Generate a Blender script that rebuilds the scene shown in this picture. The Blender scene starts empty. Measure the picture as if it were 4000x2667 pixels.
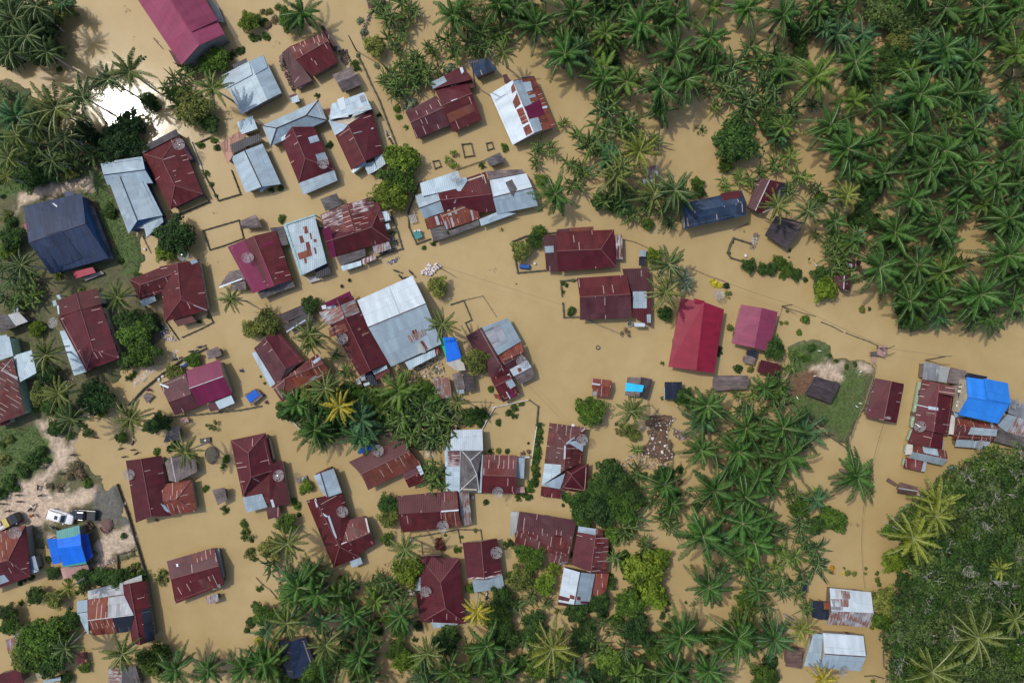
import bpy, bmesh, math, random
import numpy as np
from mathutils import Vector, Matrix
random.seed(7); RNG = np.random.default_rng(7)
C = bpy.context.scene.collection
SC = bpy.context.scene
# ---------------------------------------------------------------- camera, sky, sun, exposure
H = 118.0          # camera height above the flood water, metres
FPX = 2666.7       # focal length in photo pixels (24 mm on 36 mm, 4000 px wide)
cam = bpy.data.cameras.new('camera'); cam.lens = 24; cam.sensor_width = 36; cam.clip_end = 4000
co = bpy.data.objects.new('camera', cam); co.location = (0, 0, H); C.objects.link(co); SC.camera = co
SUN = Vector((-0.56, 0.333, 1)).normalized()      # towards the sun, from shadow offsets and the glint
EL = math.asin(SUN.z); AZ = math.atan2(SUN.x, SUN.y)
w = bpy.data.worlds.new('World'); SC.world = w; w.use_nodes = True
sk = w.node_tree.nodes.new('ShaderNodeTexSky'); sk.sky_type = 'NISHITA'; sk.sun_disc = False
sk.sun_elevation = EL; sk.sun_rotation = AZ; sk.air_density = 1.0; sk.dust_density = 2.5
bgn = w.node_tree.nodes['Background']; bgn.inputs[1].default_value = 0.165
w.node_tree.links.new(sk.outputs[0], bgn.inputs[0])
sl = bpy.data.lights.new('sun', 'SUN'); sl.energy = 2.4; sl.angle = math.radians(1.2); sl.color = (1, .95, .87)
so = bpy.data.objects.new('sun', sl); so.rotation_euler = SUN.to_track_quat('Z', 'Y').to_euler(); C.objects.link(so)
SC.view_settings.view_transform = 'Standard'; SC.view_settings.look = 'None'
SC.view_settings.exposure = 0.0; SC.view_settings.gamma = 1
SC.cycles.max_bounces = 5; SC.cycles.transparent_max_bounces = 4

# ---------------------------------------------------------------- photo reading grid -> metres
YR = [0, 667, 1334, 2000]
def frame(t):
    if t == 'V': return 0, 0, 2352 / 4000
    if t == 'Z': return 1780, 1220, 4.125
    if t == 'Y': return 0, 1940, 4.9
    return 1000 * int(t[0]), YR[int(t[1])], 2.351
def P(t, x, y, z=0.0):
    ox, oy, s = frame(t)
    k = (H - z) / FPX
    return Vector(((ox + x / s - 2000) * k, -(oy + y / s - 1333.5) * k, z))
def R(t, r):           # a length read at ground level
    return r / frame(t)[2] * H / FPX

# ---------------------------------------------------------------- node helpers
def new_mat(name):
    m = bpy.data.materials.new(name); m.use_nodes = True
    return m, m.node_tree, m.node_tree.nodes['Principled BSDF']
def N(nt, typ, **kw):
    n = nt.nodes.new(typ)
    for k, v in kw.items():
        if isinstance(k, str) and k.startswith('i_'): n.inputs[int(k[2:])].default_value = v
        else: setattr(n, k, v)
    return n
def L(nt, a, b): nt.links.new(a, b)
def math_(nt, op, a, b=None, c=None):
    n = nt.nodes.new('ShaderNodeMath'); n.operation = op
    for i, v in enumerate((a, b, c)):
        if v is None: continue
        if isinstance(v, (int, float)): n.inputs[i].default_value = v
        else: L(nt, v, n.inputs[i])
    return n.outputs[0]
def mix(nt, f, a, b, mode='MIX'):
    n = nt.nodes.new('ShaderNodeMix'); n.data_type = 'RGBA'; n.blend_type = mode
    for i, v in ((0, f), (6, a), (7, b)):
        if isinstance(v, (int, float)): n.inputs[i].default_value = v
        elif isinstance(v, (tuple, list)): n.inputs[i].default_value = (*v[:3], 1)
        else: L(nt, v, n.inputs[i])
    return n.outputs[2]
def ramp(nt, x, lo, hi):
    n = nt.nodes.new('ShaderNodeMapRange'); n.clamp = True
    L(nt, x, n.inputs[0]); n.inputs[1].default_value = lo; n.inputs[2].default_value = hi
    return n.outputs[0]
def noise(nt, vec, scale, detail=2, rough=.5):
    n = nt.nodes.new('ShaderNodeTexNoise'); n.inputs['Scale'].default_value = scale
    n.inputs['Detail'].default_value = detail; n.inputs['Roughness'].default_value = rough
    if vec is not None: L(nt, vec, n.inputs[0])
    return n.outputs[0]
def comb(nt, x, y, z=0.0):
    n = nt.nodes.new('ShaderNodeCombineXYZ')
    for i, v in enumerate((x, y, z)):
        if isinstance(v, (int, float)): n.inputs[i].default_value = v
        else: L(nt, v, n.inputs[i])
    return n.outputs[0]
def bump(nt, bs, h, strength, dist):
    b = nt.nodes.new('ShaderNodeBump'); b.inputs['Strength'].default_value = strength; b.inputs['Distance'].default_value = dist
    L(nt, h, b.inputs['Height']); L(nt, b.outputs[0], bs.inputs['Normal'])

MATS = {}
def roof_mat(key, base, rust=0.0, rustc=(.20, .075, .035), rough=.5, metal=0.0, sheet=.8, rib=.35, var=.35,
             streak=(.45, .33, .30), sa=.03, fade=.2, spec=.22):
    m, nt, bs = new_mat(key)
    uv = N(nt, 'ShaderNodeUVMap'); sp = N(nt, 'ShaderNodeSeparateXYZ'); L(nt, uv.outputs[0], sp.inputs[0])
    oi = N(nt, 'ShaderNodeObjectInfo'); off = math_(nt, 'MULTIPLY', oi.outputs['Random'], 91.0)
    u, v = sp.outputs[0], sp.outputs[1]
    us = math_(nt, 'DIVIDE', u, sheet); vs = math_(nt, 'DIVIDE', v, 2.3)
    cell = comb(nt, math_(nt, 'FLOOR', us), math_(nt, 'FLOOR', vs), off)
    wn = N(nt, 'ShaderNodeTexWhiteNoise'); L(nt, cell, wn.inputs[0])
    col = mix(nt, wn.outputs[0], tuple(c * (1 - var) for c in base), tuple(min(1, c * (1 + var)) for c in base))
    big = noise(nt, comb(nt, u, v, off), .35, 3)
    col = mix(nt, math_(nt, 'MULTIPLY', ramp(nt, big, .35, .75), fade * 2), col,
              tuple(.55 * c + .45 * g for c, g in zip(base, (.30, .26, .25))))
    st = noise(nt, comb(nt, math_(nt, 'MULTIPLY', u, 4.0), math_(nt, 'MULTIPLY', v, .45), off), 1.0, 4, .65)
    cl = noise(nt, comb(nt, u, v, math_(nt, 'ADD', off, 7.0)), .5, 2)
    if rust > 0:
        s = math_(nt, 'ADD', math_(nt, 'MULTIPLY', st, .6), math_(nt, 'MULTIPLY', cl, .4))
        t = .70 - .30 * rust
        f = ramp(nt, s, t - .04, t + .06)
        dk = noise(nt, comb(nt, u, v, off), 3.0, 3)
        col = mix(nt, f, col, mix(nt, dk, tuple(c * .5 for c in rustc), tuple(c * 1.5 for c in rustc)))
    # pale rubbed seams between some sheets, and pale end laps
    fr = math_(nt, 'FRACT', us); seam = math_(nt, 'LESS_THAN', fr, .13)
    c2 = comb(nt, math_(nt, 'FLOOR', us), math_(nt, 'FLOOR', math_(nt, 'MULTIPLY', v, .7)), math_(nt, 'ADD', off, 3.3))
    w2 = N(nt, 'ShaderNodeTexWhiteNoise'); L(nt, c2, w2.inputs[0])
    pick = math_(nt, 'GREATER_THAN', w2.outputs[0], 1 - sa * 5)
    col = mix(nt, math_(nt, 'MULTIPLY', math_(nt, 'MULTIPLY', seam, pick), .8), col, streak)
    lap = math_(nt, 'LESS_THAN', math_(nt, 'FRACT', vs), .04)
    col = mix(nt, math_(nt, 'MULTIPLY', lap, .35), col, tuple(c * .45 for c in base))
    ov = math_(nt, 'ADD', math_(nt, 'MULTIPLY', oi.outputs['Random'], .38), .83)
    st2 = ramp(nt, noise(nt, comb(nt, math_(nt, 'MULTIPLY', u, .9), math_(nt, 'MULTIPLY', v, .25), off), 1.0, 3), .3, .75)
    ov2 = math_(nt, 'MULTIPLY', ov, math_(nt, 'ADD', math_(nt, 'MULTIPLY', st2, .28), .87))
    col = mix(nt, 1.0, col, comb(nt, ov2, ov2, ov2), 'MULTIPLY')
    L(nt, col, bs.inputs['Base Color'])
    bs.inputs['Roughness'].default_value = rough; bs.inputs['Metallic'].default_value = metal
    bs.inputs['Specular IOR Level'].default_value = spec
    wv = math_(nt, 'SINE', math_(nt, 'MULTIPLY', u, 2 * math.pi / rib))
    fine = noise(nt, comb(nt, u, v, off), 1.3, 2)
    bump(nt, bs, math_(nt, 'ADD', math_(nt, 'MULTIPLY', wv, .5), math_(nt, 'MULTIPLY', fine, .8)), .22, .05)
    MATS[key] = m
roof_mat('red', (.075, .010, .012), .18, (.15, .045, .028), fade=.04, rough=.5, var=.2, sa=.02)
roof_mat('mauve', (.062, .016, .021), .06, fade=.08, rough=.55, var=.2, sa=.02)
roof_mat('maroon', (.070, .009, .014), .05, fade=.04, rough=.5, sa=.01, var=.15)
roof_mat('rust', (.125, .022, .015), .6, (.17, .055, .028), fade=.15, rough=.7, sa=.06)
roof_mat('rustred', (.082, .012, .012), .34, (.17, .05, .03), rough=.6, sa=.09)
roof_mat('rz', (.27, .31, .34), .75, (.19, .085, .06), rough=.6, fade=.3, var=.4)
roof_mat('peel', (.085, .018, .02), .62, (.46, .42, .42), rough=.6, sa=.1)
roof_mat('zinc', (.285, .365, .415), .03, (.25, .24, .23), rough=.5, metal=.15, var=.10, streak=(.25, .3, .33), fade=.1, sa=.02)
roof_mat('white', (.43, .50, .55), .02, (.3, .3, .3), rough=.45, metal=.05, var=.06, streak=(.42, .47, .5), fade=.05)  # pale sheets; on the large zinc house, sunlight painted into the sun-facing slope
roof_mat('dirty', (.33, .35, .35), .3, (.22, .20, .18), rough=.6, var=.15, fade=.3)
roof_mat('greyst', (.20, .22, .24), .35, (.36, .37, .38), rough=.55, metal=.1, var=.35)
roof_mat('mag', (.125, .012, .045), 0, rough=.4, var=.06, fade=.02, streak=(.12, .01, .05))
roof_mat('pink', (.20, .036, .075), 0, rough=.42, var=.08, fade=.05, sa=.0)
roof_mat('crimson', (.24, .014, .036), 0, rough=.4, var=.07, fade=.03, sa=.0, streak=(.3, .01, .04))
roof_mat('navy', (.016, .030, .068), 0, rough=.5, var=.25, sheet=.4, rib=.4, fade=.02, streak=(.05, .06, .08))
roof_mat('navyst', (.013, .030, .062), 0, rough=.5, var=.45, sheet=1.0, fade=.1)
roof_mat('black', (.011, .016, .030), 0, rough=.45, var=.3, fade=.05, streak=(.1, .1, .12))  # also painted shade: narrow strip at the flat white-roofed building's right side
roof_mat('blue', (.026, .19, .62), 0, rough=.38, var=.05, sheet=.9, fade=.0, sa=.0)
roof_mat('tarp', (.006, .12, .58), 0, rough=.6, var=.04, sheet=1.6, rib=1.7, fade=0, sa=0)
roof_mat('tarpdk', (.004, .05, .38), 0, rough=.35, var=.04, sheet=1.6, rib=1.7, fade=0, sa=0)
roof_mat('cyan', (.03, .42, .66), 0, rough=.35, var=.04, sheet=2, rib=1.7, fade=0, sa=0)
roof_mat('teal', (.05, .26, .24), 0, rough=.4, var=.1, sheet=.9, fade=.05, sa=0)
roof_mat('green', (.02, .42, .16), 0, rough=.4, var=.1, sheet=3, rib=2, fade=0, sa=0)
roof_mat('cloth', (.5, .48, .44), .1, (.4, .38, .34), rough=.8, var=.03, sheet=3, rib=1.1, fade=.1, sa=0)
roof_mat('pinkwood', (.33, .19, .17), .2, (.24, .13, .11), rough=.75, var=.2, sheet=.35, fade=.2)
roof_mat('concrete', (.32, .31, .30), .35, (.18, .17, .16), rough=.85, var=.04, sheet=4, rib=3, fade=.3)
roof_mat('tile', (.26, .14, .10), .4, (.17, .10, .085), rough=.8, var=.3, sheet=.35, rib=.3, fade=.15)
def thatch(key, a, b):
    m, nt, bs = new_mat(key)
    uv = N(nt, 'ShaderNodeUVMap'); sp = N(nt, 'ShaderNodeSeparateXYZ'); L(nt, uv.outputs[0], sp.inputs[0])
    u, v = sp.outputs[0], sp.outputs[1]
    n1 = noise(nt, comb(nt, math_(nt, 'MULTIPLY', u, 9.0), math_(nt, 'MULTIPLY', v, 3.0)), 1, 4, .7)
    n2 = noise(nt, comb(nt, u, v), .6, 3)
    rows = math_(nt, 'FRACT', math_(nt, 'ADD', math_(nt, 'MULTIPLY', v, 1.6), math_(nt, 'MULTIPLY', n2, 1.2)))
    col = mix(nt, ramp(nt, n1, .3, .72), b, a)
    col = mix(nt, ramp(nt, n2, .35, .7), col, tuple(.6 * x for x in b))
    col = mix(nt, math_(nt, 'MULTIPLY', math_(nt, 'LESS_THAN', rows, .15), .45), col, tuple(.35 * x for x in b))
    L(nt, col, bs.inputs['Base Color']); bs.inputs['Roughness'].default_value = .9
    bump(nt, bs, math_(nt, 'ADD', n1, math_(nt, 'MULTIPLY', rows, .6)), 1, .12); MATS[key] = m
thatch('thatch', (.30, .24, .225), (.14, .11, .105)); thatch('thatchdk', (.10, .08, .085), (.045, .035, .04))
thatch('asb', (.20, .185, .18), (.10, .09, .09)); thatch('thatchbr', (.24, .14, .11), (.12, .07, .06))
def plain(key, a, rough=.7, b=None, sc=2.0, metal=0.0, bmp=.3):
    m, nt, bs = new_mat(key); b = b or tuple(c * .6 for c in a)
    tc = N(nt, 'ShaderNodeTexCoord'); n = noise(nt, tc.outputs['Object'], sc, 4, .6)
    pc = mix(nt, ramp(nt, n, .3, .7), a, b)
    if key.startswith('w_'):      # silt stain left on walls near the water line
        ge = N(nt, 'ShaderNodeNewGeometry'); sz = N(nt, 'ShaderNodeSeparateXYZ'); L(nt, ge.outputs['Position'], sz.inputs[0])
        band = ramp(nt, math_(nt, 'ADD', sz.outputs[2], math_(nt, 'MULTIPLY', n, .5)), .95, .35)
        pc = mix(nt, math_(nt, 'MULTIPLY', band, .75), pc, (.15, .10, .055))
    L(nt, pc, bs.inputs['Base Color'])
    bs.inputs['Roughness'].default_value = rough; bs.inputs['Metallic'].default_value = metal
    if bmp: bump(nt, bs, n, bmp, .03)
    MATS[key] = m
plain('w_plank', (.20, .15, .12)); plain('w_cream', (.50, .44, .33)); plain('w_block', (.28, .26, .25)); plain('w_green', (.42, .58, .40))
plain('w_blue', (.03, .09, .22)); plain('w_teal', (.30, .48, .50)); plain('w_white', (.62, .62, .60))
plain('capred', (.20, .07, .065)); plain('capdk', (.075, .016, .022)); plain('capwh', (.55, .56, .57)); plain('capnv', (.05, .06, .09))
plain('glass', (.04, .05, .06), .15, bmp=0); plain('wood', (.16, .11, .08)); plain('bark', (.20, .165, .13), .9, (.09, .075, .06), 3)
plain('barkpale', (.44, .41, .36), .8, (.27, .25, .22), 4); plain('moss', (.055, .055, .035), .95, (.11, .10, .075), 3)
plain('bamboo', (.30, .24, .15), .8); plain('wallwh', (.62, .62, .60), .8, (.40, .40, .36), 2); plain('deadfrond', (.26, .20, .13), .9)
plain('carwhite', (.75, .76, .78), .25, (.72, .73, .75), bmp=0); plain('cardark', (.018, .024, .035), .22, (.015, .02, .03), bmp=0)
plain('dishrib', (.36, .36, .36), .6, bmp=0); plain('rubber', (.02, .02, .02), .8, bmp=0); plain('chrome', (.5, .5, .5), .3, metal=.8, bmp=0); plain('lamp', (.6, .55, .5), .2, bmp=0)
plain('bikered', (.35, .02, .03), .35, bmp=0); plain('bikeblk', (.03, .03, .035), .4, bmp=0); plain('sack', (.66, .62, .60), .8, (.5, .46, .46), 3)
plain('skin', (.26, .13, .08), .6, bmp=0); plain('hair', (.012, .01, .009), .7, bmp=0); plain('goat', (.085, .045, .03), .9, (.04, .025, .02), 6)
plain('goose', (.80, .78, .70), .8, bmp=0); plain('beak', (.7, .3, .05), .5, bmp=0); plain('yellow', (.62, .50, .12), .6)
for k_, c_ in dict(sh_yellow=(.65, .6, .05), sh_blue=(.03, .1, .35), sh_orange=(.75, .10, .02), sh_purple=(.16, .05, .22), sh_pink=(.55, .1, .3), sh_dark=(.02, .02, .025), pants=(.03, .035, .05), plastic=(.02, .30, .22)).items():
    plain(k_, c_, .8, bmp=0)
# foliage: object colour tints shared meshes
def leaf_mat(key, tr=.25, rough=.5, spec=.3):
    m, nt, bs = new_mat(key)
    oi = N(nt, 'ShaderNodeObjectInfo'); at = N(nt, 'ShaderNodeAttribute', attribute_name='var')
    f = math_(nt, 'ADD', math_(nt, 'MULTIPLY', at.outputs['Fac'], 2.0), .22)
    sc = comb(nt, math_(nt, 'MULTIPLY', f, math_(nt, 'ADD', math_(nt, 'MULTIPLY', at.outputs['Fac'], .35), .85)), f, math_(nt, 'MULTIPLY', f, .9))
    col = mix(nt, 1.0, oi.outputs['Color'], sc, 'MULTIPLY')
    L(nt, col, bs.inputs['Base Color']); bs.inputs['Roughness'].default_value = rough; bs.inputs['Specular IOR Level'].default_value = spec
    t = N(nt, 'ShaderNodeBsdfTranslucent'); L(nt, col, t.inputs[0])
    mx = N(nt, 'ShaderNodeMixShader'); mx.inputs[0].default_value = tr
    L(nt, bs.outputs[0], mx.inputs[1]); L(nt, t.outputs[0], mx.inputs[2])
    L(nt, mx.outputs[0], nt.nodes['Material Output'].inputs[0]); MATS[key] = m
leaf_mat('leaf', .22, .6, .2); leaf_mat('leafshiny', .15, .58, .2)
m, nt, bs = new_mat('rachis'); oi = N(nt, 'ShaderNodeObjectInfo')
L(nt, mix(nt, .55, oi.outputs['Color'], (.30, .33, .14)), bs.inputs['Base Color']); bs.inputs['Roughness'].default_value = .5; MATS['rachis'] = m

# ---------------------------------------------------------------- mesh helpers
def mesh(name, vs, fs, mats, mi=None, uv=None, var=None, smooth=False):
    me = bpy.data.meshes.new(name); me.from_pydata([tuple(v) for v in vs], [], fs)
    for k in (mats if isinstance(mats, (list, tuple)) else [mats]): me.materials.append(MATS[k])
    if mi is not None: me.polygons.foreach_set('material_index', mi)
    if uv is not None:
        l = me.uv_layers.new(name='UVMap'); l.data.foreach_set('uv', np.array(uv, dtype=np.float32).ravel())
    if var is not None:
        a = me.attributes.new('var', 'FLOAT', 'FACE'); a.data.foreach_set('value', np.array(var, dtype=np.float32))
    if smooth: me.polygons.foreach_set('use_smooth', [True] * len(me.polygons))
    me.update(); return me
def link(name, me, parent=None, loc=None, col=None):
    o = bpy.data.objects.new(name, me); C.objects.link(o)
    if parent: o.parent = parent
    if loc is not None: o.location = loc
    if col: o.color = (*col, 1)
    return o
def tag(o, label, cat, group=None):
    o['label'] = label; o['category'] = cat
    if group: o['group'] = group
    return o
def empty(name, loc, rz=0.0, label=None, cat=None, group=None, sc=None):
    o = bpy.data.objects.new(name, None); C.objects.link(o); o.location = loc; o.rotation_euler = (0, 0, rz); o.empty_display_size = .3
    if sc is not None: o.scale = sc if isinstance(sc, tuple) else (sc, sc, sc)
    if label: tag(o, label, cat, group)
    return o
class MB:
    def __init__(s): s.v = []; s.f = []; s.m = []; s.c = []
    def face(s, idx, m=0, c=.5): s.f.append(idx); s.m.append(m); s.c.append(c)
    def poly(s, pts, m=0, c=.5):
        n = len(s.v); s.v += [tuple(p) for p in pts]; s.face(list(range(n, n + len(pts))), m, c)
    def prism(s, bot, top, m=0):
        n = len(s.v); k = len(bot); s.v += [tuple(p) for p in bot] + [tuple(p) for p in top]
        s.face(list(range(n + k, n + 2 * k)), m); s.face(list(range(n + k - 1, n - 1, -1)), m)
        for i in range(k): j = (i + 1) % k; s.face([n + i, n + j, n + k + j, n + k + i], m)
    def box(s, c, d, m=0, rz=0.0, rx=0.0, ry=0.0):
        M = Matrix.Translation(c) @ Matrix.Rotation(rz, 4, 'Z') @ Matrix.Rotation(ry, 4, 'Y') @ Matrix.Rotation(rx, 4, 'X')
        q = [(-1, -1), (1, -1), (1, 1), (-1, 1)]
        s.prism([M @ Vector((a * d[0] / 2, b * d[1] / 2, -d[2] / 2)) for a, b in q], [M @ Vector((a * d[0] / 2, b * d[1] / 2, d[2] / 2)) for a, b in q], m)
    def tube(s, pts, rs, m=0, k=6, cap=True, c=.5):
        pts = [Vector(p) for p in pts]; n0 = len(s.v)
        for i, p in enumerate(pts):
            d = (pts[min(i + 1, len(pts) - 1)] - pts[max(i - 1, 0)]).normalized()
            a = d.orthogonal().normalized() if i == 0 else (a - d * a.dot(d)).normalized()
            b = d.cross(a); r = rs[i] if isinstance(rs, (list, tuple)) else rs
            for j in range(k):
                t = 2 * math.pi * j / k; s.v.append(tuple(p + (a * math.cos(t) + b * math.sin(t)) * r))
        for i in range(len(pts) - 1):
            for j in range(k):
                j2 = (j + 1) % k; s.face([n0 + i * k + j, n0 + i * k + j2, n0 + (i + 1) * k + j2, n0 + (i + 1) * k + j], m, c)
        if cap: s.face([n0 + j for j in range(k - 1, -1, -1)], m, c); s.face([n0 + (len(pts) - 1) * k + j for j in range(k)], m, c)
    def build(s, name, mats, parent=None, org=None, smooth=False, var=False, uv=False, col=None):
        vs = s.v if org is None else [(x - org[0], y - org[1], z - org[2]) for x, y, z in s.v]
        uvs = None
        if uv:
            uvs = []
            for f in s.f:
                ps = [Vector(s.v[i]) for i in f]; n = Vector((0, 0, 0))
                for i in range(len(ps)):
                    a, b = ps[i], ps[(i + 1) % len(ps)]
                    n += Vector(((a.y - b.y) * (a.z + b.z), (a.z - b.z) * (a.x + b.x), (a.x - b.x) * (a.y + b.y)))
                n.normalize(); U = Vector((0, 0, 1)).cross(n)
                U = Vector((1, 0, 0)) if U.length < .02 else U.normalized()
                W = n.cross(U); uvs += [(p.dot(U), p.dot(W)) for p in ps]
        return link(name, mesh(name, vs, s.f, mats, s.m, uvs, s.c if var else None, smooth), parent, col=col)
# ---------------------------------------------------------------- ground, water
def pts(t, s, z=0.0):
    a = [float(x) for x in s.split()]
    return [P(t, a[i], a[i + 1], z) for i in range(0, len(a), 2)]
def sdist(X, Y, poly):        # signed distance, positive inside
    d = np.full(X.shape, 1e9); ins = np.zeros(X.shape, bool)
    n = len(poly)
    for i in range(n):
        ax, ay = poly[i][0], poly[i][1]; bx, by = poly[(i + 1) % n][0], poly[(i + 1) % n][1]
        ex, ey = bx - ax, by - ay; l2 = ex * ex + ey * ey + 1e-9
        t = np.clip(((X - ax) * ex + (Y - ay) * ey) / l2, 0, 1)
        d = np.minimum(d, np.hypot(X - ax - t * ex, Y - ay - t * ey))
        c = ((ay > Y) != (by > Y)) & (X < (bx - ax) * (Y - ay) / (by - ay + 1e-12) + ax)
        ins ^= c
    return np.where(ins, d, -d)
def vnoise(X, Y, cell, seed):
    r = np.random.default_rng(seed).random((256, 256)); x = X / cell + 100; y = Y / cell + 100
    x0 = np.floor(x).astype(int); y0 = np.floor(y).astype(int); fx = x - x0; fy = y - y0
    fx = fx * fx * (3 - 2 * fx); fy = fy * fy * (3 - 2 * fy); g = lambda a, b: r[a % 256, b % 256]
    return (g(x0, y0) * (1 - fx) + g(x0 + 1, y0) * fx) * (1 - fy) + (g(x0, y0 + 1) * (1 - fx) + g(x0 + 1, y0 + 1) * fx) * fy
LANDS = [  # tile, polygon, height above the water, soft edge width
 ('V', '-60 200 0 175 55 190 95 225 140 262 150 300 200 330 240 355 290 440 330 530 338 600 322 640 345 690 385 752 372 790 310 840 268 880 205 925 203 975 180 1010 190 1050 225 1085 255 1115 283 1112 300 1185 325 1250 335 1290 292 1296 240 1305 200 1322 150 1300 115 1270 60 1275 -60 1330', .22, 1.4),
 ('32', '200 60 330 0 420 0 540 60 590 150 590 195 640 170 830 190 960 215 975 330 905 560 820 690 720 930 640 900 560 800 400 700 220 640 130 500 205 350 230 200', .30, .8),
 ('22', '1260 660 1400 655 1500 690 1510 750 1440 790 1430 880 1500 925 1480 1100 1380 1110 1250 1080 1190 1030 1180 980 1250 930 1265 800 1225 730', .30, .6),
 ('12', '1420 200 1700 120 1760 320 1600 340 1500 300', .05, .8),
 ('12', '960 500 1500 520 1880 600 2190 600 2080 805 1840 800 1700 1010 1690 1110 1530 1100 1490 1000 1150 900 960 840 700 860 500 800 400 600 600 560', .06, .8),
 ('V', '2100 1195 2160 1120 2220 1085 2300 1065 2420 1050 2420 1640 2060 1640 2062 1450 2075 1400 2065 1340 2100 1310 2110 1250 2085 1220', .10, 1.2),
 ('V', '2410 720 2330 760', .1, .5),
 ('02', '1160 380 1400 170 1600 60 1780 -20 1900 -20 1760 60 1560 180 1400 330 1230 440', .02, .9),
 ('13', '1100 780 1280 770 1250 900 1120 880', .02, .6), ('12', '-560 -640 -480 -660 -420 -500 -500 -480', .0, .6),
]
LANDS = [l for l in LANDS if len(l[1].split()) > 5]
ZONES = [  # zone colour polygons: grass / dirt / gravel / brown
 ('grass', '00', '0 850 160 820 330 960 330 1300 200 1568 0 1568'), ('grass', '01', '560 0 930 20 1180 580 1260 560 1320 920 1180 960 1040 780 900 400 700 150 400 120 0 260 0 0'),
 ('dirt', '01', '200 200 420 160 700 60 840 60 840 180 560 180 240 320 170 380'), ('brown', '01', '830 260 905 280 915 480 1010 600 1040 760 990 740 900 480'),
 ('dirt', '02', '330 740 490 730 560 880 620 930 790 820 850 830 800 960 720 1040 600 1150 450 1290 460 1390 740 1340 940 1350 960 1390 870 1470 650 1540 300 1700 0 1700 0 1440 190 1300 440 1180 520 1060 440 900'),
 ('grass', '02', '0 800 330 760 440 960 470 1080 300 1200 60 1300 0 1450'), ('gravel', '02', '900 1350 1100 1320 1170 1568 1230 1700 1000 1720 850 1560'),
 ('dirt', '03', '980 130 1180 140 1280 330 1080 380 1060 500 900 520 880 300'), ('dirt', '03', '300 0 480 0 520 120 420 120 480 230 400 240'),
 ('grass', '32', '200 60 330 0 420 0 540 60 590 150 500 190 380 200 300 260 200 300'), ('grass', '32', '700 250 860 260 880 330 850 560 760 820 650 880 560 780 400 680 220 600 170 500 330 480 560 600 660 400'),
 ('dirt', '32', '390 210 520 190 680 200 680 330 640 360 470 300 400 300'), ('brown', '32', '230 310 420 290 420 340 340 470 230 460'), ('dirt', '32', '830 210 960 220 960 300 860 280'),
 ('brown', '22', '1200 640 1520 650 1520 760 1460 800 1450 880 1520 920 1490 1120 1150 1060 1170 950 1240 900 1240 800'),
 ('grass', '12', '1860 600 2190 600 2080 800 1860 800'), ('dirt', '12', '1500 1000 1720 1000 1700 1130 1520 1110'),
 ('dirt', '02', '1160 380 1400 170 1600 60 1780 -20 1900 -20 1760 60 1560 180 1400 330 1230 440'),
]
ZC = dict(grass=(.072, .118, .034), dirt=(.47, .375, .29), gravel=(.115, .115, .105), brown=(.13, .072, .042))
def terrain():
    xs = np.concatenate([[-2500, -600, -200], np.linspace(-112, 112, 500), [200, 600, 2500]])
    ys = np.concatenate([[-2500, -600, -200], np.linspace(-74, 74, 330), [200, 600, 2500]])
    X, Y = np.meshgrid(xs, ys); h = np.full(X.shape, -.95)
    wob = (vnoise(X, Y, 1.3, 1) - .5) * 1.4 + (vnoise(X, Y, .5, 2) - .5) * .7
    for t, s, top, ed in LANDS:
        d = sdist(X, Y, pts(t, s)) + wob * (.55 if t == '32' else 1) + (.7 if t == '32' else 0)
        k = np.clip(d / ed * .5 + .5, 0, 1); k = k * k * (3 - 2 * k)
        h = np.maximum(h, -.95 + (top + .95) * k)
    lump = (vnoise(X, Y, .8, 3) - .5) * .22 + (vnoise(X, Y, .35, 4) - .5) * .1
    h = h + np.where(h > -.5, lump, 0)
    col = np.empty(X.shape + (4,)); base = np.array((.135, .118, .062)); alt = np.array((.07, .085, .035))
    k = vnoise(X, Y, 2.2, 5)[..., None]; col[..., :3] = base * k + alt * (1 - k); col[..., 3] = 1
    for z, t, s in ZONES:
        d = sdist(X, Y, pts(t, s)) + wob * 1.1
        k = np.clip(d / .9 + .5, 0, 1)[..., None]; col[..., :3] = col[..., :3] * (1 - k) + np.array(ZC[z]) * k
    ny, nx = X.shape
    vs = np.stack([X, Y, h], -1).reshape(-1, 3)
    i = (np.arange(ny - 1)[:, None] * nx + np.arange(nx - 1)[None, :]).ravel()
    fs = np.stack([i, i + 1, i + nx + 1, i + nx], 1)
    me = bpy.data.meshes.new('ground'); me.vertices.add(len(vs)); me.vertices.foreach_set('co', vs.ravel())
    me.loops.add(fs.size); me.loops.foreach_set('vertex_index', fs.ravel().astype(np.int32))
    me.polygons.add(len(fs)); me.polygons.foreach_set('loop_start', (np.arange(len(fs)) * 4).astype(np.int32))
    me.update(); me.validate()
    a = me.attributes.new('zone', 'FLOAT_COLOR', 'POINT'); a.data.foreach_set('color', col.reshape(-1, 4).astype(np.float32).ravel())
    me.polygons.foreach_set('use_smooth', [True] * len(me.polygons))
    m, nt, bs = new_mat('soil'); at = N(nt, 'ShaderNodeAttribute', attribute_name='zone')
    g = N(nt, 'ShaderNodeNewGeometry'); n1 = noise(nt, g.outputs['Position'], 2.2, 6, .7); n2 = noise(nt, g.outputs['Position'], .5, 4)
    c = mix(nt, 1.0, at.outputs['Color'], mix(nt, ramp(nt, n1, .3, .7), (.55, .55, .55), (1.5, 1.45, 1.35)), 'MULTIPLY')
    c = mix(nt, math_(nt, 'MULTIPLY', ramp(nt, n2, .5, .7), .35), c, (.10, .085, .05))
    L(nt, c, bs.inputs['Base Color']); bs.inputs['Roughness'].default_value = .95; bump(nt, bs, n1, .9, .15)
    me.materials.append(m); o = link('ground', me); o['kind'] = 'structure'
    return xs, ys, h
GX, GY, GH = terrain()
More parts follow.
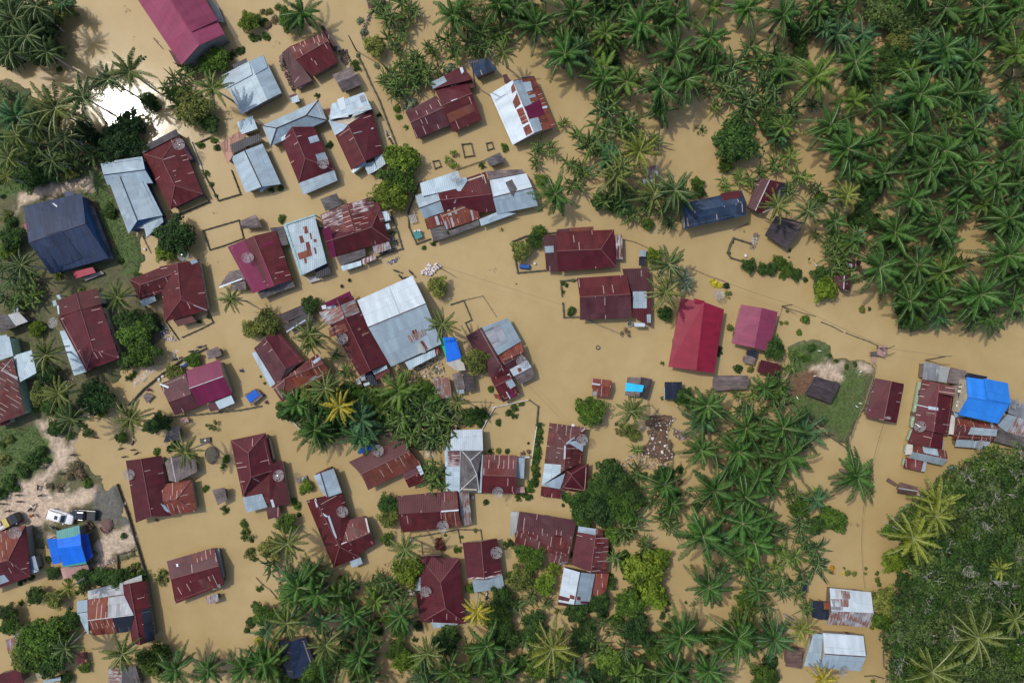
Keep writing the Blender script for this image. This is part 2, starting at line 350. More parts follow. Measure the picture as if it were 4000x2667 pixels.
def gz(p):
    i = min(max(np.searchsorted(GX, p[0]) - 1, 0), len(GX) - 2); j = min(max(np.searchsorted(GY, p[1]) - 1, 0), len(GY) - 2)
    return float(max(GH[j, i], GH[j + 1, i + 1]))
m, nt, bs = new_mat('flood_water')
g = N(nt, 'ShaderNodeNewGeometry'); pos = g.outputs['Position']
wp = N(nt, 'ShaderNodeVectorMath', operation='ADD'); L(nt, pos, wp.inputs[0]); nz = N(nt, 'ShaderNodeTexNoise'); nz.inputs['Scale'].default_value = .06; L(nt, pos, nz.inputs[0])
ws = N(nt, 'ShaderNodeVectorMath', operation='SCALE'); L(nt, nz.outputs[1], ws.inputs[0]); ws.inputs['Scale'].default_value = 22; L(nt, ws.outputs[0], wp.inputs[1])
n1 = noise(nt, wp.outputs[0], .05, 5, .6); n2 = noise(nt, pos, .35, 4, .6); n3 = noise(nt, pos, 6.0, 3, .7)
c = mix(nt, ramp(nt, n1, .3, .7), (.350, .255, .112), (.412, .310, .152))
c = mix(nt, math_(nt, 'MULTIPLY', ramp(nt, n2, .42, .75), .45), c, (.325, .228, .098))
c = mix(nt, 1.0, c, mix(nt, ramp(nt, n3, .3, .7), (.96, .96, .96), (1.04, 1.04, 1.04)), 'MULTIPLY')
L(nt, c, bs.inputs['Base Color']); bs.inputs['Roughness'].default_value = .07; bs.inputs['IOR'].default_value = 1.33
bs.inputs['Coat Weight'].default_value = .06; bs.inputs['Coat Roughness'].default_value = .36; bs.inputs['Coat IOR'].default_value = 1.33
wv = noise(nt, pos, 1.1, 5, .6); rp = noise(nt, pos, .16, 2)
bump(nt, bs, math_(nt, 'MULTIPLY', wv, ramp(nt, rp, .35, .75)), .5, .03)
MATS['flood_water'] = m
WB = MB(); WB.poly([(-3000, -3000, 0), (3000, -3000, 0), (3000, 3000, 0), (-3000, 3000, 0)])
wo = WB.build('flood_water', 'flood_water'); wo['kind'] = 'structure'
# ---------------------------------------------------------------- houses
LAND = []      # landmarks: (short name, x, y)
def tri_z(tr, ray_xy):       # where the sight line through the photo point meets this roof triangle's plane
    a, b, c = tr; n = (b - a).cross(c - a)
    o = Vector((0, 0, H)); g = Vector((ray_xy[0], ray_xy[1], 0)); d = g - o
    den = n.dot(d)
    if abs(den) < 1e-6: return None
    return o + d * (n.dot(a - o) / den)
def in_tri(p, tr):
    def s(u, v): return (v.x - u.x) * (p.y - u.y) - (v.y - u.y) * (p.x - u.x)
    q = [s(tr[0], tr[1]), s(tr[1], tr[2]), s(tr[2], tr[0])]
    return all(x >= -1e-4 for x in q) or all(x <= 1e-4 for x in q)
def inset(q, d):             # shrink a footprint a b c d inwards
    ce = sum(q, Vector((0, 0, 0))) / len(q); out = []
    for i, p in enumerate(q):
        a = (q[i - 1] - p); b = (q[(i + 1) % len(q)] - p); a.z = b.z = 0
        if a.length < .01 or b.length < .01: out.append(p.copy()); continue
        dd = min(d, a.length * .3, b.length * .3)
        out.append(p + a.normalized() * dd + b.normalized() * dd)
    return out
CAPS = dict(red='capred', mauve='capred', maroon='capred', rust='capred', rustred='capred', zinc='capdk', white='capdk', mag='capwh', navy='capnv', navyst='capnv', asb='capwh')
def house(name, label, short, wall, spec, cat=None):
    lines = [l.split() for l in spec.strip().split('\n') if l.strip()]
    allp = []; groups = []
    W = MB(); faces = []      # faces: (tris, piece index)
    roofs = []
    for l in lines:
        k, t = l[0], l[1]
        if k == 'g':
            v = [float(x) for x in l[2:14]]; ze, zr = float(l[14]), float(l[15]); m1, m2 = l[16], l[17]; hip = int(l[18]) if len(l) > 18 else 0
            cap = l[19] if len(l) > 19 else CAPS.get(m1)
            A, R1, D, B, R2, Cc = [P(t, v[2 * i], v[2 * i + 1], (zr if i in (1, 4) else ze)) for i in range(6)]
            mats = [m1] + ([m2] if m2 != m1 else []); b = MB(); th = Vector((0, 0, .08))
            fl = [([A, R1, R2, B], 0), ([D, R1, R2, Cc], len(mats) - 1)]
            if hip & 1: fl.append(([A, R1, D], 0))
            if hip & 2: fl.append(([B, R2, Cc], len(mats) - 1))
            for f, mi in fl:
                nn = (f[1] - f[0]).cross(f[2] - f[0])
                if nn.z < 0: f = f[::-1]
                ts = [f[:3]] if len(f) == 3 else [[f[0], f[1], f[2]], [f[0], f[2], f[3]]]
                n0 = len(b.v)
                for T in ts: b.prism([p - th for p in T], T, mi)
                faces.append((ts, len(roofs)))
            roofs.append(dict(b=b, mats=mats, patches={}))
            # ridge and hip caps
            if cap and cap != '-':
                cb = MB(); up = Vector((0, 0, .03))
                segs = [(R1, R2)] + ([(A, R1), (D, R1)] if hip & 1 else []) + ([(B, R2), (Cc, R2)] if hip & 2 else [])
                for s0, s1 in segs:
                    if (s1 - s0).length > .3: cb.tube([s0 + up, s1 + up], .085, 0, 5)
                roofs[-1]['cap'] = (cb, cap)
            # walls under the roof
            fp = inset([A, B, Cc, D], .42); a2, b2, c2, d2 = fp
            sl_ = (zr - ze) / max(.5, ((A - D).length / 2)); top = ze + sl_ * .38
            for p in fp: p.z = top
            W.prism([Vector((p.x, p.y, -1.25)) for p in (a2, b2, c2, d2)], fp, 0)
            ax = (R2 - R1); ax.z = 0
            if ax.length > .5:
                ax.normalize(); hh = zr - .12
                for e, (pa, pd, rr, sg) in enumerate(((a2, d2, R1, 1), (b2, c2, R2, -1))):
                    if hip & (1 << e): continue
                    r = rr + ax * sg * .42; r.z = hh
                    u = ax * sg * .12; W.prism([pa, pd, r], [pa + u, pd + u, r + u], 0)
            groups.append((a2, b2, d2, c2, ze)); allp += [A, B, Cc, D]
        elif k == 'q':
            v = [float(x) for x in l[2:10]]; zz = [float(x) for x in l[10].split(',')]
            if len(zz) == 1: zz *= 4
            if len(zz) == 2: zz = [zz[0], zz[0], zz[1], zz[1]]
            q = [P(t, v[2 * i], v[2 * i + 1], zz[i]) for i in range(4)]
            if (q[1] - q[0]).cross(q[2] - q[0]).z < 0: q = q[::-1]
            b = MB(); th = Vector((0, 0, .06)); ts = [[q[0], q[1], q[2]], [q[0], q[2], q[3]]]
            for T in ts: b.prism([p - th for p in T], T, 0)
            faces.append((ts, len(roofs))); roofs.append(dict(b=b, mats=[l[11]], patches={})); allp += q
            if 'open' not in l and min(zz) > .9:
                fp = inset(q, .3)
                W.prism([Vector((p.x, p.y, -1.25)) for p in fp], [p - Vector((0, 0, .1)) for p in fp], 0)
            elif min(zz) > .5:
                for p in inset(q, .15): W.box(Vector((p.x, p.y, (p.z - 1.3) / 2)), (.12, .12, p.z + 1.2), 0)
        elif k == 'x':
            v = [float(x) for x in l[2:10]]; q = [P(t, v[2 * i], v[2 * i + 1], 0) for i in range(4)]
            lift = float(l[11]) if len(l) > 11 else .05
            ce = sum(q, Vector((0, 0, 0))) / 4; best = None
            for ts, ri in faces:
                for T in ts:
                    h = tri_z(T, ce)
                    if h is not None and in_tri(h, T) and (best is None or h.z > best[0]): best = (h.z, T, ts, ri)
            if best is None:
                for ts, ri in faces:
                    for T in ts:
                        h = tri_z(T, ce); d = ((sum(T, Vector((0, 0, 0))) / 3) - h).length
                        if best is None or d < best[0]: best = (d, T, ts, ri)
            out = []
            for p in q:
                h = None
                for T in best[2]:
                    hh = tri_z(T, p)
                    if in_tri(hh, T): h = hh
                if h is None:
                    hs = [tri_z(T, p) for T in best[2]]
                    h = min(hs, key=lambda a: abs(a.z - best[0])) if best[0] < 9 else hs[0]
                out.append(h + Vector((0, 0, lift)))
            if (out[1] - out[0]).cross(out[2] - out[0]).z < 0: out = out[::-1]
            pb = MB(); roofs[best[3]]['patches'].setdefault(len(roofs[best[3]]['patches']), (l[10], pb))
            pb.prism([p - Vector((0, 0, .03 + lift * .5)) for p in out], out, 0)
    ce = sum(allp, Vector((0, 0, 0))) / len(allp); org = Vector((ce.x, ce.y, 0))
    root = empty(name, org, 0, label, cat or name)
    for r in roofs:
        ro = r['b'].build('roof', r['mats'], root, org, uv=True)
        for mk, pb in r['patches'].values(): pb.build('roof_sheet', mk, ro, org, uv=True)
        if 'cap' in r: r['cap'][0].build('ridge_cap', r['cap'][1], ro, org)
    if W.v: W.build('wall', wall, root, org)
    dn = 0
    for (a, b, d, c, ze) in groups:
        if ze < 1.3: continue
        for (p, q) in ((a, b), (d, c)):
            e = (q - p); e.z = 0; n = int(e.length / 2.6)
            if n < 1: continue
            u = e.normalized(); nrm = Vector((u.y, -u.x, 0)); mid = (p + q) / 2; cc = (a + b + c + d) / 4
            if nrm.dot(mid - cc) < 0: nrm = -nrm
            for i in range(n):
                f = (i + .5) / n; pos = p + (q - p) * f; rz = math.atan2(u.y, u.x)
                isd = (dn == 0 and i == n // 2); wb = MB()
                if isd:
                    wb.box((0, 0, 0), (.95, .07, ze - .25 + 1), 0); wb.box((0, .0, .0), (.8, .10, ze - .45 + 1), 1); dn = 1
                    o = wb.build('door', ['w_white', 'wood'], root); zc = (ze - .25 - 1) / 2
                else:
                    wb.box((0, 0, 0), (1.1, .07, .85), 0)
                    for sx in (-.26, .26): wb.box((sx, 0, 0), (.44, .10, .72), 1)
                    o = wb.build('window', ['w_white', 'glass'], root); zc = ze - .65
                o.location = Vector((pos.x, pos.y, zc)) - org + nrm * .03; o.rotation_euler = (0, 0, rz)
    if short: LAND.append((short, org.x, org.y))
    return root

HS = r'''
house|big pink-roofed house with grey block gable at the top edge, left of centre|big pink-roofed house|w_block
g 00 1130 -200 1430 -200 1770 -200 1665 600 1830 415 2065 315 3.4 5.2 pink pink 0 -
x 00 1575 -5 1885 -5 2003 190 1765 298 pink .16
q 00 1895 -30 2000 60 2065 210 2003 200 .8 concrete
q 00 1545 455 1580 470 1660 600 1635 620 1.8,1.6 mauve
house|zinc-roofed house with stepped pale blue-grey gable roof, below the pink-roofed house|stepped zinc house below the pink one|w_block
g 00 2035 695 2290 562 2419 508 2215 1052 2455 918 2586 855 1.9 2.8 zinc zinc 0 -
x 00 2045 700 2290 570 2320 690 2060 828 zinc .14
x 00 2300 570 2419 510 2460 622 2345 688 zinc .14
q 00 2120 605 2262 535 2275 575 2135 640 1.2 black
house|red hip-roofed house with a thatch strip along its top end beside the white sun glint|red hip house by the sun glint|w_blue
g 00 1305 1412 1490 1462 1642 1240 1565 1926 1605 1705 1865 1783 1.7 2.9 red red 3
q 00 1292 1355 1618 1185 1642 1240 1305 1412 2.1,2.0 asb
q 00 1640 1240 1770 1460 1750 1475 1680 1440 1.9,1.5 mauve
house|long pale zinc L-shaped house beside the round dark tree|long zinc L-shaped house|w_blue
g 01 940 -60 1105 60 1290 10 1180 578 1262 456 1492 410 2.4 3.3 zinc zinc 0 capnv
g 01 922 -75 950 40 985 130 1305 -130 1332 -8 1405 115 2.3 3.2 zinc zinc 0 capnv
q 01 1310 470 1485 408 1500 470 1345 612 2.1,1.9 zinc
q 01 1235 490 1320 460 1330 530 1240 530 2.0 greyst
house|big navy-tiled house with blue walls and a low grey terrace|big navy-tiled house|w_blue
g 01 215 325 265 660 465 950 752 207 785 485 1000 802 2.5 4.1 navy navy 0
q 01 770 290 860 330 1045 812 990 810 1.2 asb
q 01 590 195 680 187 690 250 600 260 2.45 navy
x 01 430 595 570 548 760 800 600 870 navy .10
x 01 480 300 495 298 530 325 520 335 white
q 01 665 925 850 885 880 935 695 990 1.6 crimson
q 01 215 490 262 480 262 560 240 545 3.0 crimson open
q 01 760 985 930 920 955 945 780 1012 .7 concrete
house|red house with zinc strip on its left, below the navy-tiled house|red house with left zinc strip|w_cream
g 01 525 1195 700 1122 890 1078 548 1340 742 1275 932 1225 2.8 3.6 red red
g 01 530 1345 745 1280 928 1228 790 1838 855 1640 1098 1722 2.5 3.6 maroon maroon 2
q 01 548 1475 660 1440 797 1845 680 1880 2.3,2.0 zinc
x 01 525 1240 540 1235 548 1315 535 1318 white
q 01 480 1195 510 1185 525 1235 490 1245 2.2 zinc open
q 01 515 1145 548 1135 565 1175 540 1182 2.2 zinc open
house|red hip-roofed house with a bent L wing and a small front porch|red L-shaped hip house|w_cream
g 01 1190 998 1290 1048 1280 1185 1480 885 1580 950 1600 1090 2.0 2.9 red red 1
g 01 1465 880 1630 850 1825 810 1510 1387 1662 1180 1912 1280 2.1 3.4 red red 2
q 01 1590 1370 1760 1325 1800 1382 1635 1430 1.7 maroon
x 01 1742 832 1800 808 1822 840 1762 862 zinc
q 01 1285 1195 1412 1140 1435 1192 1310 1250 1.8 zinc
x 01 1775 1235 1785 1233 1905 1275 1900 1285 white .09
house|magenta and dark red gabled house with a grey sheet skirt and a satellite dish|magenta and dark red gabled house|w_plank
g 11 -261 700 -20 598 185 548 -30 1125 168 1056 332 1000 2.0 3.2 mag red 0 capred
x 11 -110 640 -20 598 185 1062 100 1080 maroon
q 11 12 1115 165 1058 187 1122 50 1180 1.8,1.5 asb
q 11 168 1056 332 1002 360 1062 190 1120 1.8,1.5 asb
x 11 55 680 150 640 170 660 60 700 mag
hut|low dark thatched hut hugging the left wall of the magenta and dark red house|-|w_plank
q 01 2010 1065 2105 925 2222 905 2250 1000 1.7,1.5,1.9,1.8 thatch open
q 01 2120 1030 2250 990 2262 1090 2140 1100 1.5 thatch open
x 01 2015 1062 2225 985 2225 998 2015 1078 white
house|long flat white-roofed building with brick red patches and a dark open terrace|flat white-roofed building|w_teal
q 11 250 495 535 400 650 850 410 965 2.3,2.3,2.4,2.4 zinc
x 11 432 518 465 508 482 570 450 580 rust
x 11 395 603 425 595 445 655 410 667 rust
x 11 455 658 487 652 515 778 480 790 rust
x 11 380 760 500 720 515 778 400 816 rust
x 11 440 806 462 800 468 848 450 852 rust
x 11 490 575 505 570 516 628 504 630 rust
x 11 530 708 545 703 558 760 545 765 rust
x 11 525 632 548 625 560 650 535 660 rust
q 11 540 475 590 500 600 520 545 500 1.9 black
q 11 540 890 655 852 690 940 555 992 1.5 black
q 11 262 497 275 490 425 950 408 965 2.45 w_teal open
q 11 250 494 540 398 545 410 262 505 2.48 w_teal open
q 11 465 985 545 965 600 1000 490 1030 .6 concrete
hut|narrow grey thatch lean-to squeezed between the magenta house and the flat white roof|-|w_plank
q 11 125 525 255 510 300 678 210 692 1.8 asb
house|wide dark red house with flaking whitish patches along its upper roof|wide red house with flaking roof|w_cream
g 11 590 405 833 305 1110 237 645 580 908 560 1180 460 2.0 3.3 rustred rustred
g 11 605 540 640 655 690 800 1130 365 1062 520 1235 640 1.9 3.2 maroon red 2
x 11 600 410 780 335 810 480 640 520 peel
x 11 885 300 1060 235 1095 350 905 400 peel
x 11 605 542 680 512 740 790 690 800 mag
q 11 738 790 1000 715 1008 782 778 875 1.8,1.5 asb
q 11 1065 682 1215 635 1242 715 1090 768 1.7 rz
q 11 778 877 962 825 970 868 800 922 1.5 zinc
q 11 968 815 1090 768 1105 812 980 858 1.5 peel
q 11 1130 380 1210 368 1236 452 1165 472 1.8 zinc
q 11 1175 495 1220 480 1237 532 1190 546 1.6 zinc
q 11 590 262 740 205 790 312 640 372 1.9 asb
q 11 1060 355 1140 340 1150 372 1075 385 1.9 rz
house|small pale zinc house with a brown tiled wing and a navy strip|small zinc house with brown tiled wing|w_cream
g V 531 361 562 346 603 330 565 443 601 429 645 423 1.7 2.6 zinc zinc 0 capdk
q 00 2172 1125 2318 1063 2365 1182 2220 1235 2.2,2.0 zinc
q 00 2015 1325 2190 1205 2262 1240 2090 1505 1.9 tile
q 00 2110 1332 2245 1270 2255 1352 2140 1412 2.1 black
q 00 2245 1270 2385 1232 2400 1290 2255 1350 2.1 black
q 11 28 145 108 120 112 150 42 195 1.5 zinc open
house|maroon house with a pale zinc T-shaped front roof and maroon ridge lines|maroon house with zinc T front|w_cream
g 10 235 1300 330 1165 535 1165 392 1682 452 1455 718 1562 1.9 3.5 maroon maroon 2
g 10 55 1155 190 1178 135 1342 575 920 460 1062 650 1105 2.0 3.2 zinc zinc 3
q 10 390 1680 718 1560 748 1658 437 1790 1.9,1.6 zinc
x 10 478 1265 560 1240 585 1295 500 1320 zinc
x 10 545 1420 632 1398 662 1462 570 1480 zinc
q 10 228 1265 275 1235 288 1268 232 1300 2.4 zinc open
house|red gabled house with a patchwork of zinc sheets covering its upper end|red house with zinc patchwork end|w_cream
g 10 665 1105 845 1145 1065 1000 875 1560 1002 1480 1165 1405 1.9 3.2 red maroon 0
q 10 695 955 992 848 1065 1002 672 1105 2.1,2.1,3.0,2.6 zinc
x 10 665 1105 845 1148 800 1200 725 1245 zinc
x 10 700 1070 840 1040 850 1075 690 1092 white
x 10 745 920 805 890 830 1000 780 1020 white
x 10 905 1008 1050 965 1062 1003 880 1080 dirty
x 10 948 885 990 870 1015 925 965 945 greyst
q 10 640 1010 700 985 715 1010 680 1100 1.9 peel
q 10 1082 1430 1155 1400 1190 1505 1115 1562 1.8 zinc
q 10 990 1508 1085 1482 1115 1562 1030 1605 1.7 zinc
q 10 872 1570 1005 1480 1015 1500 890 1592 1.9 white
x 10 895 1222 975 1205 975 1212 897 1232 dirty
x 10 1055 1178 1075 1170 1085 1182 1062 1192 peel
house|half-ruined red-roofed house with a ragged torn left edge near the top|half-ruined red house|w_plank
g 10 300 432 365 550 515 705 620 298 660 380 752 570 2.0 3.2 rustred red
q 10 240 485 300 435 515 738 360 818 1.8,1.9,1.7,1.2 mauve
q 10 590 245 618 235 732 420 700 440 1.9 mauve
q 10 210 520 245 490 240 600 225 580 1.2 wood open
q 10 350 790 500 740 520 750 400 815 1.1 pinkwood open
q 10 722 430 765 415 780 455 740 470 1.3 asb
hut|square grey thatched gable hut standing alone below the half-ruined red house|square thatched hut near the lane|w_plank
g 10 700 690 745 762 797 852 880 610 915 692 970 775 1.6 2.5 thatch thatch 0 -
hut|tiny zinc and rust sheet privy on a corner of water|-|w_plank
q 10 303 875 372 852 402 930 335 952 1.4 zinc
x 10 305 880 370 856 378 872 312 900 rust
house|sprawling dark red house of three stepped gables near the banana grove|sprawling dark red three-gable house|w_plank
g 10 1370 1030 1420 1130 1475 1278 1655 880 1735 985 1782 1150 1.5 2.6 mauve mauve
g 10 1625 790 1715 970 1810 1216 1935 755 1985 860 2076 1098 1.5 2.8 maroon red
q 10 1605 755 1895 608 1992 728 1640 818 1.6,1.6,2.3,2.2 maroon
x 10 1598 762 1725 700 1755 750 1625 820 zinc
x 10 1868 625 1895 618 1910 660 1890 682 white
x 10 1750 1050 1990 950 2015 1022 1782 1130 rust
q 10 1930 755 1975 720 2015 800 1965 815 1.5 red
x 10 1790 925 1850 905 1845 915 1795 938 white
x 10 1780 795 1862 768 1862 778 1785 800 peel
shed|dark navy corrugated sheet shed roof by the banana plants, top centre|navy sheet shed by the bananas|w_plank
q 10 1950 560 2130 535 2215 635 2022 712 2.4,1.9 navyst
house|zinc house whose right slope is a patchwork of rust, zinc and magenta sheets|zinc and rust patchwork house|w_cream
g 20 -201 862 5 738 207 705 5 1332 205 1222 400 1165 1.9 3.2 white rust 0 capwh
x 20 5 940 45 855 80 955 30 1000 rust
x 20 40 1010 95 985 150 1120 95 1145 rust
x 20 100 1175 155 1140 190 1220 130 1250 rust
x 20 -10 805 15 760 35 830 0 860 rust
x 20 10 742 90 735 185 965 115 980 zinc
x 20 92 760 170 750 190 830 125 850 zinc
x 20 115 985 255 920 300 1050 160 1095 mag
x 20 160 1097 240 1077 278 1195 207 1220 zinc
x 20 145 882 210 865 220 890 155 907 zinc
x 20 270 985 320 972 325 992 275 1002 white
x 20 125 1015 200 995 208 1020 130 1040 white
x 20 88 712 205 700 205 708 92 722 navy
q 10 2265 690 2300 680 2335 740 2285 770 1.4 mauve
house|wide terrace of red and zinc roofs patched with rusty orange sheets, centre top|wide red and zinc terrace|w_cream
q 11 1505 115 1850 0 1905 150 1530 235 2.2,2.5 zinc
g 11 1460 228 1498 345 1545 442 1655 160 1692 275 1728 378 1.9 2.7 zinc zinc
g 11 1655 158 1692 272 1745 410 2110 8 2165 215 2205 370 2.0 3.3 red maroon
q 11 1690 402 2018 270 2057 440 1745 542 2.7,2.7,1.7,1.7 rust
q 11 1545 445 1690 402 1722 495 1575 540 2.1,1.7 rust
g 11 2143 88 2175 245 2215 400 2480 25 2538 155 2588 322 1.9 3.0 white zinc
q 11 2050 448 2215 378 2386 392 2068 508 1.8,1.9,1.6,1.6 zinc
q 11 1598 537 1740 500 1785 600 1632 650 1.6 asb
q 11 1750 560 2045 452 2052 502 1782 602 1.6 asb
x 11 1780 80 1930 60 1945 92 1868 205 zinc
x 11 1840 250 1862 245 1830 300 1810 300 peel
x 11 1640 425 1665 415 1690 495 1665 502 white
x 11 1755 365 1780 355 1800 410 1770 415 dirty
x 11 1810 345 1830 335 1850 395 1830 400 dirty
x 11 1785 435 1800 425 1825 510 1805 520 dirty
x 11 1965 365 1985 360 2005 450 1990 455 dirty
x 11 1730 465 1745 460 1765 535 1750 540 zinc
q 21 -235 5 90 -15 120 20 -210 82 1.8 thatch
x 11 2290 110 2350 80 2400 170 2350 230 asb
x 21 40 -10 130 25 90 60 30 40 asb
hut|small grey plank hut with a dark hole in its roof above the wide terrace|-|w_plank
q 10 2105 1460 2240 1400 2290 1482 2150 1530 1.5 asb
house|large bright zinc-roofed house with dark maroon ridge, centre of the village|large bright zinc house|w_cream
g 11 930 1190 1030 1436 1240 1798 1437 963 1560 1220 1705 1590 2.4 4.2 white zinc
x 11 1215 1068 1222 1064 1318 1305 1308 1310 zinc .09
x 11 1390 1515 1540 1452 1565 1500 1420 1585 rz
x 11 1430 1470 1470 1455 1500 1540 1460 1555 rust
x 12 1505 0 1530 -10 1580 65 1550 85 rust
x 12 1480 30 1540 10 1560 100 1490 110 dirty
q 12 1365 188 1640 70 1652 130 1405 258 1.9 zinc
q 12 1630 60 1665 40 1690 100 1655 130 1.7 rust
house|long red house with pale rusty patchwork top end, left of the bright zinc house|long red house with patchwork top|w_plank
g 11 577 1240 745 1182 885 1145 955 1885 1052 1835 1215 1762 2.0 3.2 red maroon
x 11 635 1212 862 1105 892 1178 655 1250 mag
x 11 580 1300 768 1240 828 1350 650 1425 rz
x 11 772 1238 905 1180 955 1300 826 1350 rz
x 11 650 1250 725 1225 742 1262 668 1290 zinc
x 11 665 1445 815 1400 850 1470 680 1530 rust
x 11 600 1240 640 1230 650 1268 610 1272 white
q 12 1065 270 1197 215 1208 246 1087 302 1.9 zinc
q 12 1087 302 1222 240 1230 290 1107 352 1.6 red
q 12 1000 285 1052 270 1120 390 1012 410 1.6 black
q 12 955 318 1002 300 1020 340 968 362 1.6 zinc
q 12 985 385 1040 370 1045 392 995 412 1.7 white open
q 12 915 350 950 340 985 420 950 432 1.4 mauve
q 12 915 345 945 335 970 385 930 395 1.55 dirty open
house|dark maroon house crossed by a rusty wing with zinc strip on its left|dark maroon house with rusty wing|w_plank
g V 583 800 609 776 636 757 638 889 657 847 700 829 1.9 3.0 mauve maroon
g 12 145 415 270 340 240 557 562 110 622 200 692 292 1.8 3.0 rustred rust 1
q 12 -42 100 12 92 200 368 127 415 1.8,1.6 zinc
x 12 520 180 585 135 600 160 535 205 zinc
x 12 490 345 555 312 570 330 500 352 zinc
q 12 540 320 640 290 690 292 560 340 1.7 zinc
house|L-shaped maroon house with grey zinc right slope and a thatch annex near the centre|maroon house with thatch annex|w_plank
q Z 165 380 418 238 735 830 575 1075 1.6,2.8,2.8,1.7 mauve
q Z 415 240 845 88 1055 462 680 690 2.75,1.7,1.7,2.6 zinc
q Z 680 690 1060 480 1090 637 740 812 2.1,1.9,2.5,2.7 rust
q Z 740 812 1090 637 1150 770 850 960 2.7,2.5,1.8,1.9 mauve
q Z 575 1075 735 830 850 960 620 1090 1.7,2.7,1.9,1.7 maroon
g Z 570 1080 625 1195 765 1450 860 960 905 1060 1035 1310 1.6 2.6 maroon red
x Z 455 300 700 180 850 462 620 580 greyst
x Z 810 1115 900 1062 970 1175 880 1235 zinc
x Z 845 1257 905 1235 965 1355 900 1375 mag
x Z 808 1280 822 1272 885 1385 872 1395 white
q Z 870 920 1150 765 1222 882 935 1030 2.3 white
x Z 990 905 1045 885 1070 945 1015 965 rust
q Z 950 1022 1225 887 1282 1040 1022 1165 2.1,1.5 thatch
q Z 610 1310 720 1330 750 1400 640 1385 1.2 rust
q Z 825 1000 865 985 895 1045 870 1050 2.0 white open
house|magenta-roofed house joined to a low brown-tiled left wing|magenta house with brown wing|w_cream
g 02 1710 268 1740 430 1830 590 2018 163 2053 318 2133 480 2.0 3.1 mag mag
g 02 1465 388 1545 555 1605 677 1702 290 1755 478 1832 595 1.6 2.5 mauve mauve
q 02 1975 552 2122 490 2155 565 2015 622 1.7 zinc
q 02 1900 577 1975 552 2015 622 1935 645 1.6 mauve
x 02 1460 392 1475 385 1552 412 1545 428 white
hut|small square thatched shelter at the top of the magenta-roofed house|-|w_plank
q 02 1892 88 2000 45 2040 122 1915 165 1.5 thatch
hut|round-cornered woven bamboo raft hut floating beside the curved dark wall|-|w_plank
q 02 1310 500 1350 465 1412 500 1350 565 .5 thatch open
hut|grey thatched shelter with ridge pole below the shrub with red flowers|-|w_plank
g 02 1545 800 1520 872 1500 925 1650 770 1650 835 1665 900 1.4 2.2 asb asb 0 -
hut|large pale thatch hut with a dark ridge seam right of the maroon L-shaped house|large pale thatch hut|w_plank
g 02 1515 1110 1570 1050 1790 1040 1552 1275 1618 1288 1812 1195 1.6 2.4 thatch thatch 0 capwh
house|plain maroon house with a rusty hip-roofed wing, left of centre bottom|maroon house with rusty hip wing|w_cream
g 02 1155 1092 1295 1075 1482 1045 1248 1662 1392 1605 1570 1600 1.8 3.0 maroon maroon
g 02 1480 1312 1495 1455 1540 1592 1758 1268 1620 1447 1805 1556 1.7 2.8 rust rust 2
x 02 1475 1485 1515 1500 1560 1562 1530 1566 zinc
house|tall maroon house with hip ends and a zinc foot, left of centre|tall maroon hip house with zinc foot|w_cream
g 12 -233 905 -70 1020 88 837 -122 1425 -45 1245 160 1180 2.0 3.5 maroon maroon 3
q 12 -45 1240 150 1125 170 1500 -110 1425 2.8,2.0,1.7,1.8 red
q 12 120 1130 238 1090 312 1490 130 1512 2.3,1.8,1.8,2.2 maroon
q 12 -122 1430 55 1395 105 1520 -90 1568 2.0,1.8 zinc
q 12 90 1515 205 1490 235 1600 110 1632 1.5 mauve
x 12 130 1450 155 1447 175 1515 152 1520 white
q 12 100 890 115 885 160 1080 150 1095 1.6 mauve
hut|small square thatched privy between the maroon houses, lower left|-|w_plank
g 02 1948 1360 1960 1390 2000 1500 2060 1338 2065 1350 2085 1455 1.5 1.9 thatch thatch 0 -
hut|tiny rusty sheet shelter by the dark wall below the magenta-roofed house|-|w_plank
q 02 1660 705 1720 700 1735 735 1665 742 .9 pinkwood
house|rust-streaked red house running diagonally below the banana thicket|rust-streaked diagonal house|w_plank
g 12 850 1105 968 1215 1030 1362 1340 885 1412 1003 1520 1125 1.8 2.8 maroon rust 0
g 12 1342 1200 1368 1268 1405 1342 1490 1130 1520 1190 1560 1280 1.6 2.3 mauve red
x 12 1470 1140 1505 1120 1542 1210 1512 1226 zinc
q 12 935 985 1100 930 1110 965 945 1035 1.0 tarpdk open
house|red cross-gabled house with a detached-looking pale zinc box roof on top|red cross-gabled house with zinc box roof|w_cream
g 12 528 1232 592 1205 712 1165 618 1405 660 1428 788 1385 2.3 3.0 zinc zinc
q 12 548 1212 675 1150 680 1172 552 1235 1.9 maroon
g 13 462 -105 538 -130 795 -182 712 505 768 315 952 412 1.8 3.2 red red 2
g 13 780 90 768 305 855 440 1000 28 1047 188 1098 292 1.8 3.0 rustred red 0
q 13 860 450 960 410 980 470 880 510 1.5 zinc
x 13 765 292 835 268 835 280 770 305 white
x 13 600 10 615 5 660 35 645 45 white
x 13 655 35 675 30 745 235 730 245 white
x 12 535 1440 552 1438 570 1515 555 1520 white
x 13 1000 55 1015 50 1045 180 1030 185 dirty
house|long low red house with a rusty right end and lean-to, above the bare red shrub|long low red house|w_plank
g 13 1297 -150 1312 15 1332 187 1847 -197 1862 -15 1885 128 2.1 3.0 maroon red 0 -
x 13 1700 -172 1846 -195 1860 -20 1705 -5 rustred
x 13 1710 5 1861 -12 1884 126 1732 144 rust
x 13 1700 -15 1860 -28 1860 -15 1702 -2 white .1
q 13 1858 -190 1955 -190 1982 110 1890 125 1.7,1.5 rz
house|zinc house with a dark grey Y-ridged hip roof joined to a striped red wing|zinc house with dark grey hip|w_cream
q 12 1790 812 2078 805 2085 1000 1786 1000 2.1,2.1,2.6,2.6 white
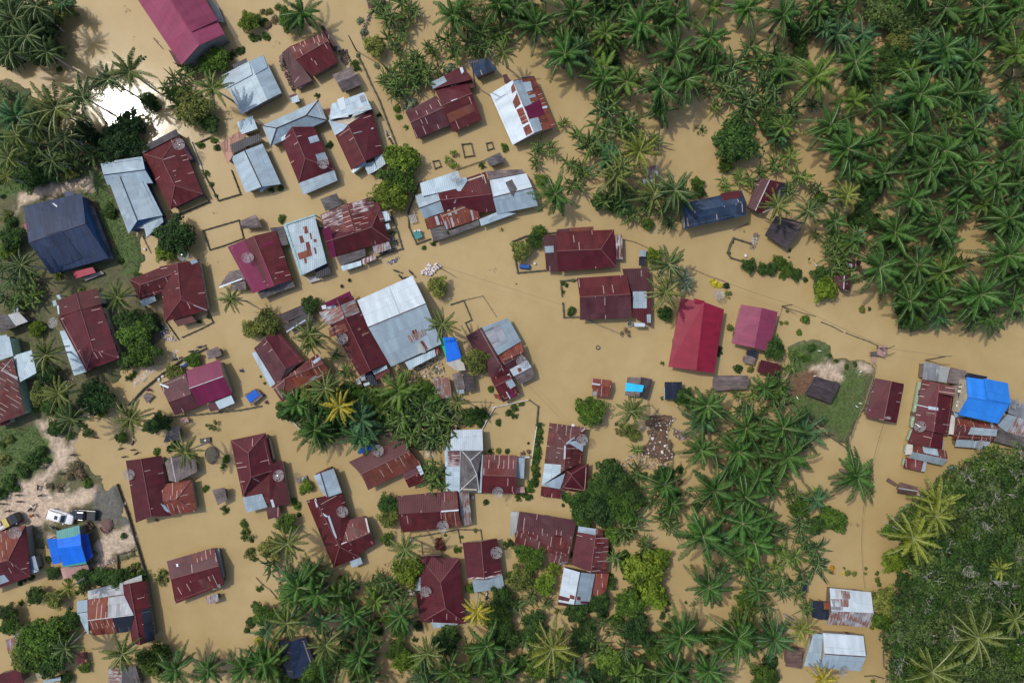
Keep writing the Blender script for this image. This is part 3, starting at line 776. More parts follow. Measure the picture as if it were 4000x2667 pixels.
q 12 1728 935 1880 932 1870 1372 1745 1372 1.8,2.1,2.1,1.8 zinc
g 12 1875 985 1970 1090 2085 990 1862 1378 2028 1222 2050 1386 2.0 3.0 asb asb 3 capwh
g 12 2085 1037 2078 1225 2068 1387 2400 1045 2392 1235 2390 1395 2.0 2.9 rustred red
x 12 1760 1000 1870 1000 1872 1145 1762 1145 peel
q 22 5 1055 117 1057 110 1255 35 1250 1.7 zinc
q 12 2045 1040 2085 1037 2070 1385 2035 1385 2.1 zinc
q 12 1775 800 1838 790 1838 860 1795 860 1.8 mauve
q 22 35 1340 112 1330 120 1385 32 1390 1.0 pinkwood
q 22 -5 1052 160 1055 160 1066 -5 1064 1.7 white open
house|red ribbed hip house with zinc corner sheets and a plain maroon hip wing|red ribbed hip house|w_cream
g 22 345 745 490 940 680 790 272 1320 478 1180 642 1115 1.7 3.0 rustred rustred 1 capred
g 22 468 1165 545 1215 705 1120 452 1358 548 1232 690 1390 1.6 2.7 maroon maroon 3
x 22 298 1117 450 1130 445 1205 272 1318 zinc
q 22 272 1320 487 1208 470 1285 440 1352 1.8,2.4,1.9,1.7 zinc
q 22 268 1328 450 1357 443 1440 263 1420 1.7,1.4 red
x 22 510 925 582 908 655 955 650 1008 zinc
x 22 495 930 572 872 580 880 500 945 white .1
x 22 632 822 668 790 680 796 640 828 white .1
x 22 480 955 495 950 490 1075 475 1078 white .1
house|wide plum-red house with rust smears beside leafy vines, bottom centre|plum-red house with rust smears|w_plank
g 23 68 -8 42 165 18 312 597 74 562 225 530 402 1.9 2.9 mauve rustred 0 -
q 23 325 372 525 402 515 482 340 455 1.7,1.5 rustred
q 23 -12 -5 66 -5 38 180 -18 232 1.5 dirty
house|red ribbed house ending in a bright zinc gable among vines, bottom centre|red and bright zinc vine house|w_plank
g 23 598 180 767 212 892 240 545 480 725 553 868 562 1.9 3.0 maroon rustred
g 23 478 508 627 552 763 566 425 822 572 848 712 838 2.2 3.2 white zinc
q 23 770 150 833 160 835 235 768 215 1.8 rustred
q 23 610 128 770 152 768 215 604 180 2.1 zinc
x 23 428 762 532 788 520 818 425 800 maroon
x 23 532 755 575 768 572 800 530 790 rust
x 23 598 770 630 775 628 815 598 808 rust
x 23 632 815 712 818 712 838 630 836 maroon
q 23 422 805 545 838 540 864 420 850 1.7 mauve
q 23 545 835 650 840 632 905 540 880 1.6 zinc
q 23 765 562 890 562 850 810 722 808 1.9,1.6 rust
house|big plain maroon hip-roofed house with zinc porch, bottom centre|big maroon hip house|w_cream
g 13 1505 410 1695 640 1865 425 1520 1005 1740 880 1927 1025 1.9 3.5 maroon maroon 3
q 13 1465 742 1600 735 1610 1000 1508 1002 1.9,2.2 red
q 13 1515 405 1708 395 1715 440 1520 450 1.9 maroon
q 13 1600 1002 1840 967 1855 1030 1635 1067 1.5 zinc
q 13 1490 602 1525 590 1535 715 1460 718 1.7 zinc
q 13 1400 680 1450 672 1465 760 1405 760 1.2 peel
house|small dark maroon gabled house with zinc foot strip and dish at its right edge|small maroon house with zinc foot|w_cream
g 13 1897 280 2067 268 2212 240 1940 614 2098 620 2258 577 1.8 2.8 maroon maroon
q 13 1985 627 2262 577 2283 700 2003 735 1.8,1.5 zinc
x 13 1942 590 2095 600 2098 616 1942 612 peel
x 13 2098 600 2255 552 2258 575 2098 617 peel
house|lone red house standing in open water, lower left|lone red house in open water|w_plank
g 03 1530 450 1568 612 1610 842 1967 323 2010 490 2062 665 1.7 2.7 mauve red
x 03 1765 385 1960 330 1980 400 1785 470 rustred
x 03 1815 620 1960 570 2010 700 1870 700 rustred
x 03 1940 680 2022 655 2030 690 1960 715 rz
q 03 1885 777 1995 745 2015 815 1915 845 1.3 rz
q 03 1975 337 2010 335 2062 590 2040 640 1.2 concrete
x 03 1615 475 1635 470 1640 495 1625 500 white
house|patchwork house of rust, grey and navy roofs crossed by a long red roof|striped patchwork house|w_plank
g 03 810 800 805 992 852 1132 1140 757 1228 940 1205 1092 1.9 3.0 rust rust 0 capwh
q 03 805 720 1125 640 1138 752 810 800 1.8,2.0 dirty
q 03 1125 640 1300 575 1305 628 1130 665 1.7 dirty
x 03 995 782 1140 758 1225 932 990 965 greyst
x 03 1030 965 1228 942 1205 1090 1080 1105 black
q 03 705 815 803 800 803 910 705 925 1.8 zinc
q 03 708 930 803 915 815 1132 772 1060 1.8,1.8,1.5,1.5 zinc
g 03 1130 668 1192 655 1337 628 1213 1205 1290 1218 1422 1170 1.9 3.0 maroon red
x 03 1300 892 1378 872 1420 1168 1340 1195 black
house|rust-red hip house cut by the left edge with zinc corner and a big dish|rusty house at the left edge|w_block
g 03 -250 250 -200 505 -150 745 237 115 75 440 282 590 2.4 3.6 rust maroon 2
q 03 218 437 318 397 358 535 232 502 2.0,1.8 zinc
q 03 230 507 355 540 275 570 250 560 1.9 zinc
x 03 0 582 40 572 88 630 0 662 zinc
shed|shelter draped in bright blue and teal tarpaulins beside the parked cars|blue tarpaulin shelter|w_plank
g 03 520 172 532 332 582 505 730 117 745 302 797 472 2.6 3.4 tarp tarp 0 -
x 03 520 172 730 117 738 212 524 248 teal
x 03 578 490 790 452 797 472 582 505 teal
q 03 430 245 522 240 560 465 485 478 2.0,2.4,2.3,1.9 tarp open
q 03 748 212 802 190 852 405 795 452 2.4,1.9,1.9,2.3 tarpdk open
q 03 555 515 800 475 830 555 582 615 1.7,1.3 pinkwood
house|rusty red roof with pale zinc sheets cut off by the left edge|red and zinc house at the left edge|w_green
q 02 -100 -50 85 -45 122 130 -60 190 2.8 zinc
q 02 120 130 290 78 335 287 185 370 2.5,2.7 zinc
q 02 -100 220 118 147 228 662 -60 770 3.2,3.0,2.6,2.8 rustred
x 02 115 150 120 147 15 275 8 268 dirty
x 02 15 265 20 260 165 325 160 345 dirty
q 02 -60 730 90 690 95 755 -60 790 1.9 red
shed|group of grey and pale sheet sheds at the left edge under banana plants|grey sheds at the left edge|w_plank
q 01 70 1322 170 1295 255 1385 145 1425 2.3 dirty
q 01 -40 1330 62 1322 152 1430 -10 1482 2.3 asb
q 01 150 1240 172 1235 165 1290 112 1307 2.0 dirty
q 01 -40 1520 60 1505 90 1568 -40 1600 2.2 zinc
house|long dark red roofed house with dish and pale green window boxes, right side|long dark red house with green shutters|w_green
g 32 1415 345 1570 385 1720 416 1335 790 1520 828 1655 855 2.2 3.4 maroon maroon
g 32 1335 792 1515 826 1612 850 1283 930 1482 970 1600 985 1.8 2.6 red maroon
g 32 1335 935 1330 1012 1298 1066 1637 1000 1652 1080 1600 1137 1.7 2.3 rust zinc 0 -
q 32 1265 1060 1457 1105 1435 1197 1243 1155 1.5 rustred
x 32 1430 1100 1457 1105 1437 1195 1405 1190 zinc
x 32 1415 955 1552 985 1568 1050 1430 1018 zinc
x 32 1470 590 1560 605 1560 632 1470 620 zinc .1
x 32 1365 577 1470 600 1470 606 1365 583 white
x 32 1420 350 1718 416 1712 500 1410 440 rustred
x 32 1452 650 1550 660 1545 692 1450 682 rustred
x 32 1447 722 1540 735 1535 765 1444 750 rustred
q 32 1600 905 1617 905 1605 990 1585 985 1.4 zinc
q 32 1365 490 1390 490 1385 522 1365 520 1.0 w_green open
q 32 1350 575 1370 575 1360 660 1338 655 1.0 w_green open
q 32 1320 710 1345 712 1335 790 1312 785 1.0 w_green open
q 32 1275 940 1335 945 1330 1030 1260 1040 1.4 cloth
shed|row of shabby blue-grey, white and thatch lean-tos above the long dark red house|row of shabby lean-tos|w_plank
q 32 1435 185 1577 215 1560 367 1418 345 1.9 greyst
q 32 1577 220 1670 240 1640 380 1562 367 1.8 dirty
q 32 1680 235 1825 270 1780 402 1645 375 1.8 thatch
q 32 1825 283 2018 322 2002 345 1825 325 1.7 black
house|tall house with a bright sky-blue tiled roof at the right edge|bright sky-blue roofed house|w_cream
g 32 1823 325 1837 512 1747 670 2195 380 2220 577 2110 752 4.0 5.2 blue blue 0 blue
x 32 1980 337 2195 380 2220 572 2002 525 blue .22
q 32 1745 400 1822 375 1836 512 1752 650 2.6 asb
x 32 1745 408 1805 408 1800 425 1748 422 w_white
x 32 1740 440 1795 445 1795 470 1742 465 w_white
x 32 1730 545 1782 545 1775 562 1730 560 w_white
x 32 1728 575 1775 580 1775 600 1725 597 w_white
q 32 1700 640 1745 645 1810 690 1720 695 2.0 zinc
house|low rusty red house with grey zinc sheets below the sky-blue roof|low rusty house under the blue roof|w_plank
g 32 1725 697 1742 768 1692 888 2112 760 2110 802 2070 915 1.8 2.6 rust rustred 0 -
x 32 1865 785 2105 803 2095 868 1835 850 zinc
x 32 2035 740 2060 742 2072 790 2050 792 zinc
q 32 1733 897 1893 905 1885 975 1718 962 1.5 zinc
q 32 1900 910 2045 915 2010 985 1880 975 1.4 zinc
q 32 1680 672 1722 680 1705 855 1658 848 1.6 cloth open
house|cluster of grey, rusty and zinc roofs cut by the right edge|grey and rusty cluster at the right edge|w_plank
q 32 2225 520 2400 600 2400 730 2205 655 2.3 greyst
q 32 2200 665 2292 690 2192 830 2110 770 2.1,1.9 zinc
q 32 2292 690 2420 735 2420 900 2192 828 2.2,1.8 rz
q 32 2112 780 2420 900 2390 1000 2060 910 1.7,1.5 asb
house|simple dark red gabled house with pale streaks left of the green-shuttered house|streaky dark red gabled house|w_plank
g 32 985 335 1133 363 1250 388 898 690 1062 722 1180 748 1.8 2.8 maroon maroon
x 32 1075 685 1130 685 1125 715 1072 710 peel
shed|small rust-brown gabled shed standing in open water|small rust-brown shed|w_plank
g 22 735 335 733 400 745 500 916 357 908 420 892 515 1.5 2.1 rust rust 0 -
x 22 733 378 812 390 810 402 733 392 white
x 22 745 455 775 457 770 500 745 495 zinc
hut|thatched hut with a cyan tarpaulin across it above the coconut palm|thatched hut with cyan tarpaulin|w_plank
q 22 1060 325 1185 330 1172 502 1038 495 1.6 thatch
q 22 1185 325 1290 345 1245 530 1165 505 1.4,1.4,1.1,1.3 thatchdk
x 22 1045 375 1212 402 1195 462 1040 455 cyan .1
hut|small black sheet-roofed hut with a white side in the flood|small black-roofed hut|w_white
q 22 1402 370 1562 370 1560 530 1405 530 1.8,1.5 black
q 22 1395 420 1412 425 1415 528 1398 528 1.3 white open
hut|long grey thatched gable roof above the palm grove|long grey thatched roof|w_plank
g 22 1852 310 1843 350 1838 450 2172 312 2175 348 2160 432 1.6 2.2 thatch thatch 0 -
house|bright crimson-roofed house with a light left and deep right slope|bright crimson-roofed house|w_cream
g 21 1552 1166 1765 1205 1948 1272 1437 1798 1692 1835 1856 1860 2.1 3.1 crimson crimson 0 -
q 21 1675 1172 1770 1195 1768 1232 1672 1212 3.2,3.2,2.9,3.1 crimson
house|smaller rose-magenta gabled house just right of the crimson one|rose-magenta gabled house|w_cream
g 21 2105 1227 2295 1258 2441 1295 2022 1585 2224 1625 2362 1665 2.0 3.0 pink pink
hut|dark sheet and thatch privy just below the rose-magenta house|-|w_plank
q 22 2160 75 2255 85 2245 150 2152 122 1.3 black
q 22 2130 125 2240 140 2222 210 2122 190 1.3 thatch
shed|small dark red shed among bushes below the rose-magenta house|small red shed in bushes|w_plank
q V 1748 826 1797 838 1790 866 1740 855 1.6 maroon
house|wide red hip-ended house with pale square marks above the two-tone house|red hip-ended house with pale marks|w_plank
g 21 405 562 415 738 430 927 937 540 815 722 957 882 1.9 3.2 red maroon 2
q 21 525 525 748 512 750 550 530 562 1.8 rust
q 21 290 597 405 585 425 925 315 922 1.5 mauve
x 21 300 695 380 688 385 750 305 755 zinc
q 21 945 592 1010 590 1018 812 957 812 1.5 peel
q 21 410 540 525 528 530 560 412 570 1.8 mauve
house|two-tone house, red upper slope and plum lower slope, with a zinc-topped wing|two-tone red and plum house|w_plank
g 21 597 985 622 1160 625 1370 1050 955 1090 1132 1098 1350 1.9 3.1 red mauve
q 21 1012 900 1258 893 1275 1100 1065 1110 1.7,1.8 mauve
q 21 1095 1100 1275 1095 1275 1425 1112 1335 1.7 maroon
x 21 1110 1108 1237 1107 1237 1262 1112 1262 zinc
x 21 1237 1318 1275 1318 1275 1395 1240 1395 zinc
q 21 1122 1395 1222 1400 1220 1432 1125 1430 1.8 white open
house|long navy-blue ribbed roof house half under coconut palms|long navy ribbed house|w_cream
g 21 1545 305 1580 395 1592 533 2110 182 2150 285 2152 408 3.3 4.1 navyst navyst 0 -
x 21 1910 215 2085 180 2115 240 1942 275 red
shed|long dark rusty shed with white-edged roof seams right of the navy ribbed house|dark rusty shed with white seams|w_plank
g V 1716 476 1735 484 1752 492 1742 409 1768 413 1796 420 1.7 2.3 mauve maroon 0 capwh
q V 1768 413 1806 421 1800 452 1782 448 1.6 black
hut|large dark brown thatched hut at the palm plantation edge|large dark thatched hut|w_plank
g V 1783 496 1770 516 1757 539 1850 512 1829 542 1806 572 1.7 2.7 thatchdk thatchdk 0 -
shed|rusty sheet shed hidden under the coconut palms at the upper centre|-|w_plank
q V 1474 388 1508 378 1512 404 1482 412 1.8 rz
q V 1475 412 1498 405 1500 420 1480 424 1.5 zinc open
shed|dark maroon sheet hut with pale ridge beside the plantation bananas|maroon hut by plantation|w_plank
g 31 625 960 700 965 785 962 650 1068 695 1090 742 1120 1.8 2.4 mauve mauve 0 capwh
q 31 730 800 860 830 840 885 742 872 1.9 mauve
x 31 745 855 770 855 775 885 750 885 zinc
shed|rust and zinc sheet shed among oil palms near the right edge|-|w_plank
q 31 2185 250 2310 190 2322 340 2220 357 1.8 rz
shed|tiny kiosk with pale zinc top and dark base beside the round bush|-|w_plank
q 21 1172 730 1232 730 1228 790 1170 785 1.7 zinc
q 21 1168 790 1228 790 1225 872 1165 870 1.1 black
house|half white, half rusty patchwork gabled house, lower right|white and rusty patchwork house|w_plank
g 33 567 695 583 905 540 1028 945 733 970 925 922 1056 1.9 3.0 white rz 0 -
x 33 575 792 740 795 738 868 600 862 rz
x 33 668 715 755 725 755 795 680 790 rz
x 33 610 705 665 715 680 790 625 780 dirty
x 33 575 862 690 870 685 900 582 895 greyst
q 33 405 810 510 822 500 992 402 960 1.5 black open
q 33 510 825 578 832 575 892 515 882 1.6 rust
q 33 512 895 585 905 545 990 500 985 1.5 black open
house|wide two-part bright zinc house with a dark maroon ridge, bottom right|two-part bright zinc house|w_cream
q 33 420 1112 507 1120 480 1427 330 1407 1.9 zinc
g 33 505 1107 520 1300 476 1425 876 1133 900 1325 848 1458 2.2 3.3 white zinc
hut|square rusty-brown thatch hut left of the two-part zinc house|-|w_plank
q 33 175 1245 320 1250 310 1440 160 1412 1.5 thatchbr
shed|small dark sheet shelter under banana leaves, lower right|-|w_plank
q 33 295 630 365 632 362 742 310 742 1.4 black
house|dark slate-blue gabled house half buried under coconut palms at the bottom|dark slate-blue house at the bottom|w_plank
g 13 200 1165 308 1190 455 1150 250 1480 345 1528 565 1465 1.9 2.9 black navy 0
hut|dark thatched hut on the small grass island|thatched hut on the grass island|w_plank
g 32 430 320 395 392 338 480 662 382 625 472 572 568 1.7 2.6 thatchdk thatchdk 0 -
hut|low arched thatch boat shelter with a pale ridge strip, right of the star-shaped palm|low thatch boat shelter|w_plank
g 32 1210 1290 1200 1345 1185 1385 1380 1335 1372 1372 1360 1420 1.2 1.8 thatchbr thatchbr 0 capwh
shed|weathered plank platform in two pieces at the end of the wire fence|weathered plank platform|w_plank
q 32 1020 35 1100 45 1075 145 1000 120 .9 pinkwood open
q 32 945 95 1032 85 1036 130 945 135 .7 asb open
q 32 952 135 990 140 990 200 960 195 .5 pinkwood open
shed|rust and grey striped sheet shed above the banana thicket|striped sheet shed|w_plank
q 12 1620 342 1775 325 1800 510 1680 525 1.8 rz
hut|pair of narrow pale and dark thatched bathing huts by the cream tarpaulin|paired bathing huts|w_plank
q 12 1800 295 1890 280 1922 430 1835 440 1.6 thatch open
q 12 1902 280 1992 295 2012 440 1930 462 1.5 thatchdk open
q 12 1840 440 1912 432 1912 475 1850 480 1.3 zinc open
shed|lean-to of blue, green and cream tarpaulins beside the large bright zinc house|blue and cream tarpaulin lean-to|w_plank
q 12 1720 -40 1830 -40 1890 150 1755 190 1.8,1.8,1.5,1.5 tarp open
q 12 1680 -30 1722 -35 1760 190 1745 150 1.8,1.8,1.5,1.5 green open
q 12 1742 198 1895 152 1925 262 1845 270 1.5,1.2 cloth open
hut|dark burnt-looking thatch shed with a white beam by the shallow road|dark thatch shed with white beam|w_plank
q 11 215 1322 430 1228 480 1300 250 1400 1.2,1.2,1.8,1.8 thatchdk
q 11 245 1420 482 1298 538 1372 285 1475 1.9,1.9,1.4,1.4 asb
x 11 275 1475 450 1365 458 1375 285 1485 white
hut|small grey thatched hut beside the rectangular pond wall|-|w_plank
g 11 -145 460 -140 500 -130 535 -5 402 15 430 60 520 1.4 1.9 thatch thatch 0 -
shed|brown thatched shed cut by the top edge of the photo|brown thatched shed at the top|w_plank
q 10 1000 -60 1190 -60 1180 20 1035 85 1.9,1.9,1.6,1.6 thatchbr
shed|pale and dark sheet gable at the bottom edge between palm and round tree|pale and dark shed at the bottom edge|w_plank
g 03 1000 1425 1122 1430 1245 1408 992 1620 1115 1640 1305 1620 1.7 2.3 rz asb 0 -
shed|dark maroon roof corner in the bottom left corner|maroon roof in the bottom left corner|w_plank
q 03 -60 1500 182 1440 220 1568 -60 1640 1.9 maroon
shed|small striped rust and zinc shed at the left edge beside the big leafy tree|-|w_plank
q 03 50 1170 130 1150 180 1290 75 1300 1.5 rz
q 03 125 1110 178 1105 180 1200 150 1190 1.4 zinc
shed|tiny maroon kiosk between the big leafy tree and open water, bottom left|-|w_plank
q 03 700 1300 765 1290 780 1380 715 1392 1.3 maroon
shed|pale sheet roof poking from bushes at the bottom left|-|w_plank
q 03 395 1545 555 1510 560 1540 400 1575 1.5 zinc
hut|small thatched hut with blue tarpaulin moored to a fence beside the magenta house|-|w_plank
q 02 2245 485 2351 430 2415 500 2310 590 .9 thatch open
x 02 2255 505 2345 440 2385 490 2300 560 tarp .1
shed|pale zinc sheet shelter poking out of the forest edge near the yellow-green palm|-|w_plank
q 32 1455 1385 1580 1342 1590 1375 1500 1420 1.5 zinc
'''
cur = None
for ln in HS.strip().split('\n') + ['END|||']:
    if '|' in ln:
        if cur and cur[4]: house(cur[0], cur[1], None if cur[2] == '-' else cur[2], cur[3], '\n'.join(cur[4]))
        cur = ln.split('|')[:4] + [[]]
    else: cur[4].append(ln)
# ---------------------------------------------------------------- vegetation meshes
def rnd(a, b): return random.uniform(a, b)
def frond(b, az, el, Lf, droop, nst, lmax, lw, hang, vbase, mat_leaf=0, mat_r=1, rw=.05, base_bare=.12, curl=0.0):
    p = Vector((0, 0, 0)); ca = [] ; e = el; a = az; st = Lf / nst
    P_ = [p.copy()]
    for i in range(nst):
        t = (i + 1) / nst; e = el - droop * (t ** 1.25); a = az + curl * t
        p = p + Vector((math.cos(e) * math.cos(a), math.cos(e) * math.sin(a), math.sin(e))) * st
        P_.append(p.copy())
    b.tube(P_[::3] + ([P_[-1]] if nst % 3 else []), [rw * (1 - .8 * i / (nst / 3 + 1)) for i in range(len(P_[::3]) + (1 if nst % 3 else 0))], mat_r, 3, False, vbase)
    for i in range(int(nst * base_bare), nst):
        t = i / nst; q = P_[i]; f = (P_[i + 1] - P_[i]).normalized(); s = f.cross(Vector((0, 0, 1)))
        s = s.normalized() if s.length > .05 else Vector((-math.sin(az), math.cos(az), 0)); up = s.cross(f)
        ll = lmax * (max(.08, math.sin(math.pi * min(1, t * .86 + .12))) ** .55)
        for sg in (-1, 1):
            l2 = ll * rnd(.72, 1.2); hg = hang * rnd(.4, 1.6)
            d = (s * sg * 1.0 + f * (.35 + .5 * t) - up * hg).normalized(); e1 = q + d * l2 * .55; e2 = q + (d + Vector((0, 0, -hang * .9))).normalized() * l2
            w = f * lw; n = len(b.v); v = min(1, max(0, vbase + rnd(-.3, .3)))
            b.v += [tuple(q - w), tuple(q + w), tuple(e1 + w * .9), tuple(e1 - w * .9), tuple(e2 + w * .25), tuple(e2 - w * .25)]
            b.face([n, n + 1, n + 2, n + 3], mat_leaf, v); b.face([n + 3, n + 2, n + 4, n + 5], mat_leaf, v)
def oil_crown(seed):
    random.seed(seed); b = MB(); n = 25; g = 2.39996; a0 = rnd(0, 6)
    for i in range(n):
        if random.random() < .12: continue
        t = i / n; el = math.radians(76 - 86 * t ** .8 + rnd(-12, 12)); Lf = 5.5 * (0.58 + .45 * min(1, t * 1.6)) * rnd(.72, 1.1)
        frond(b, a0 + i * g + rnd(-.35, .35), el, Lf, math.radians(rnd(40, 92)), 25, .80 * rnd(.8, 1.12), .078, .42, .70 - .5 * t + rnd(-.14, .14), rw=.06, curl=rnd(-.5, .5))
    for i in range(random.choice((0, 0, 2, 3))): frond(b, rnd(0, 6.28), -.25, rnd(3, 4.4), math.radians(60), 14, .5, .04, .9, .5, 2, 2, .05)
    b.tube([(0, 0, -.8), (0, 0, .25)], [.55, .2], 1, 7, True, .2)
    me = mesh('crown', b.v, b.f, ['leafshiny', 'rachis', 'deadfrond'], b.m, None, b.c); return me
def coco_crown(seed):
    random.seed(seed); b = MB(); n = 19; g = 2.39996; a0 = rnd(0, 6)
    for i in range(n):
        t = i / n; el = math.radians(66 - 74 * t + rnd(-8, 8)); Lf = 4.3 * (.72 + .33 * min(1, t * 1.8)) * rnd(.85, 1.1)
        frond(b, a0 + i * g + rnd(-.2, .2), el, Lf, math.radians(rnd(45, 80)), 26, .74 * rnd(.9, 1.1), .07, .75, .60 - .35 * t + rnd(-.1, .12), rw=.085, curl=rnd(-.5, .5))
    b.tube([(0, 0, -.6), (0, 0, .2)], [.35, .15], 1, 7, True, .2)
    return mesh('crown', b.v, b.f, ['leaf', 'rachis'], b.m, None, b.c)
def banana_crown(seed, nst=3):
    random.seed(seed); b = MB()
    for s in range(nst):
        ox, oy = (0, 0) if s == 0 else (rnd(-1.2, 1.2), rnd(-1.2, 1.2)); oz = rnd(-.5, .2); n = random.choice((6, 7, 8, 9)); a0 = rnd(0, 6)
        for i in range(n):
            az = a0 + i * 2.4 + rnd(-.2, .2); el = math.radians(70 - 66 * i / n + rnd(-12, 12)); Lf = rnd(1.9, 3.2) * (.8 if s else 1)
            K = 9; p = Vector((ox, oy, oz)); c = []; droop = math.radians(rnd(50, 95)); tat = random.random() < .45; vb = rnd(.15, .75); cu = rnd(-.3, .3)
            for k in range(K + 1):
                t = k / K; e = el - droop * t ** 1.3; a = az + cu * t
                c.append(p.copy()); p = p + Vector((math.cos(e) * math.cos(a), math.cos(e) * math.sin(a), math.sin(e))) * (Lf / K)
            for k in range(1, K):
                f = (c[k + 1] - c[k]).normalized(); sd = f.cross(Vector((0, 0, 1)))
                sd = sd.normalized() if sd.length > .05 else Vector((-math.sin(az), math.cos(az), 0))
                w0 = .17 * math.sin(math.pi * (k / K) ** .8) + .03; w1 = .17 * math.sin(math.pi * min(1, ((k + 1) / K)) ** .8) + .02
                for sg in (-1, 1):
                    dr = Vector((0, 0, -.22 - (.25 if tat else 0) * random.random())); gap = .18 * random.random() if tat else 0
                    w_ = rnd(.55, 1.0) if tat else 1
                    q0 = c[k]; q1 = c[k] + (c[k + 1] - c[k]) * (1 - gap)
                    b.poly([q0, q1, q1 + sd * sg * w1 * w_ + dr * w1 * 2, q0 + sd * sg * w0 * w_ + dr * w0 * 2], 0, min(1, max(0, vb + rnd(-.12, .12) + (.1 if sg > 0 else -.05))))
            b.tube([c[0], c[K // 3], c[2 * K // 3], c[K]], [.06, .05, .04, .012], 1, 3, False, .8)
        b.tube([(ox, oy, -2.6), (ox, oy, oz)], [.16, .09], 1, 6, False, .3)
    return mesh('leaves', b.v, b.f, ['leafshiny', 'rachis'], b.m, None, b.c)
def leaf_cloud(b, cs, nl, size, vb=.5, up=.5, mat=0):
    for (c, r, vv) in cs:
        for _ in range(nl):
            z = rnd(-.35, 1); th = rnd(0, 6.283); rr = math.sqrt(max(0, 1 - z * z)); nrm = Vector((rr * math.cos(th), rr * math.sin(th), z))
            p = c + nrm * r * rnd(.72, 1.08); nn = (nrm + Vector((rnd(-.8, .8), rnd(-.8, .8), rnd(-.4, .8) + up))).normalized()
            t = nn.orthogonal().normalized(); t = (Matrix.Rotation(rnd(0, 6.28), 3, nn) @ t); u = nn.cross(t); s = size * rnd(.6, 1.35)
            n = len(b.v); b.v += [tuple(p - t * s), tuple(p + u * s * .48 - t * s * .1 - nn * s * .1), tuple(p + t * s), tuple(p - u * s * .48 - t * s * .1 - nn * s * .1)]
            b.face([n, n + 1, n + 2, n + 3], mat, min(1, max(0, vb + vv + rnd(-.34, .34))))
def broad_crown(seed, ncl=58, nl=46, size=.074, spread=1.0, rcl=(.15, .27), branches=5, gap=0.0):
    random.seed(seed); b = MB(); cs = []; lobes = [(rnd(0, 6.28), rnd(.75, 1.15)) for _ in range(7)]
    for i in range(ncl):
        t = (i + .5) / ncl; th = i * 2.39996 + rnd(-.3, .3); rad = math.sqrt(t)
        lob = 1 + .20 * math.sin(3 * th + seed) + .14 * math.sin(5 * th + 2 * seed)
        if random.random() < gap: continue
        z = .62 * math.sqrt(max(0, 1 - (rad * .93) ** 2)) + rnd(-.14, .10)
        cs.append((Vector((math.cos(th) * rad * .84 * lob, math.sin(th) * rad * .84 * lob, z * (.9 if spread > .5 else .5))), rnd(*rcl), rnd(-.3, .3)))
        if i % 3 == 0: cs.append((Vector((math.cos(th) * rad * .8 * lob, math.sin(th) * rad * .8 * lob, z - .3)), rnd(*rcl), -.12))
    leaf_cloud(b, cs, nl, size)
    for c, r, v in random.sample(cs, min(branches, len(cs))): b.tube([(0, 0, -.35), c * .5 + Vector((0, 0, -.1)), c], [.05, .03, .01], 1, 4, False, .3)
    return mesh('crown', b.v, b.f, ['leaf', 'bark'], b.m, None, b.c)
def bush_crown(seed):
    random.seed(seed); b = MB(); cs = []
    for i in range(18):
        th = rnd(0, 6.28); rad = 0 if i == 0 else .22 if i < 4 else math.sqrt(random.random()) * .75
        cs.append((Vector((math.cos(th) * rad, math.sin(th) * rad, rnd(.15, .55) * (1.2 - rad))), rnd(.2, .36), rnd(-.2, .2)))
    leaf_cloud(b, cs, 42, .11)
    b.tube([(0, 0, -1), (0, 0, .3)], [.06, .03], 1, 4, False, .3)
    return mesh('foliage', b.v, b.f, ['leaf', 'bark'], b.m, None, b.c)
def sparse_crown(seed, pale=False):
    random.seed(seed); b = MB(); cs = []
    for i in range(11):
        th = rnd(0, 6.28); rad = rnd(.25, .95); e = Vector((math.cos(th) * rad, math.sin(th) * rad, rnd(.2, .7)))
        b.tube([(0, 0, -1), e * .4 + Vector((0, 0, .1)), e], [.045, .028, .008], 1, 4, False, .3)
        cs.append((e, rnd(.13, .24), rnd(-.2, .2)))
    leaf_cloud(b, cs, 30, .085)
    return mesh('foliage', b.v, b.f, ['leaf', 'barkpale' if pale else 'bark'], b.m, None, b.c)
def bare_mesh(seed, mat='barkpale'):
    random.seed(seed); b = MB()
    def rec(p, d, l, r, dep):
        q = p + d * l; mid = (p + q) / 2 + Vector((rnd(-.08, .08), rnd(-.08, .08), rnd(-.05, .05))) * l
        b.tube([p, mid, q], [r, r * .8, r * .55], 0, 4, False, .5)
        if dep == 0: return
        for _ in range(random.choice((2, 3, 3))):
            nd = (d + Vector((rnd(-.9, .9), rnd(-.9, .9), rnd(-.35, .45)))).normalized(); rec(q, nd, l * rnd(.6, .82), r * .55, dep - 1)
    for i in range(3):
        a = rnd(0, 6.28); rec(Vector((0, 0, -.3)), Vector((math.cos(a) * .8, math.sin(a) * .8, .65)).normalized(), .42, .035, 3)
    return mesh('branches', b.v, b.f, [mat], b.m, None, b.c)
def rubber_crown(seed):
    random.seed(seed); b = MB(); cs = []
    for i in range(34):
        t = (i + .5) / 34; th = i * 2.39996; rad = math.sqrt(t) * .95
        cs.append((Vector((math.cos(th) * rad, math.sin(th) * rad, rnd(.05, .55))), rnd(.14, .27), rnd(-.25, .25)))
    leaf_cloud(b, cs, 50, .062, .45)
    return mesh('crown', b.v, b.f, ['leaf'], b.m, None, b.c)
def trunk_mesh(name, r0, r1, mat):
    b = MB(); b.tube([(0, 0, 0), (.02, .01, .35), (-.01, .02, .7), (0, 0, 1)], [r0, r0 * .9, r1 * 1.05, r1], 0, 8, True)
    return mesh('trunk', b.v, b.f, [mat], b.m, smooth=True)
OIL = [oil_crown(s) for s in range(11, 20)]; COC = [coco_crown(s) for s in range(21, 26)]; BAN = [banana_crown(s) for s in range(31, 38)]
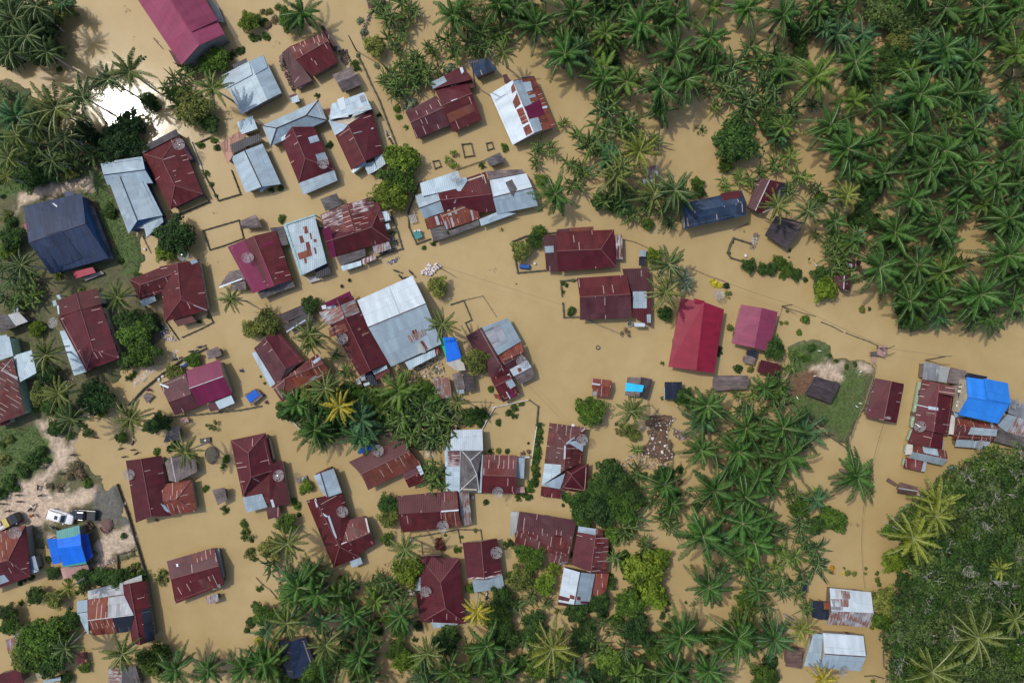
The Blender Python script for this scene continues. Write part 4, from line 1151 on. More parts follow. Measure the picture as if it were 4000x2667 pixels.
BRD = [broad_crown(s) for s in range(41, 45)] + [broad_crown(46, 48, 50, .07, gap=.25)]; BSH = [bush_crown(s) for s in range(51, 55)]; SPA = [sparse_crown(s) for s in range(61, 64)]
RUB = [rubber_crown(s) for s in range(71, 75)]; BAR = [bare_mesh(s) for s in range(81, 84)]; BARD = [bare_mesh(s, 'wood') for s in range(85, 87)]
T_OIL = trunk_mesh('trunk', .36, .30, 'bark'); T_COC = trunk_mesh('trunk', .17, .11, 'barkpale'); T_BRD = trunk_mesh('trunk', .20, .14, 'bark')
LEAFC = dict(o=(.024, .069, .011), oy=(.046, .092, .012), ob=(.026, .078, .028), c=(.078, .108, .022), cd=(.042, .078, .022), cy=(.125, .155, .020), cx=(.28, .24, .018),
             b=(.040, .082, .014), bb=(.070, .130, .018), bd=(.026, .066, .016), d=(.029, .066, .013), m=(.048, .098, .013), y=(.090, .145, .014), ol=(.105, .13, .030), dk=(.021, .052, .013),
             dry=(.15, .12, .075), rd=(.16, .055, .04), gy=(.13, .17, .11), yl=(.40, .38, .03), ru=(.062, .100, .028), or_=(.35, .22, .02))
VEG = []    # (object, kind word, look, x, y)
KIND = {}
def jit(c): k = rnd(.86, 1.16); return tuple(min(1, x * k * rnd(.94, 1.06)) for x in c)
def place(kind, t, x, y, r, col='', zc=None, force=None):
    R_ = R(t, r); rz = rnd(0, 6.28)
    if kind == 'oil':
        s = R_ / 4.4 * rnd(.86, 1.1); z = zc if zc is not None else min(7.5, 5.2 * s + rnd(-.4, .8)); p = P(t, x, y, z); s *= (H - z) / H
        g = gz(p); o = empty('oil_palm', (p.x, p.y, g - .2)); col = col or 'o'
        tr = link('trunk', T_OIL, o); tr.scale = (1, 1, z - g - .2)
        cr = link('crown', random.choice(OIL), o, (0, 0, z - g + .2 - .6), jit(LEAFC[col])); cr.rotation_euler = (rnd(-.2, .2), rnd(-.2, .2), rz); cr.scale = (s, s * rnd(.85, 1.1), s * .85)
        VEG.append((o, 'oil palm', col, p.x, p.y, R_)); return o
    if kind == 'coco':
        s = R_ / 3.9; z = zc if zc is not None else 6.8 + rnd(-.8, 1.6); p = P(t, x, y, z); s *= (H - z) / H
        g = gz(p); lx, ly = rnd(-.7, .7), rnd(-.7, .7); o = empty('coconut_palm', (p.x + lx, p.y + ly, g - .2)); col = col or 'c'
        tr = link('trunk', T_COC, o); hh = z - g; tr.scale = (1, 1, math.sqrt(hh * hh + lx * lx + ly * ly) - .1); tr.rotation_euler = Vector((-lx, -ly, hh)).to_track_quat('Z', 'Y').to_euler()
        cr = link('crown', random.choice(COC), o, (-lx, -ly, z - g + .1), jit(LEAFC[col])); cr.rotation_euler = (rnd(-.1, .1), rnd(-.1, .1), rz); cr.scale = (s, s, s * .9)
        VEG.append((o, 'coconut palm', col, p.x, p.y, R_)); return o
    if kind == 'ban':
        s = R_ / 2.35; z = zc if zc is not None else 1.7 * min(1.4, s) + rnd(0, .5); p = P(t, x, y, z); s *= (H - z) / H
        g = gz(p); o = empty('banana_plant', (p.x, p.y, g)); cr = link('leaves', random.choice(BAN), o, (0, 0, z - g), jit(LEAFC[col or 'b'])); cr.rotation_euler = (0, 0, rz); cr.scale = (s, s, max(.75, s * .9))
        VEG.append((o, 'banana plant', col, p.x, p.y, R_)); return o
    if kind == 'tree':
        z0 = zc if zc is not None else (.9 + .25 * R_ if R_ > 1.6 else .5 * R_); p = P(t, x, y, z0 + .35 * R_); s = R_ * (H - z0) / H
        g = gz(p); o = empty('broadleaf_tree', (p.x, p.y, g - .2)); col = col or 'd'
        tr = link('trunk', T_BRD, o); k = min(1.6, max(.35, R_ / 3)); tr.scale = (k, k, z0 - g + .3 + .1 * R_)
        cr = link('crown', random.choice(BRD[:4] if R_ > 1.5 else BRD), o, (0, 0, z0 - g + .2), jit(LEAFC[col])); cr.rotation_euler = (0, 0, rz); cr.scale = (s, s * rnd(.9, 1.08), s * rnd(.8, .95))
        VEG.append((o, 'broadleaf tree', col, p.x, p.y, R_)); return o
    if kind == 'rub':
        z = zc or 4.5 + rnd(-1, 1.5); p = P(t, x, y, z); g = gz(p); s = R_ * (H - z) / H; o = empty('rubber_tree', (p.x, p.y, g - .2))
        tr = link('trunk', T_BRD, o); tr.scale = (.8, .8, z - g)
        cr = link('crown', random.choice(RUB), o, (0, 0, z - g), jit(LEAFC[col or 'ru'])); cr.rotation_euler = (0, 0, rz); cr.scale = (s, s, s * .8)
        if random.random() < .55:
            bb = link('branches', random.choice(BAR), o, (0, 0, z - g + .25 * s)); bb.scale = (s * .95, s * .95, s * .62); bb.rotation_euler = (0, 0, rnd(0, 6))
        VEG.append((o, 'rubber tree', col, p.x, p.y, R_)); return o
    if kind in ('bush', 'sp', 'bare'):
        p = P(t, x, y, .3 * R_); g = gz(p); g0 = max(g, 0) if kind == 'bush' else max(g, -.2)
        o = empty({'bush': 'shrub', 'sp': 'sapling', 'bare': 'bare_shrub'}[kind], (p.x, p.y, g0))
        if kind == 'bare':
            cr = link('branches', random.choice(BARD), o, (0, 0, .1)); cr.scale = (R_, R_, R_ * .6)
        else:
            cr = link('foliage', random.choice(BSH if kind == 'bush' else SPA), o, (0, 0, 0 if kind == 'bush' else .15 * R_), jit(LEAFC[col or 'm'])); cr.scale = (R_, R_ * rnd(.85, 1.1), R_ * rnd(.8, 1))
        cr.rotation_euler = (0, 0, rz); VEG.append((o, {'bush': 'leafy shrub', 'sp': 'thin sapling', 'bare': 'bare shrub'}[kind], col, p.x, p.y, R_)); return o
# tile: entries of "x y r[c]"; one kind per line
VS = r'''
oil 10 420 100 240|1800 130 250|2230 30 240
oil 20 220 220 240|560 90 260|490 490 260|860 300 190 oy|1190 200 240|1510 150 240|1840 50 170 oy|2170 60 240|1830 340 240|1500 480 270|1180 330 190|840 720 230|1060 740 190 oy|1370 790 270|1600 720 230|900 1450 200 ob|1330 30 220|1010 40 200|40 60 220|760 150 180
oil 30 150 130 260|470 80 180|440 700 280 oy|820 560 260|590 1140 280|1020 990 230|1410 860 300|1340 1220 290|740 1360 290|950 1300 200|1640 430 230|1650 60 250|2000 60 270|1900 550 260|2290 500 250 oy|1750 850 240|1920 1180 240|1640 1380 270|2330 1280 270|2150 250 230|2330 60 220|1900 1480 230|2180 1480 220|1350 1450 200|2320 900 200|1130 1480 180
oil 31 1880 90 250|2110 120 210|1330 250 260|1580 500 280|1180 560 260|2230 440 280|2220 780 300|1040 890 310|1390 870 240|1620 930 210 oy|1320 1200 270|1590 1170 250|1960 1130 300|2260 1190 230|2300 980 220|1430 440 200|800 -10 200|1080 20 180|2320 80 200|1500 -20 230
oil 21 400 210 210|1540 230 170
oil 22 1800 590 230|1750 1000 240|2160 800 250|2080 1010 230|1400 1320 220|1860 1360 290|2310 970 200|2330 430 160|2290 1270 240|2150 1430 240|1480 1500 160
oil 32 820 1240 255|190 1060 300|150 800 250|60 1330 160
oil 33 60 1180 190|30 200 160
oil 23 1760 230 270|2130 110 280|2240 290 250|1820 700 260|1560 1160 290|2080 1170 290|1500 1480 210|1820 1470 200|2320 60 200
oil 13 380 700 250|560 770 250|520 560 190|1330 960 240|950 1330 230|900 950 190|840 690 140|60 1400 210|1030 1110 170|2120 1240 230|2260 1500 220|1010 1510 170|1780 1470 200
oil 03 1600 1460 200|1900 1460 200|2230 1450 200|2340 1330 150
oil 12 960 720 230 ob|700 640 150|840 700 140 ob|1000 880 170 ob
coco 00 130 180 190 cd|330 60 180 cd|250 330 190 cd|90 480 170 cd|430 480 150 cd|150 1250 160|80 1450 170|480 1480 150 cd|1190 660 220|990 730 170 cd|760 890 250 cd|510 1000 290|1950 810 190|600 1260 170 cd|330 1150 150 cd
coco 01 1080 1160 160|2120 1180 130|200 870 170 cd|60 60 90 cy
coco 02 420 120 180|540 480 180|660 710 180 cd|1200 710 180|1700 1010 160
coco 11 490 1500 175|1710 1410 160
coco 12 640 430 190|765 600 175 cx|500 10 140|1850 560 120
coco 10 2270 480 130
coco 20 1170 1390 210 cy|1000 1530 160
coco 21 1310 220 230|1500 180 220 cd|960 60 210|1440 860 200 cd|1410 1110 190
coco 22 1105 640 175
coco 31 730 230 150 cy|90 320 160|370 370 150 cd
coco 32 1560 1480 230 cy
coco 33 1330 240 290 cy|1540 40 220 cy|300 1080 150 cy|1930 1150 290|1510 1470 310|2130 520 130 cy|500 1540 150 cx|2270 980 150
coco 13 290 290 190|280 1020 175|640 1220 190|1370 340 170|2030 920 150 cx|1570 1300 180
coco 23 370 1250 260 cy
coco 03 1120 1300 190|600 1250 160 cd|630 700 100 cy
ban 10 1230 190 150|1180 110 130|1350 150 120|1330 30 120|1420 80 110|1220 370 110|1330 300 100|1300 430 90|1470 500 90|1580 450 80|1820 500 130|1750 380 120|1450 590 130|1380 680 140|1520 660 130|1250 680 130|1300 760 140|1200 760 110|1400 750 120|1570 700 120|1680 640 90|1260 880 100 bd|1960 390 120|2130 260 130|2240 290 130|2060 420 130|1990 290 110|2200 380 110|2100 170 110 bb|1480 720 100|1340 590 100|2300 330 90 bb|1640 500 70|1180 700 80|2000 490 90|1950 210 100
ban 20 2050 610 190 bd|1960 850 150|2120 970 180 bd|2270 560 170|880 1050 170 bd|780 1150 150|1000 1190 160|700 1330 170|1340 1290 120|1050 1100 130 bd|800 1000 130 bd|2200 440 140|2240 870 160 bd|1850 990 90 bb|2180 1080 130|240 1330 100|340 1370 100|220 1480 90|500 1480 100|640 1520 100|460 1120 70 bb|1080 1260 130|620 1230 110|760 1390 120|900 930 150 bb|2080 760 140 bd|2330 760 150 bd|2300 1000 120
ban 21 590 120 130|660 30 100|1050 250 150 bd|900 220 150|1000 330 130 bd|1090 400 120|1450 450 90 bd|1350 360 110 bd|1570 980 110 gy|1580 1070 80 gy|1960 130 100 bb|2080 100 100 bb|2180 60 90|2290 30 90|1200 330 120 bd|980 140 120
ban 30 50 540 160 bd|30 760 160 bd|230 1000 150 bd|70 1310 80 bb|200 1450 120 bb|60 1500 110|20 980 120 bd
ban 31 620 680 140|700 640 120|560 800 120|700 800 130|600 900 120|640 850 110|270 30 150 bb|220 180 110|580 620 110|700 920 110|430 580 70
ban 00 380 1400 170|600 1450 180|720 1350 150 bd|1600 720 110|1720 700 110|1560 850 110 bb|1690 620 90|1640 960 110|500 1330 120 bd|860 1420 120|1850 640 100
ban 01 100 1000 140 bd|200 1100 140|60 1180 120 bd|150 1220 110|290 960 120|310 1150 110 bb|30 900 110 bd
ban 12 1100 800 110 bd|1050 620 110|1000 560 100|950 600 100 bd|780 560 110|880 560 100|1330 560 150|1360 690 160|1550 590 160 bd|1500 760 160|1670 700 160|1290 800 140|1420 880 140|1600 880 140 bd|1240 620 130 bd|1780 780 120|1700 850 120|1560 960 110|1640 1230 150|1680 1310 110|1600 1160 110|500 690 110|600 870 140 bb|560 930 100|470 620 100|740 130 80|820 280 90|870 380 90|1450 480 120|1200 720 110 bd|1600 480 100|1750 600 110 bd|1330 980 100 bd|1730 1180 80|1460 640 120 bd|1560 1270 90|700 860 90|1400 760 120|1630 790 120|1150 640 110 bb
ban 22 1130 980 80 bb|1150 1170 100|1290 1480 90|1460 1430 80|1170 1260 80|2060 470 80 bb|2210 490 80 bb|2330 620 80 bb
ban 32 90 430 140|60 330 110|100 550 130 bd|250 1390 120|390 1400 110 bb|170 250 80 bb|250 130 80 bb
ban 33 290 160 140 bd|250 400 150 bb|430 500 160 bd|450 340 140 bd|190 680 140 bd|60 620 110 bb|330 900 100|260 750 100|130 340 100 bb|360 250 130 bd|300 560 120 bd|70 480 90 bb
ban 23 620 1120 110 bd|850 1250 110|1050 1250 120 bd|180 1250 120|100 1180 110 bd|60 880 110|1380 40 120|1090 150 160|1150 60 140 bd|960 430 110|1230 320 110|1480 150 120|2170 580 150 bd|2280 560 120 bd|150 810 110|320 810 80|780 1200 110|850 1010 90|2290 880 100 bd|2340 1000 90 bd|1950 570 110 bd|1390 760 70 bb|950 1080 90
ban 13 1050 690 110|1200 650 110 bd|1270 720 110|1110 620 90|1180 740 100|1340 740 100 bd|1950 1240 110|1650 1500 110
tree 00 100 330 200 dk|300 240 200 dk|120 90 160 dk|370 430 170 dk|560 60 120 ol|60 500 140 dk|450 130 120 dk|1760 980 180 ol|2280 195 95 y|1990 540 120 m|1350 920 80 d|1180 1120 140 dk|1080 1280 170 dk|300 1090 110 d|1900 600 90 m|1240 1350 110 dk|1000 1400 120 dk|760 1200 120 dk|1650 880 110 m|1920 1130 90 d
tree 10 300 170 110 m|1330 1470 165 y|1090 420 100 ol
tree 11 1240 200 170 y|1310 50 170 m|1665 1060 103 ol|500 1230 90 d|90 1400 130 ol
tree 01 1600 600 182 dk|1510 730 100 y|90 610 120 d|60 730 85 y|240 50 140 d|360 40 100 d|330 1450 80 y|1170 1380 130 d|1240 1510 150 m|1000 380 60 d|1420 1360 60 d|2300 1450 95 ol|1340 1400 100 d|620 20 80 ol
tree 02 1290 100 155 m|860 520 172 dk|930 650 55 y|420 300 110 dk|360 480 110 ol|1770 170 75 m|1590 280 85 ol|1470 740 95 d|1370 780 70 d|450 600 90 d|1110 880 60 m|500 800 80 d|1150 180 90 d|600 640 90 d|800 840 50 d
tree 12 460 510 110 ol|1540 440 100 m|1620 540 90 bb|2025 180 125 ol|1205 1490 100 d|460 1330 60 y|1100 540 110 m|1000 520 90 b|930 490 90 m|420 660 80 m|840 460 90 d|880 620 90 d|820 800 80 d|700 760 90 d
tree 22 725 640 152 m|900 1220 150 d|820 1350 125 d|1000 1320 120 d|950 1460 130 m|1120 1440 115 d|730 1420 90 m|650 1500 140 d|1590 510 90 d|1060 810 70 ol|1130 860 60 ol|1050 1560 140 m|780 1530 150 dk|1380 1230 90 dk
tree 20 2070 1290 220 d|1960 1520 70 m
tree 21 1700 120 68 m|1730 200 55 d|1300 780 80 y|90 730 95 ol|820 270 100 d|250 550 60 m|200 640 80 d|2180 870 70 d|2310 900 60 d|1410 1310 75 d|260 80 55 y|1250 490 60 m|960 300 90 d
tree 30 1150 120 190 ru|1240 350 140 ol|1250 560 140 d|890 750 150 ru|1000 60 160 ru|1330 60 170 ru|1100 480 90 d|300 470 80 d|1080 640 90 d|2180 20 120 ol
tree 31 1690 860 95 bb|960 170 110 dk|1010 120 80 dk|870 330 80 dk|800 450 80 d|530 1080 115 y|490 960 90 d|110 840 65 m|30 900 65 d|180 900 60 m|260 950 60 d|490 240 60 m|920 230 80 dk
tree 32 60 60 105 d|2080 1190 100 m|1950 1290 90 m|1740 1340 90 d|2230 1220 130 ru|60 450 110 m
tree 33 1150 460 110 y|1280 440 100 m|640 90 110 m|1080 820 130 ol|1060 1000 100 m|1150 170 90 bb|1250 640 80 d|1290 1100 140 m|1480 1150 140 m|1320 1280 120 d|560 20 80 m
tree 13 270 110 100 m|130 340 110 ol|1210 60 95 ol|1390 540 140 y|2260 800 120 d|2200 950 140 m|2240 1090 120 d|1750 1150 110 d|1210 980 65 bb|1350 1370 110 y|60 950 110 m|500 1500 120 m|2050 1310 120 m|600 1430 110 d|1200 250 70 m|1960 700 45 m|1290 1270 100 m|2330 1180 110 d|700 1350 110 d|1500 1400 90 bb
tree 23 650 50 100 m|850 60 90 dk|930 210 85 bb|190 430 125 m|380 520 70 y|300 670 110 y|80 620 125 ol|1230 560 200 y|1080 850 145 m|1310 770 130 y|1130 1090 150 dk|590 920 110 d|800 850 110 d|200 1010 110 d|180 1130 100 d|2150 800 100 m|2140 930 110 ol|1310 1290 90 m|900 1380 130 bb|250 1430 120 bb|1120 1440 130 d|980 1540 110 dk|60 1400 90 d|900 660 70 d|1820 1160 80 m|1980 1090 80 d|960 1000 70 m|1370 430 100 y|100 360 90 m|1250 1180 90 dk|700 1060 90 d
tree 03 320 770 90 d|490 800 90 ol|760 600 90 d|920 600 90 d|1050 610 90 d|1160 580 75 d|480 560 65 d|770 700 60 d|380 1150 190 m|300 1290 180 m|500 1110 150 m|640 990 100 d|450 1370 150 d|80 1040 100 m|60 930 90 d|770 1430 52 bb|1390 1370 150 m|200 1360 110 ol|1300 600 60 d|600 1530 60 d|1480 1290 80 m|240 1180 120 ol|980 660 70 d|1000 610 60 d
bush 10 1300 1000 50 bb|1310 1070 40 bb|1375 1170 28 bb|2280 1360 50 m|2080 1520 38 b|940 510 26 m|920 600 60 m|90 330 55 m|60 200 60 d|20 350 35 d|670 1330 40 dk|1420 960 80 gy|1780 640 70 gy|1130 1060 28 dk|960 190 40 gy|990 300 50 gy|1110 600 40 gy|560 880 30 d|1490 1090 20 d|30 160 45 ol|120 110 45 ol|200 60 45 ol|60 110 40 dry|160 180 50 dry|100 230 45 dry|240 90 40 ol
bush 00 2320 340 50 m|2200 460 50 d|2120 500 50 d|1960 1280 40 m|1990 1360 45 d|1840 1330 45 m|540 640 35 m|1420 980 60 d|1280 1180 70 dk|650 1300 80 dk|900 1300 90 dk|120 1530 90 bb|330 1240 80 bb|1100 1510 70 ol
bush 01 1890 30 40 m|1940 130 35 m|1980 230 25 m|1830 1390 25 d|1920 1340 30 d|1480 1440 30 d|1260 950 40 d|1000 330 45 d|1110 830 35 d|1440 580 40 m|750 1100 40 ol|900 1120 50 d|700 40 40 ol|350 440 50 ol|120 480 70 d|540 960 60 ol|60 420 70 ol
bush 11 1630 660 38 d|1540 710 30 m|1260 570 28 bb|1290 650 25 m|240 440 50 m|140 180 35 d|220 160 35 d|670 1330 30 d
bush 12 40 320 18 bb|80 380 18 bb|380 1510 50 bb|350 1460 40 m|430 1380 45 bb|2160 440 42 m|2230 740 40 d|2320 660 45 d|2110 1480 38 d|2000 650 60 d|2080 640 60 d|1960 740 55 d|2060 740 55 d|1990 690 50 d|2120 690 45 d|1920 660 50 d|2160 1010 35 d|2230 1005 35 ol|2310 1010 35 d|1040 460 45 m|1180 700 60 d|290 610 30 m|330 660 30 m|260 590 20 bb|360 720 25 m|420 780 25 m
bush 22 255 780 48 d|250 830 46 m|247 885 46 d|242 940 46 d|236 995 48 m|230 1050 48 d|222 1105 50 d|216 1160 54 m|214 1220 56 d|200 1285 60 d|160 1335 58 m|110 1385 52 d|150 1425 50 d|60 1430 44 m|25 600 45 d|90 575 35 m|25 680 38 d|150 930 18 d|150 1010 30 dry|100 1030 28 dry|1380 200 24 bb|2070 250 55 d|2190 250 45 ol|470 1500 22 d|500 1430 55 d|560 1470 60 d|1380 520 22 m|960 760 25 d|1000 840 20 d|1900 100 40 dk|1910 60 35 dk
bush 21 470 1030 28 m|500 1050 24 d|560 1010 28 bb|475 1115 20 m|550 1290 60 d|1865 1035 45 yl|1840 1010 30 yl|1905 1055 30 yl|1965 1060 42 dk|1995 1130 30 ol|2035 660 12 m|2000 760 18 m|2010 1440 45 ol|40 1040 10 m
bush 31 140 965 45 m|260 950 50 d|340 1000 35 d|200 730 22 m|195 795 12 d|340 1370 60 bb|290 1480 35 bb|180 1290 20 ol|120 1400 25 ol|170 1400 25 ol|870 1270 40 ol|930 1270 22 d|380 810 15 m
bush 32 400 60 50 d|340 150 50 m|560 130 25 d|620 180 25 d|100 430 60 m|2170 1120 50 m|2240 1090 35 ol|720 230 30 d|790 210 30 d
bush 33 700 515 18 bb|740 560 35 ol|800 565 30 ol|690 565 20 yl|900 520 22 ol|895 560 22 ol|1000 560 30 m|1010 620 35 m|1020 660 30 m|590 520 35 or_|590 555 20 or_|200 640 40 m|960 1060 30 ol|1000 1055 28 yl|30 1400 100 dk|60 1530 60 b|970 1560 30 bb|1210 560 40 m
bush 02 380 1010 80 d|300 1100 90 d|210 1190 90 d|110 1290 100 d|20 1380 90 d|430 1080 50 d|700 1150 70 dry|750 1210 70 dry|640 1220 60 dry|800 1300 60 m|560 1340 50 dry|460 1330 45 dry|10 950 50 m|90 900 60 ol|30 1080 70 ol|1560 990 45 d|1440 1010 45 m|1890 1350 42 m|2060 1545 45 d|2070 1080 50 m|2050 1150 35 m|1460 680 28 rd|1220 300 40 m|1180 340 40 d|1110 600 40 d|1160 640 30 rd|1600 950 50 d|650 860 50 m|760 780 40 d
bush 03 200 610 50 d|280 600 40 d|120 620 40 d|180 660 30 d|2240 100 45 m|2260 170 50 ol|2240 220 40 d|2290 370 55 ol|2330 420 40 ol|2310 260 25 d|2340 860 45 m|2300 1010 60 d|2260 1080 40 m|1500 560 45 ol|1470 620 40 ol|1530 620 30 ol|1260 490 45 ol|1300 530 40 ol|1240 540 35 m|700 740 30 d|190 830 30 m|440 440 40 d|1140 220 40 m|1440 70 20 dry|160 1420 60 d|620 620 40 m
bush 13 1690 310 60 rd|1680 270 45 rd|1720 340 40 rd|1850 340 45 m|2320 300 60 d|2345 580 45 m|390 20 30 b|1740 210 18 m|1890 230 20 m|2020 170 25 ol|30 1180 50 yl|60 1240 40 yl|1850 1150 50 ol|30 700 40 m
bush 23 150 540 60 m|60 340 50 d|560 870 60 d|650 860 60 d|720 880 70 d|840 800 70 d|520 900 50 d|900 590 45 m|900 360 50 m|540 390 40 d|1600 830 20 d
sp 10 1810 1450 95 y|1580 450 60 m
sp 02 1950 765 75 m
sp 21 1990 1140 45 ol|1040 1490 70 dry
sp 22 1000 800 70 ol|1100 850 60 m
sp 03 1490 610 80 ol|2260 200 80 m|2300 380 80 ol|1250 520 90 ol
sp 20 1720 1190 60 m
bare 00 1185 60 70|1200 340 40|520 140 120|480 640 80|600 480 90
bare 10 200 360 50|180 430 40
bare 01 1980 410 50|2010 850 45
bare 02 1840 830 50|2010 1200 50
bare 11 2180 880 60
bare 13 110 480 60|1170 520 90|1130 560 70
bare 12 2270 1490 60
bare 23 380 980 60|1000 200 80
bare 31 430 860 70
bare 33 800 80 80
bare 21 2120 520 60
bare 22 1400 1130 100|1300 1160 80|1560 850 70
'''
random.seed(99)
for ln in VS.strip().split('\n'):
    kind, t, rest = ln.split(' ', 2)
    for e in rest.split('|'):
        a = e.split(); place(kind, t, float(a[0]), float(a[1]), float(a[2]), a[3] if len(a) > 3 else '')
# rubber wood, lower right
def inside(x, y, poly): return sdist(np.array([[x]]), np.array([[y]]), poly)[0, 0]
poly = pts('V', '2080 1240 2110 1180 2170 1130 2230 1085 2300 1070 2440 1060 2440 1600 2075 1600 2062 1490 2075 1430 2090 1380 2140 1340 2130 1290')
random.seed(5); got = []; tries = 0
while tries < 6000 and len(got) < 140:
    tries += 1; x = rnd(66, 96); y = rnd(-61, -20)
    if inside(x, y, poly) < -.4 or any((x - a) ** 2 + (y - b) ** 2 < 2.55 ** 2 for a, b in got): continue
    got.append((x, y))
for x, y in got:
    z = 4.6 + rnd(-1, 1.6); k = (H - z) / FPX; k0 = H / FPX
    place('rub', 'V', (x / k0 + 2000) * .588, (1333.5 - y / k0) * .588, rnd(40, 54), random.choice(('ru', 'ru', 'ru', 'd', 'm')), z)
random.seed(17)
PLANT = [(pts('V', '1000 0 2352 0 2352 735 2060 735 1960 650 1900 560 1850 400 1700 330 1600 260 1450 330 1330 280 1290 150 1150 90 1010 120'), 115), (pts('V', '1600 910 1780 900 1880 1000 1900 1200 1890 1330 1800 1400 1600 1300 1560 1100'), 16), (pts('V', '600 1290 900 1310 960 1440 1200 1440 1500 1420 1800 1460 1780 1568 600 1568'), 48), (pts('V', '0 0 150 0 140 60 170 120 60 190 0 180'), 3), (pts('V', '0 200 60 200 110 260 150 330 230 360 220 420 60 420 0 400'), 7), (pts('V', '650 940 760 880 1060 900 1060 960 1000 1040 850 1010 700 1000'), 14)]
CLEAR = [('V', 1690, 310, 60), ('V', 1600, 330, 75), ('V', 1540, 300, 50), ('V', 1420, 330, 60), ('V', 1650, 60, 75), ('V', 1740, 150, 50), ('V', 1890, 180, 40), ('V', 2010, 290, 20), ('V', 2100, 480, 40), ('V', 2140, 540, 30), ('V', 1290, 30, 35), ('V', 1180, 210, 80), ('V', 2300, 240, 30), ('V', 1030, 60, 40), ('V', 1100, 60, 40), ('V', 1640, 400, 60), ('V', 1310, 230, 55), ('V', 2240, 560, 45), ('V', 1960, 400, 40), ('V', 1850, 350, 60), ('V', 1540, 960, 40), ('V', 700, 1500, 60), ('V', 1290, 1480, 40), ('V', 1050, 1400, 80), ('V', 1560, 1380, 40)]
for poly_, nn in PLANT:
    xs = [p.x for p in poly_]; ys = [p.y for p in poly_]; k = 0; q = 0; mine = []
    while k < nn and q < 4000:
        q += 1; x, y = rnd(min(xs), max(xs)), rnd(min(ys), max(ys))
        if inside(x, y, poly_) < 0: continue
        if any((P(c[0], c[1], c[2]).x - x) ** 2 + (P(c[0], c[1], c[2]).y - y) ** 2 < R(c[0], c[3]) ** 2 for c in CLEAR): continue
        if any((v[3] - x) ** 2 + (v[4] - y) ** 2 < 2.0 ** 2 for v in VEG if v[5] > 1.2): continue
        if any((l[1] - x) ** 2 + (l[2] - y) ** 2 < 5.5 ** 2 for l in LAND): continue
        k += 1; k0_ = H / FPX; kk = random.random()
        kd = 'oil' if kk < .55 else 'ban' if kk < .88 else 'tree'
        place(kd, 'V', (x / k0_ + 2000) * .588, (1333.5 - y / k0_) * .588, rnd(32, 62) if kd == 'oil' else rnd(22, 34), {'oil': random.choice(('o', 'oy', 'ob')), 'ban': 'bd', 'tree': random.choice(('d', 'dk', 'm'))}[kd], rnd(3, 4.4) if kd == 'oil' else None)
for t_, cs_, n_, rl, rh in (('13', '150 560 700 600 1500 700 1500 1568 0 1568 0 900', 46, 28, 60), ('23', '0 850 1200 850 1900 1100 1900 1568 0 1568', 34, 28, 60), ('23', '900 30 1300 300 1430 400 1420 900 950 930 1000 500 880 300', 26, 40, 75), ('12', '380 520 900 450 1900 560 1850 900 1500 1050 900 900 600 900', 30, 24, 50), ('22', '950 1100 1650 1150 1700 1568 900 1568', 16, 28, 55), ('00', '0 850 900 1150 900 1568 0 1568', 18, 26, 60), ('01', '0 0 560 0 200 160 0 560', 8, 26, 55), ('02', '280 250 700 350 600 640 330 640', 12, 24, 45)):
    pl = pts(t_, cs_); xs = [p.x for p in pl]; ys = [p.y for p in pl]; k = 0; q = 0
    while k < n_ and q < 3000:
        q += 1; x, y = rnd(min(xs), max(xs)), rnd(min(ys), max(ys))
        if inside(x, y, pl) < 0 or any((l[1] - x) ** 2 + (l[2] - y) ** 2 < 5.2 ** 2 for l in LAND): continue
        if any((v[3] - x) ** 2 + (v[4] - y) ** 2 < 1.1 ** 2 for v in VEG if v[5] < 1.3): continue
        k += 1; k0_ = H / FPX; place(random.choice(('bush', 'bush', 'sp')), 'V', (x / k0_ + 2000) * .588, (1333.5 - y / k0_) * .588, rnd(rl, rh) / 3.6, random.choice(('d', 'd', 'm', 'dk', 'ol')))
# palms and bananas filling the plantation gaps just outside the frame
for i in range(14):
    place('oil', 'V', 1150 + i * 105 + rnd(-20, 20), -48 + rnd(-12, 12), 66)
for i in range(6): place('oil', 'V', 2415, 60 + i * 110 + rnd(-15, 15), 68)
for i in range(9): place('oil', 'V', 640 + i * 120 + rnd(-20, 20), 1620, 66)
# ---------------------------------------------------------------- unique descriptions for the plants
LOOK = dict(o='dark green', oy='light green', ob='bluish green', c='olive green', cd='deep green', cy='yellow-green', cx='golden yellow', b='mid-green', bb='bright green', bd='dark green',
            d='dark green', m='mid-green', y='bright yellow-green', ol='olive', dk='very dark green', dry='dry brownish', rd='reddish', gy='grey-green', yl='yellow', ru='dull green', or_='orange-yellow')
GRP = {'oil palm': 'oil palms of the flooded plantation', 'coconut palm': 'coconut palms among the houses', 'banana plant': 'banana plants standing in the flood', 'broadleaf tree': 'broadleaf trees around the village',
       'rubber tree': 'rubber trees of the lower right wood', 'leafy shrub': 'shrubs standing in the flood', 'thin sapling': 'thin saplings in the flood', 'bare shrub': 'bare shrubs in the flood'}
DEF = {'oil palm': 'o', 'coconut palm': 'c', 'banana plant': 'b', 'broadleaf tree': 'd', 'rubber tree': 'ru', 'leafy shrub': 'm', 'thin sapling': 'm', 'bare shrub': 'bare'}
LOOK['bare'] = 'leafless'
k0 = H / FPX
for nm, vx, vy in (("photo's top right corner", 2352, 0), ("photo's right edge", 2352, 480), ("top edge's midpoint", 1176, 0), ("photo's bottom right corner", 2352, 1568), ("photo's top left corner", 0, 0),
                   ("photo's bottom left corner", 0, 1568), ("bottom edge's midpoint", 1176, 1568), ("photo's left edge", 0, 784), ("photo's lower right edge", 2352, 1180)):
    LAND.append((nm, (vx / .588 - 2000) * k0, (1333.5 - vy / .588) * k0))
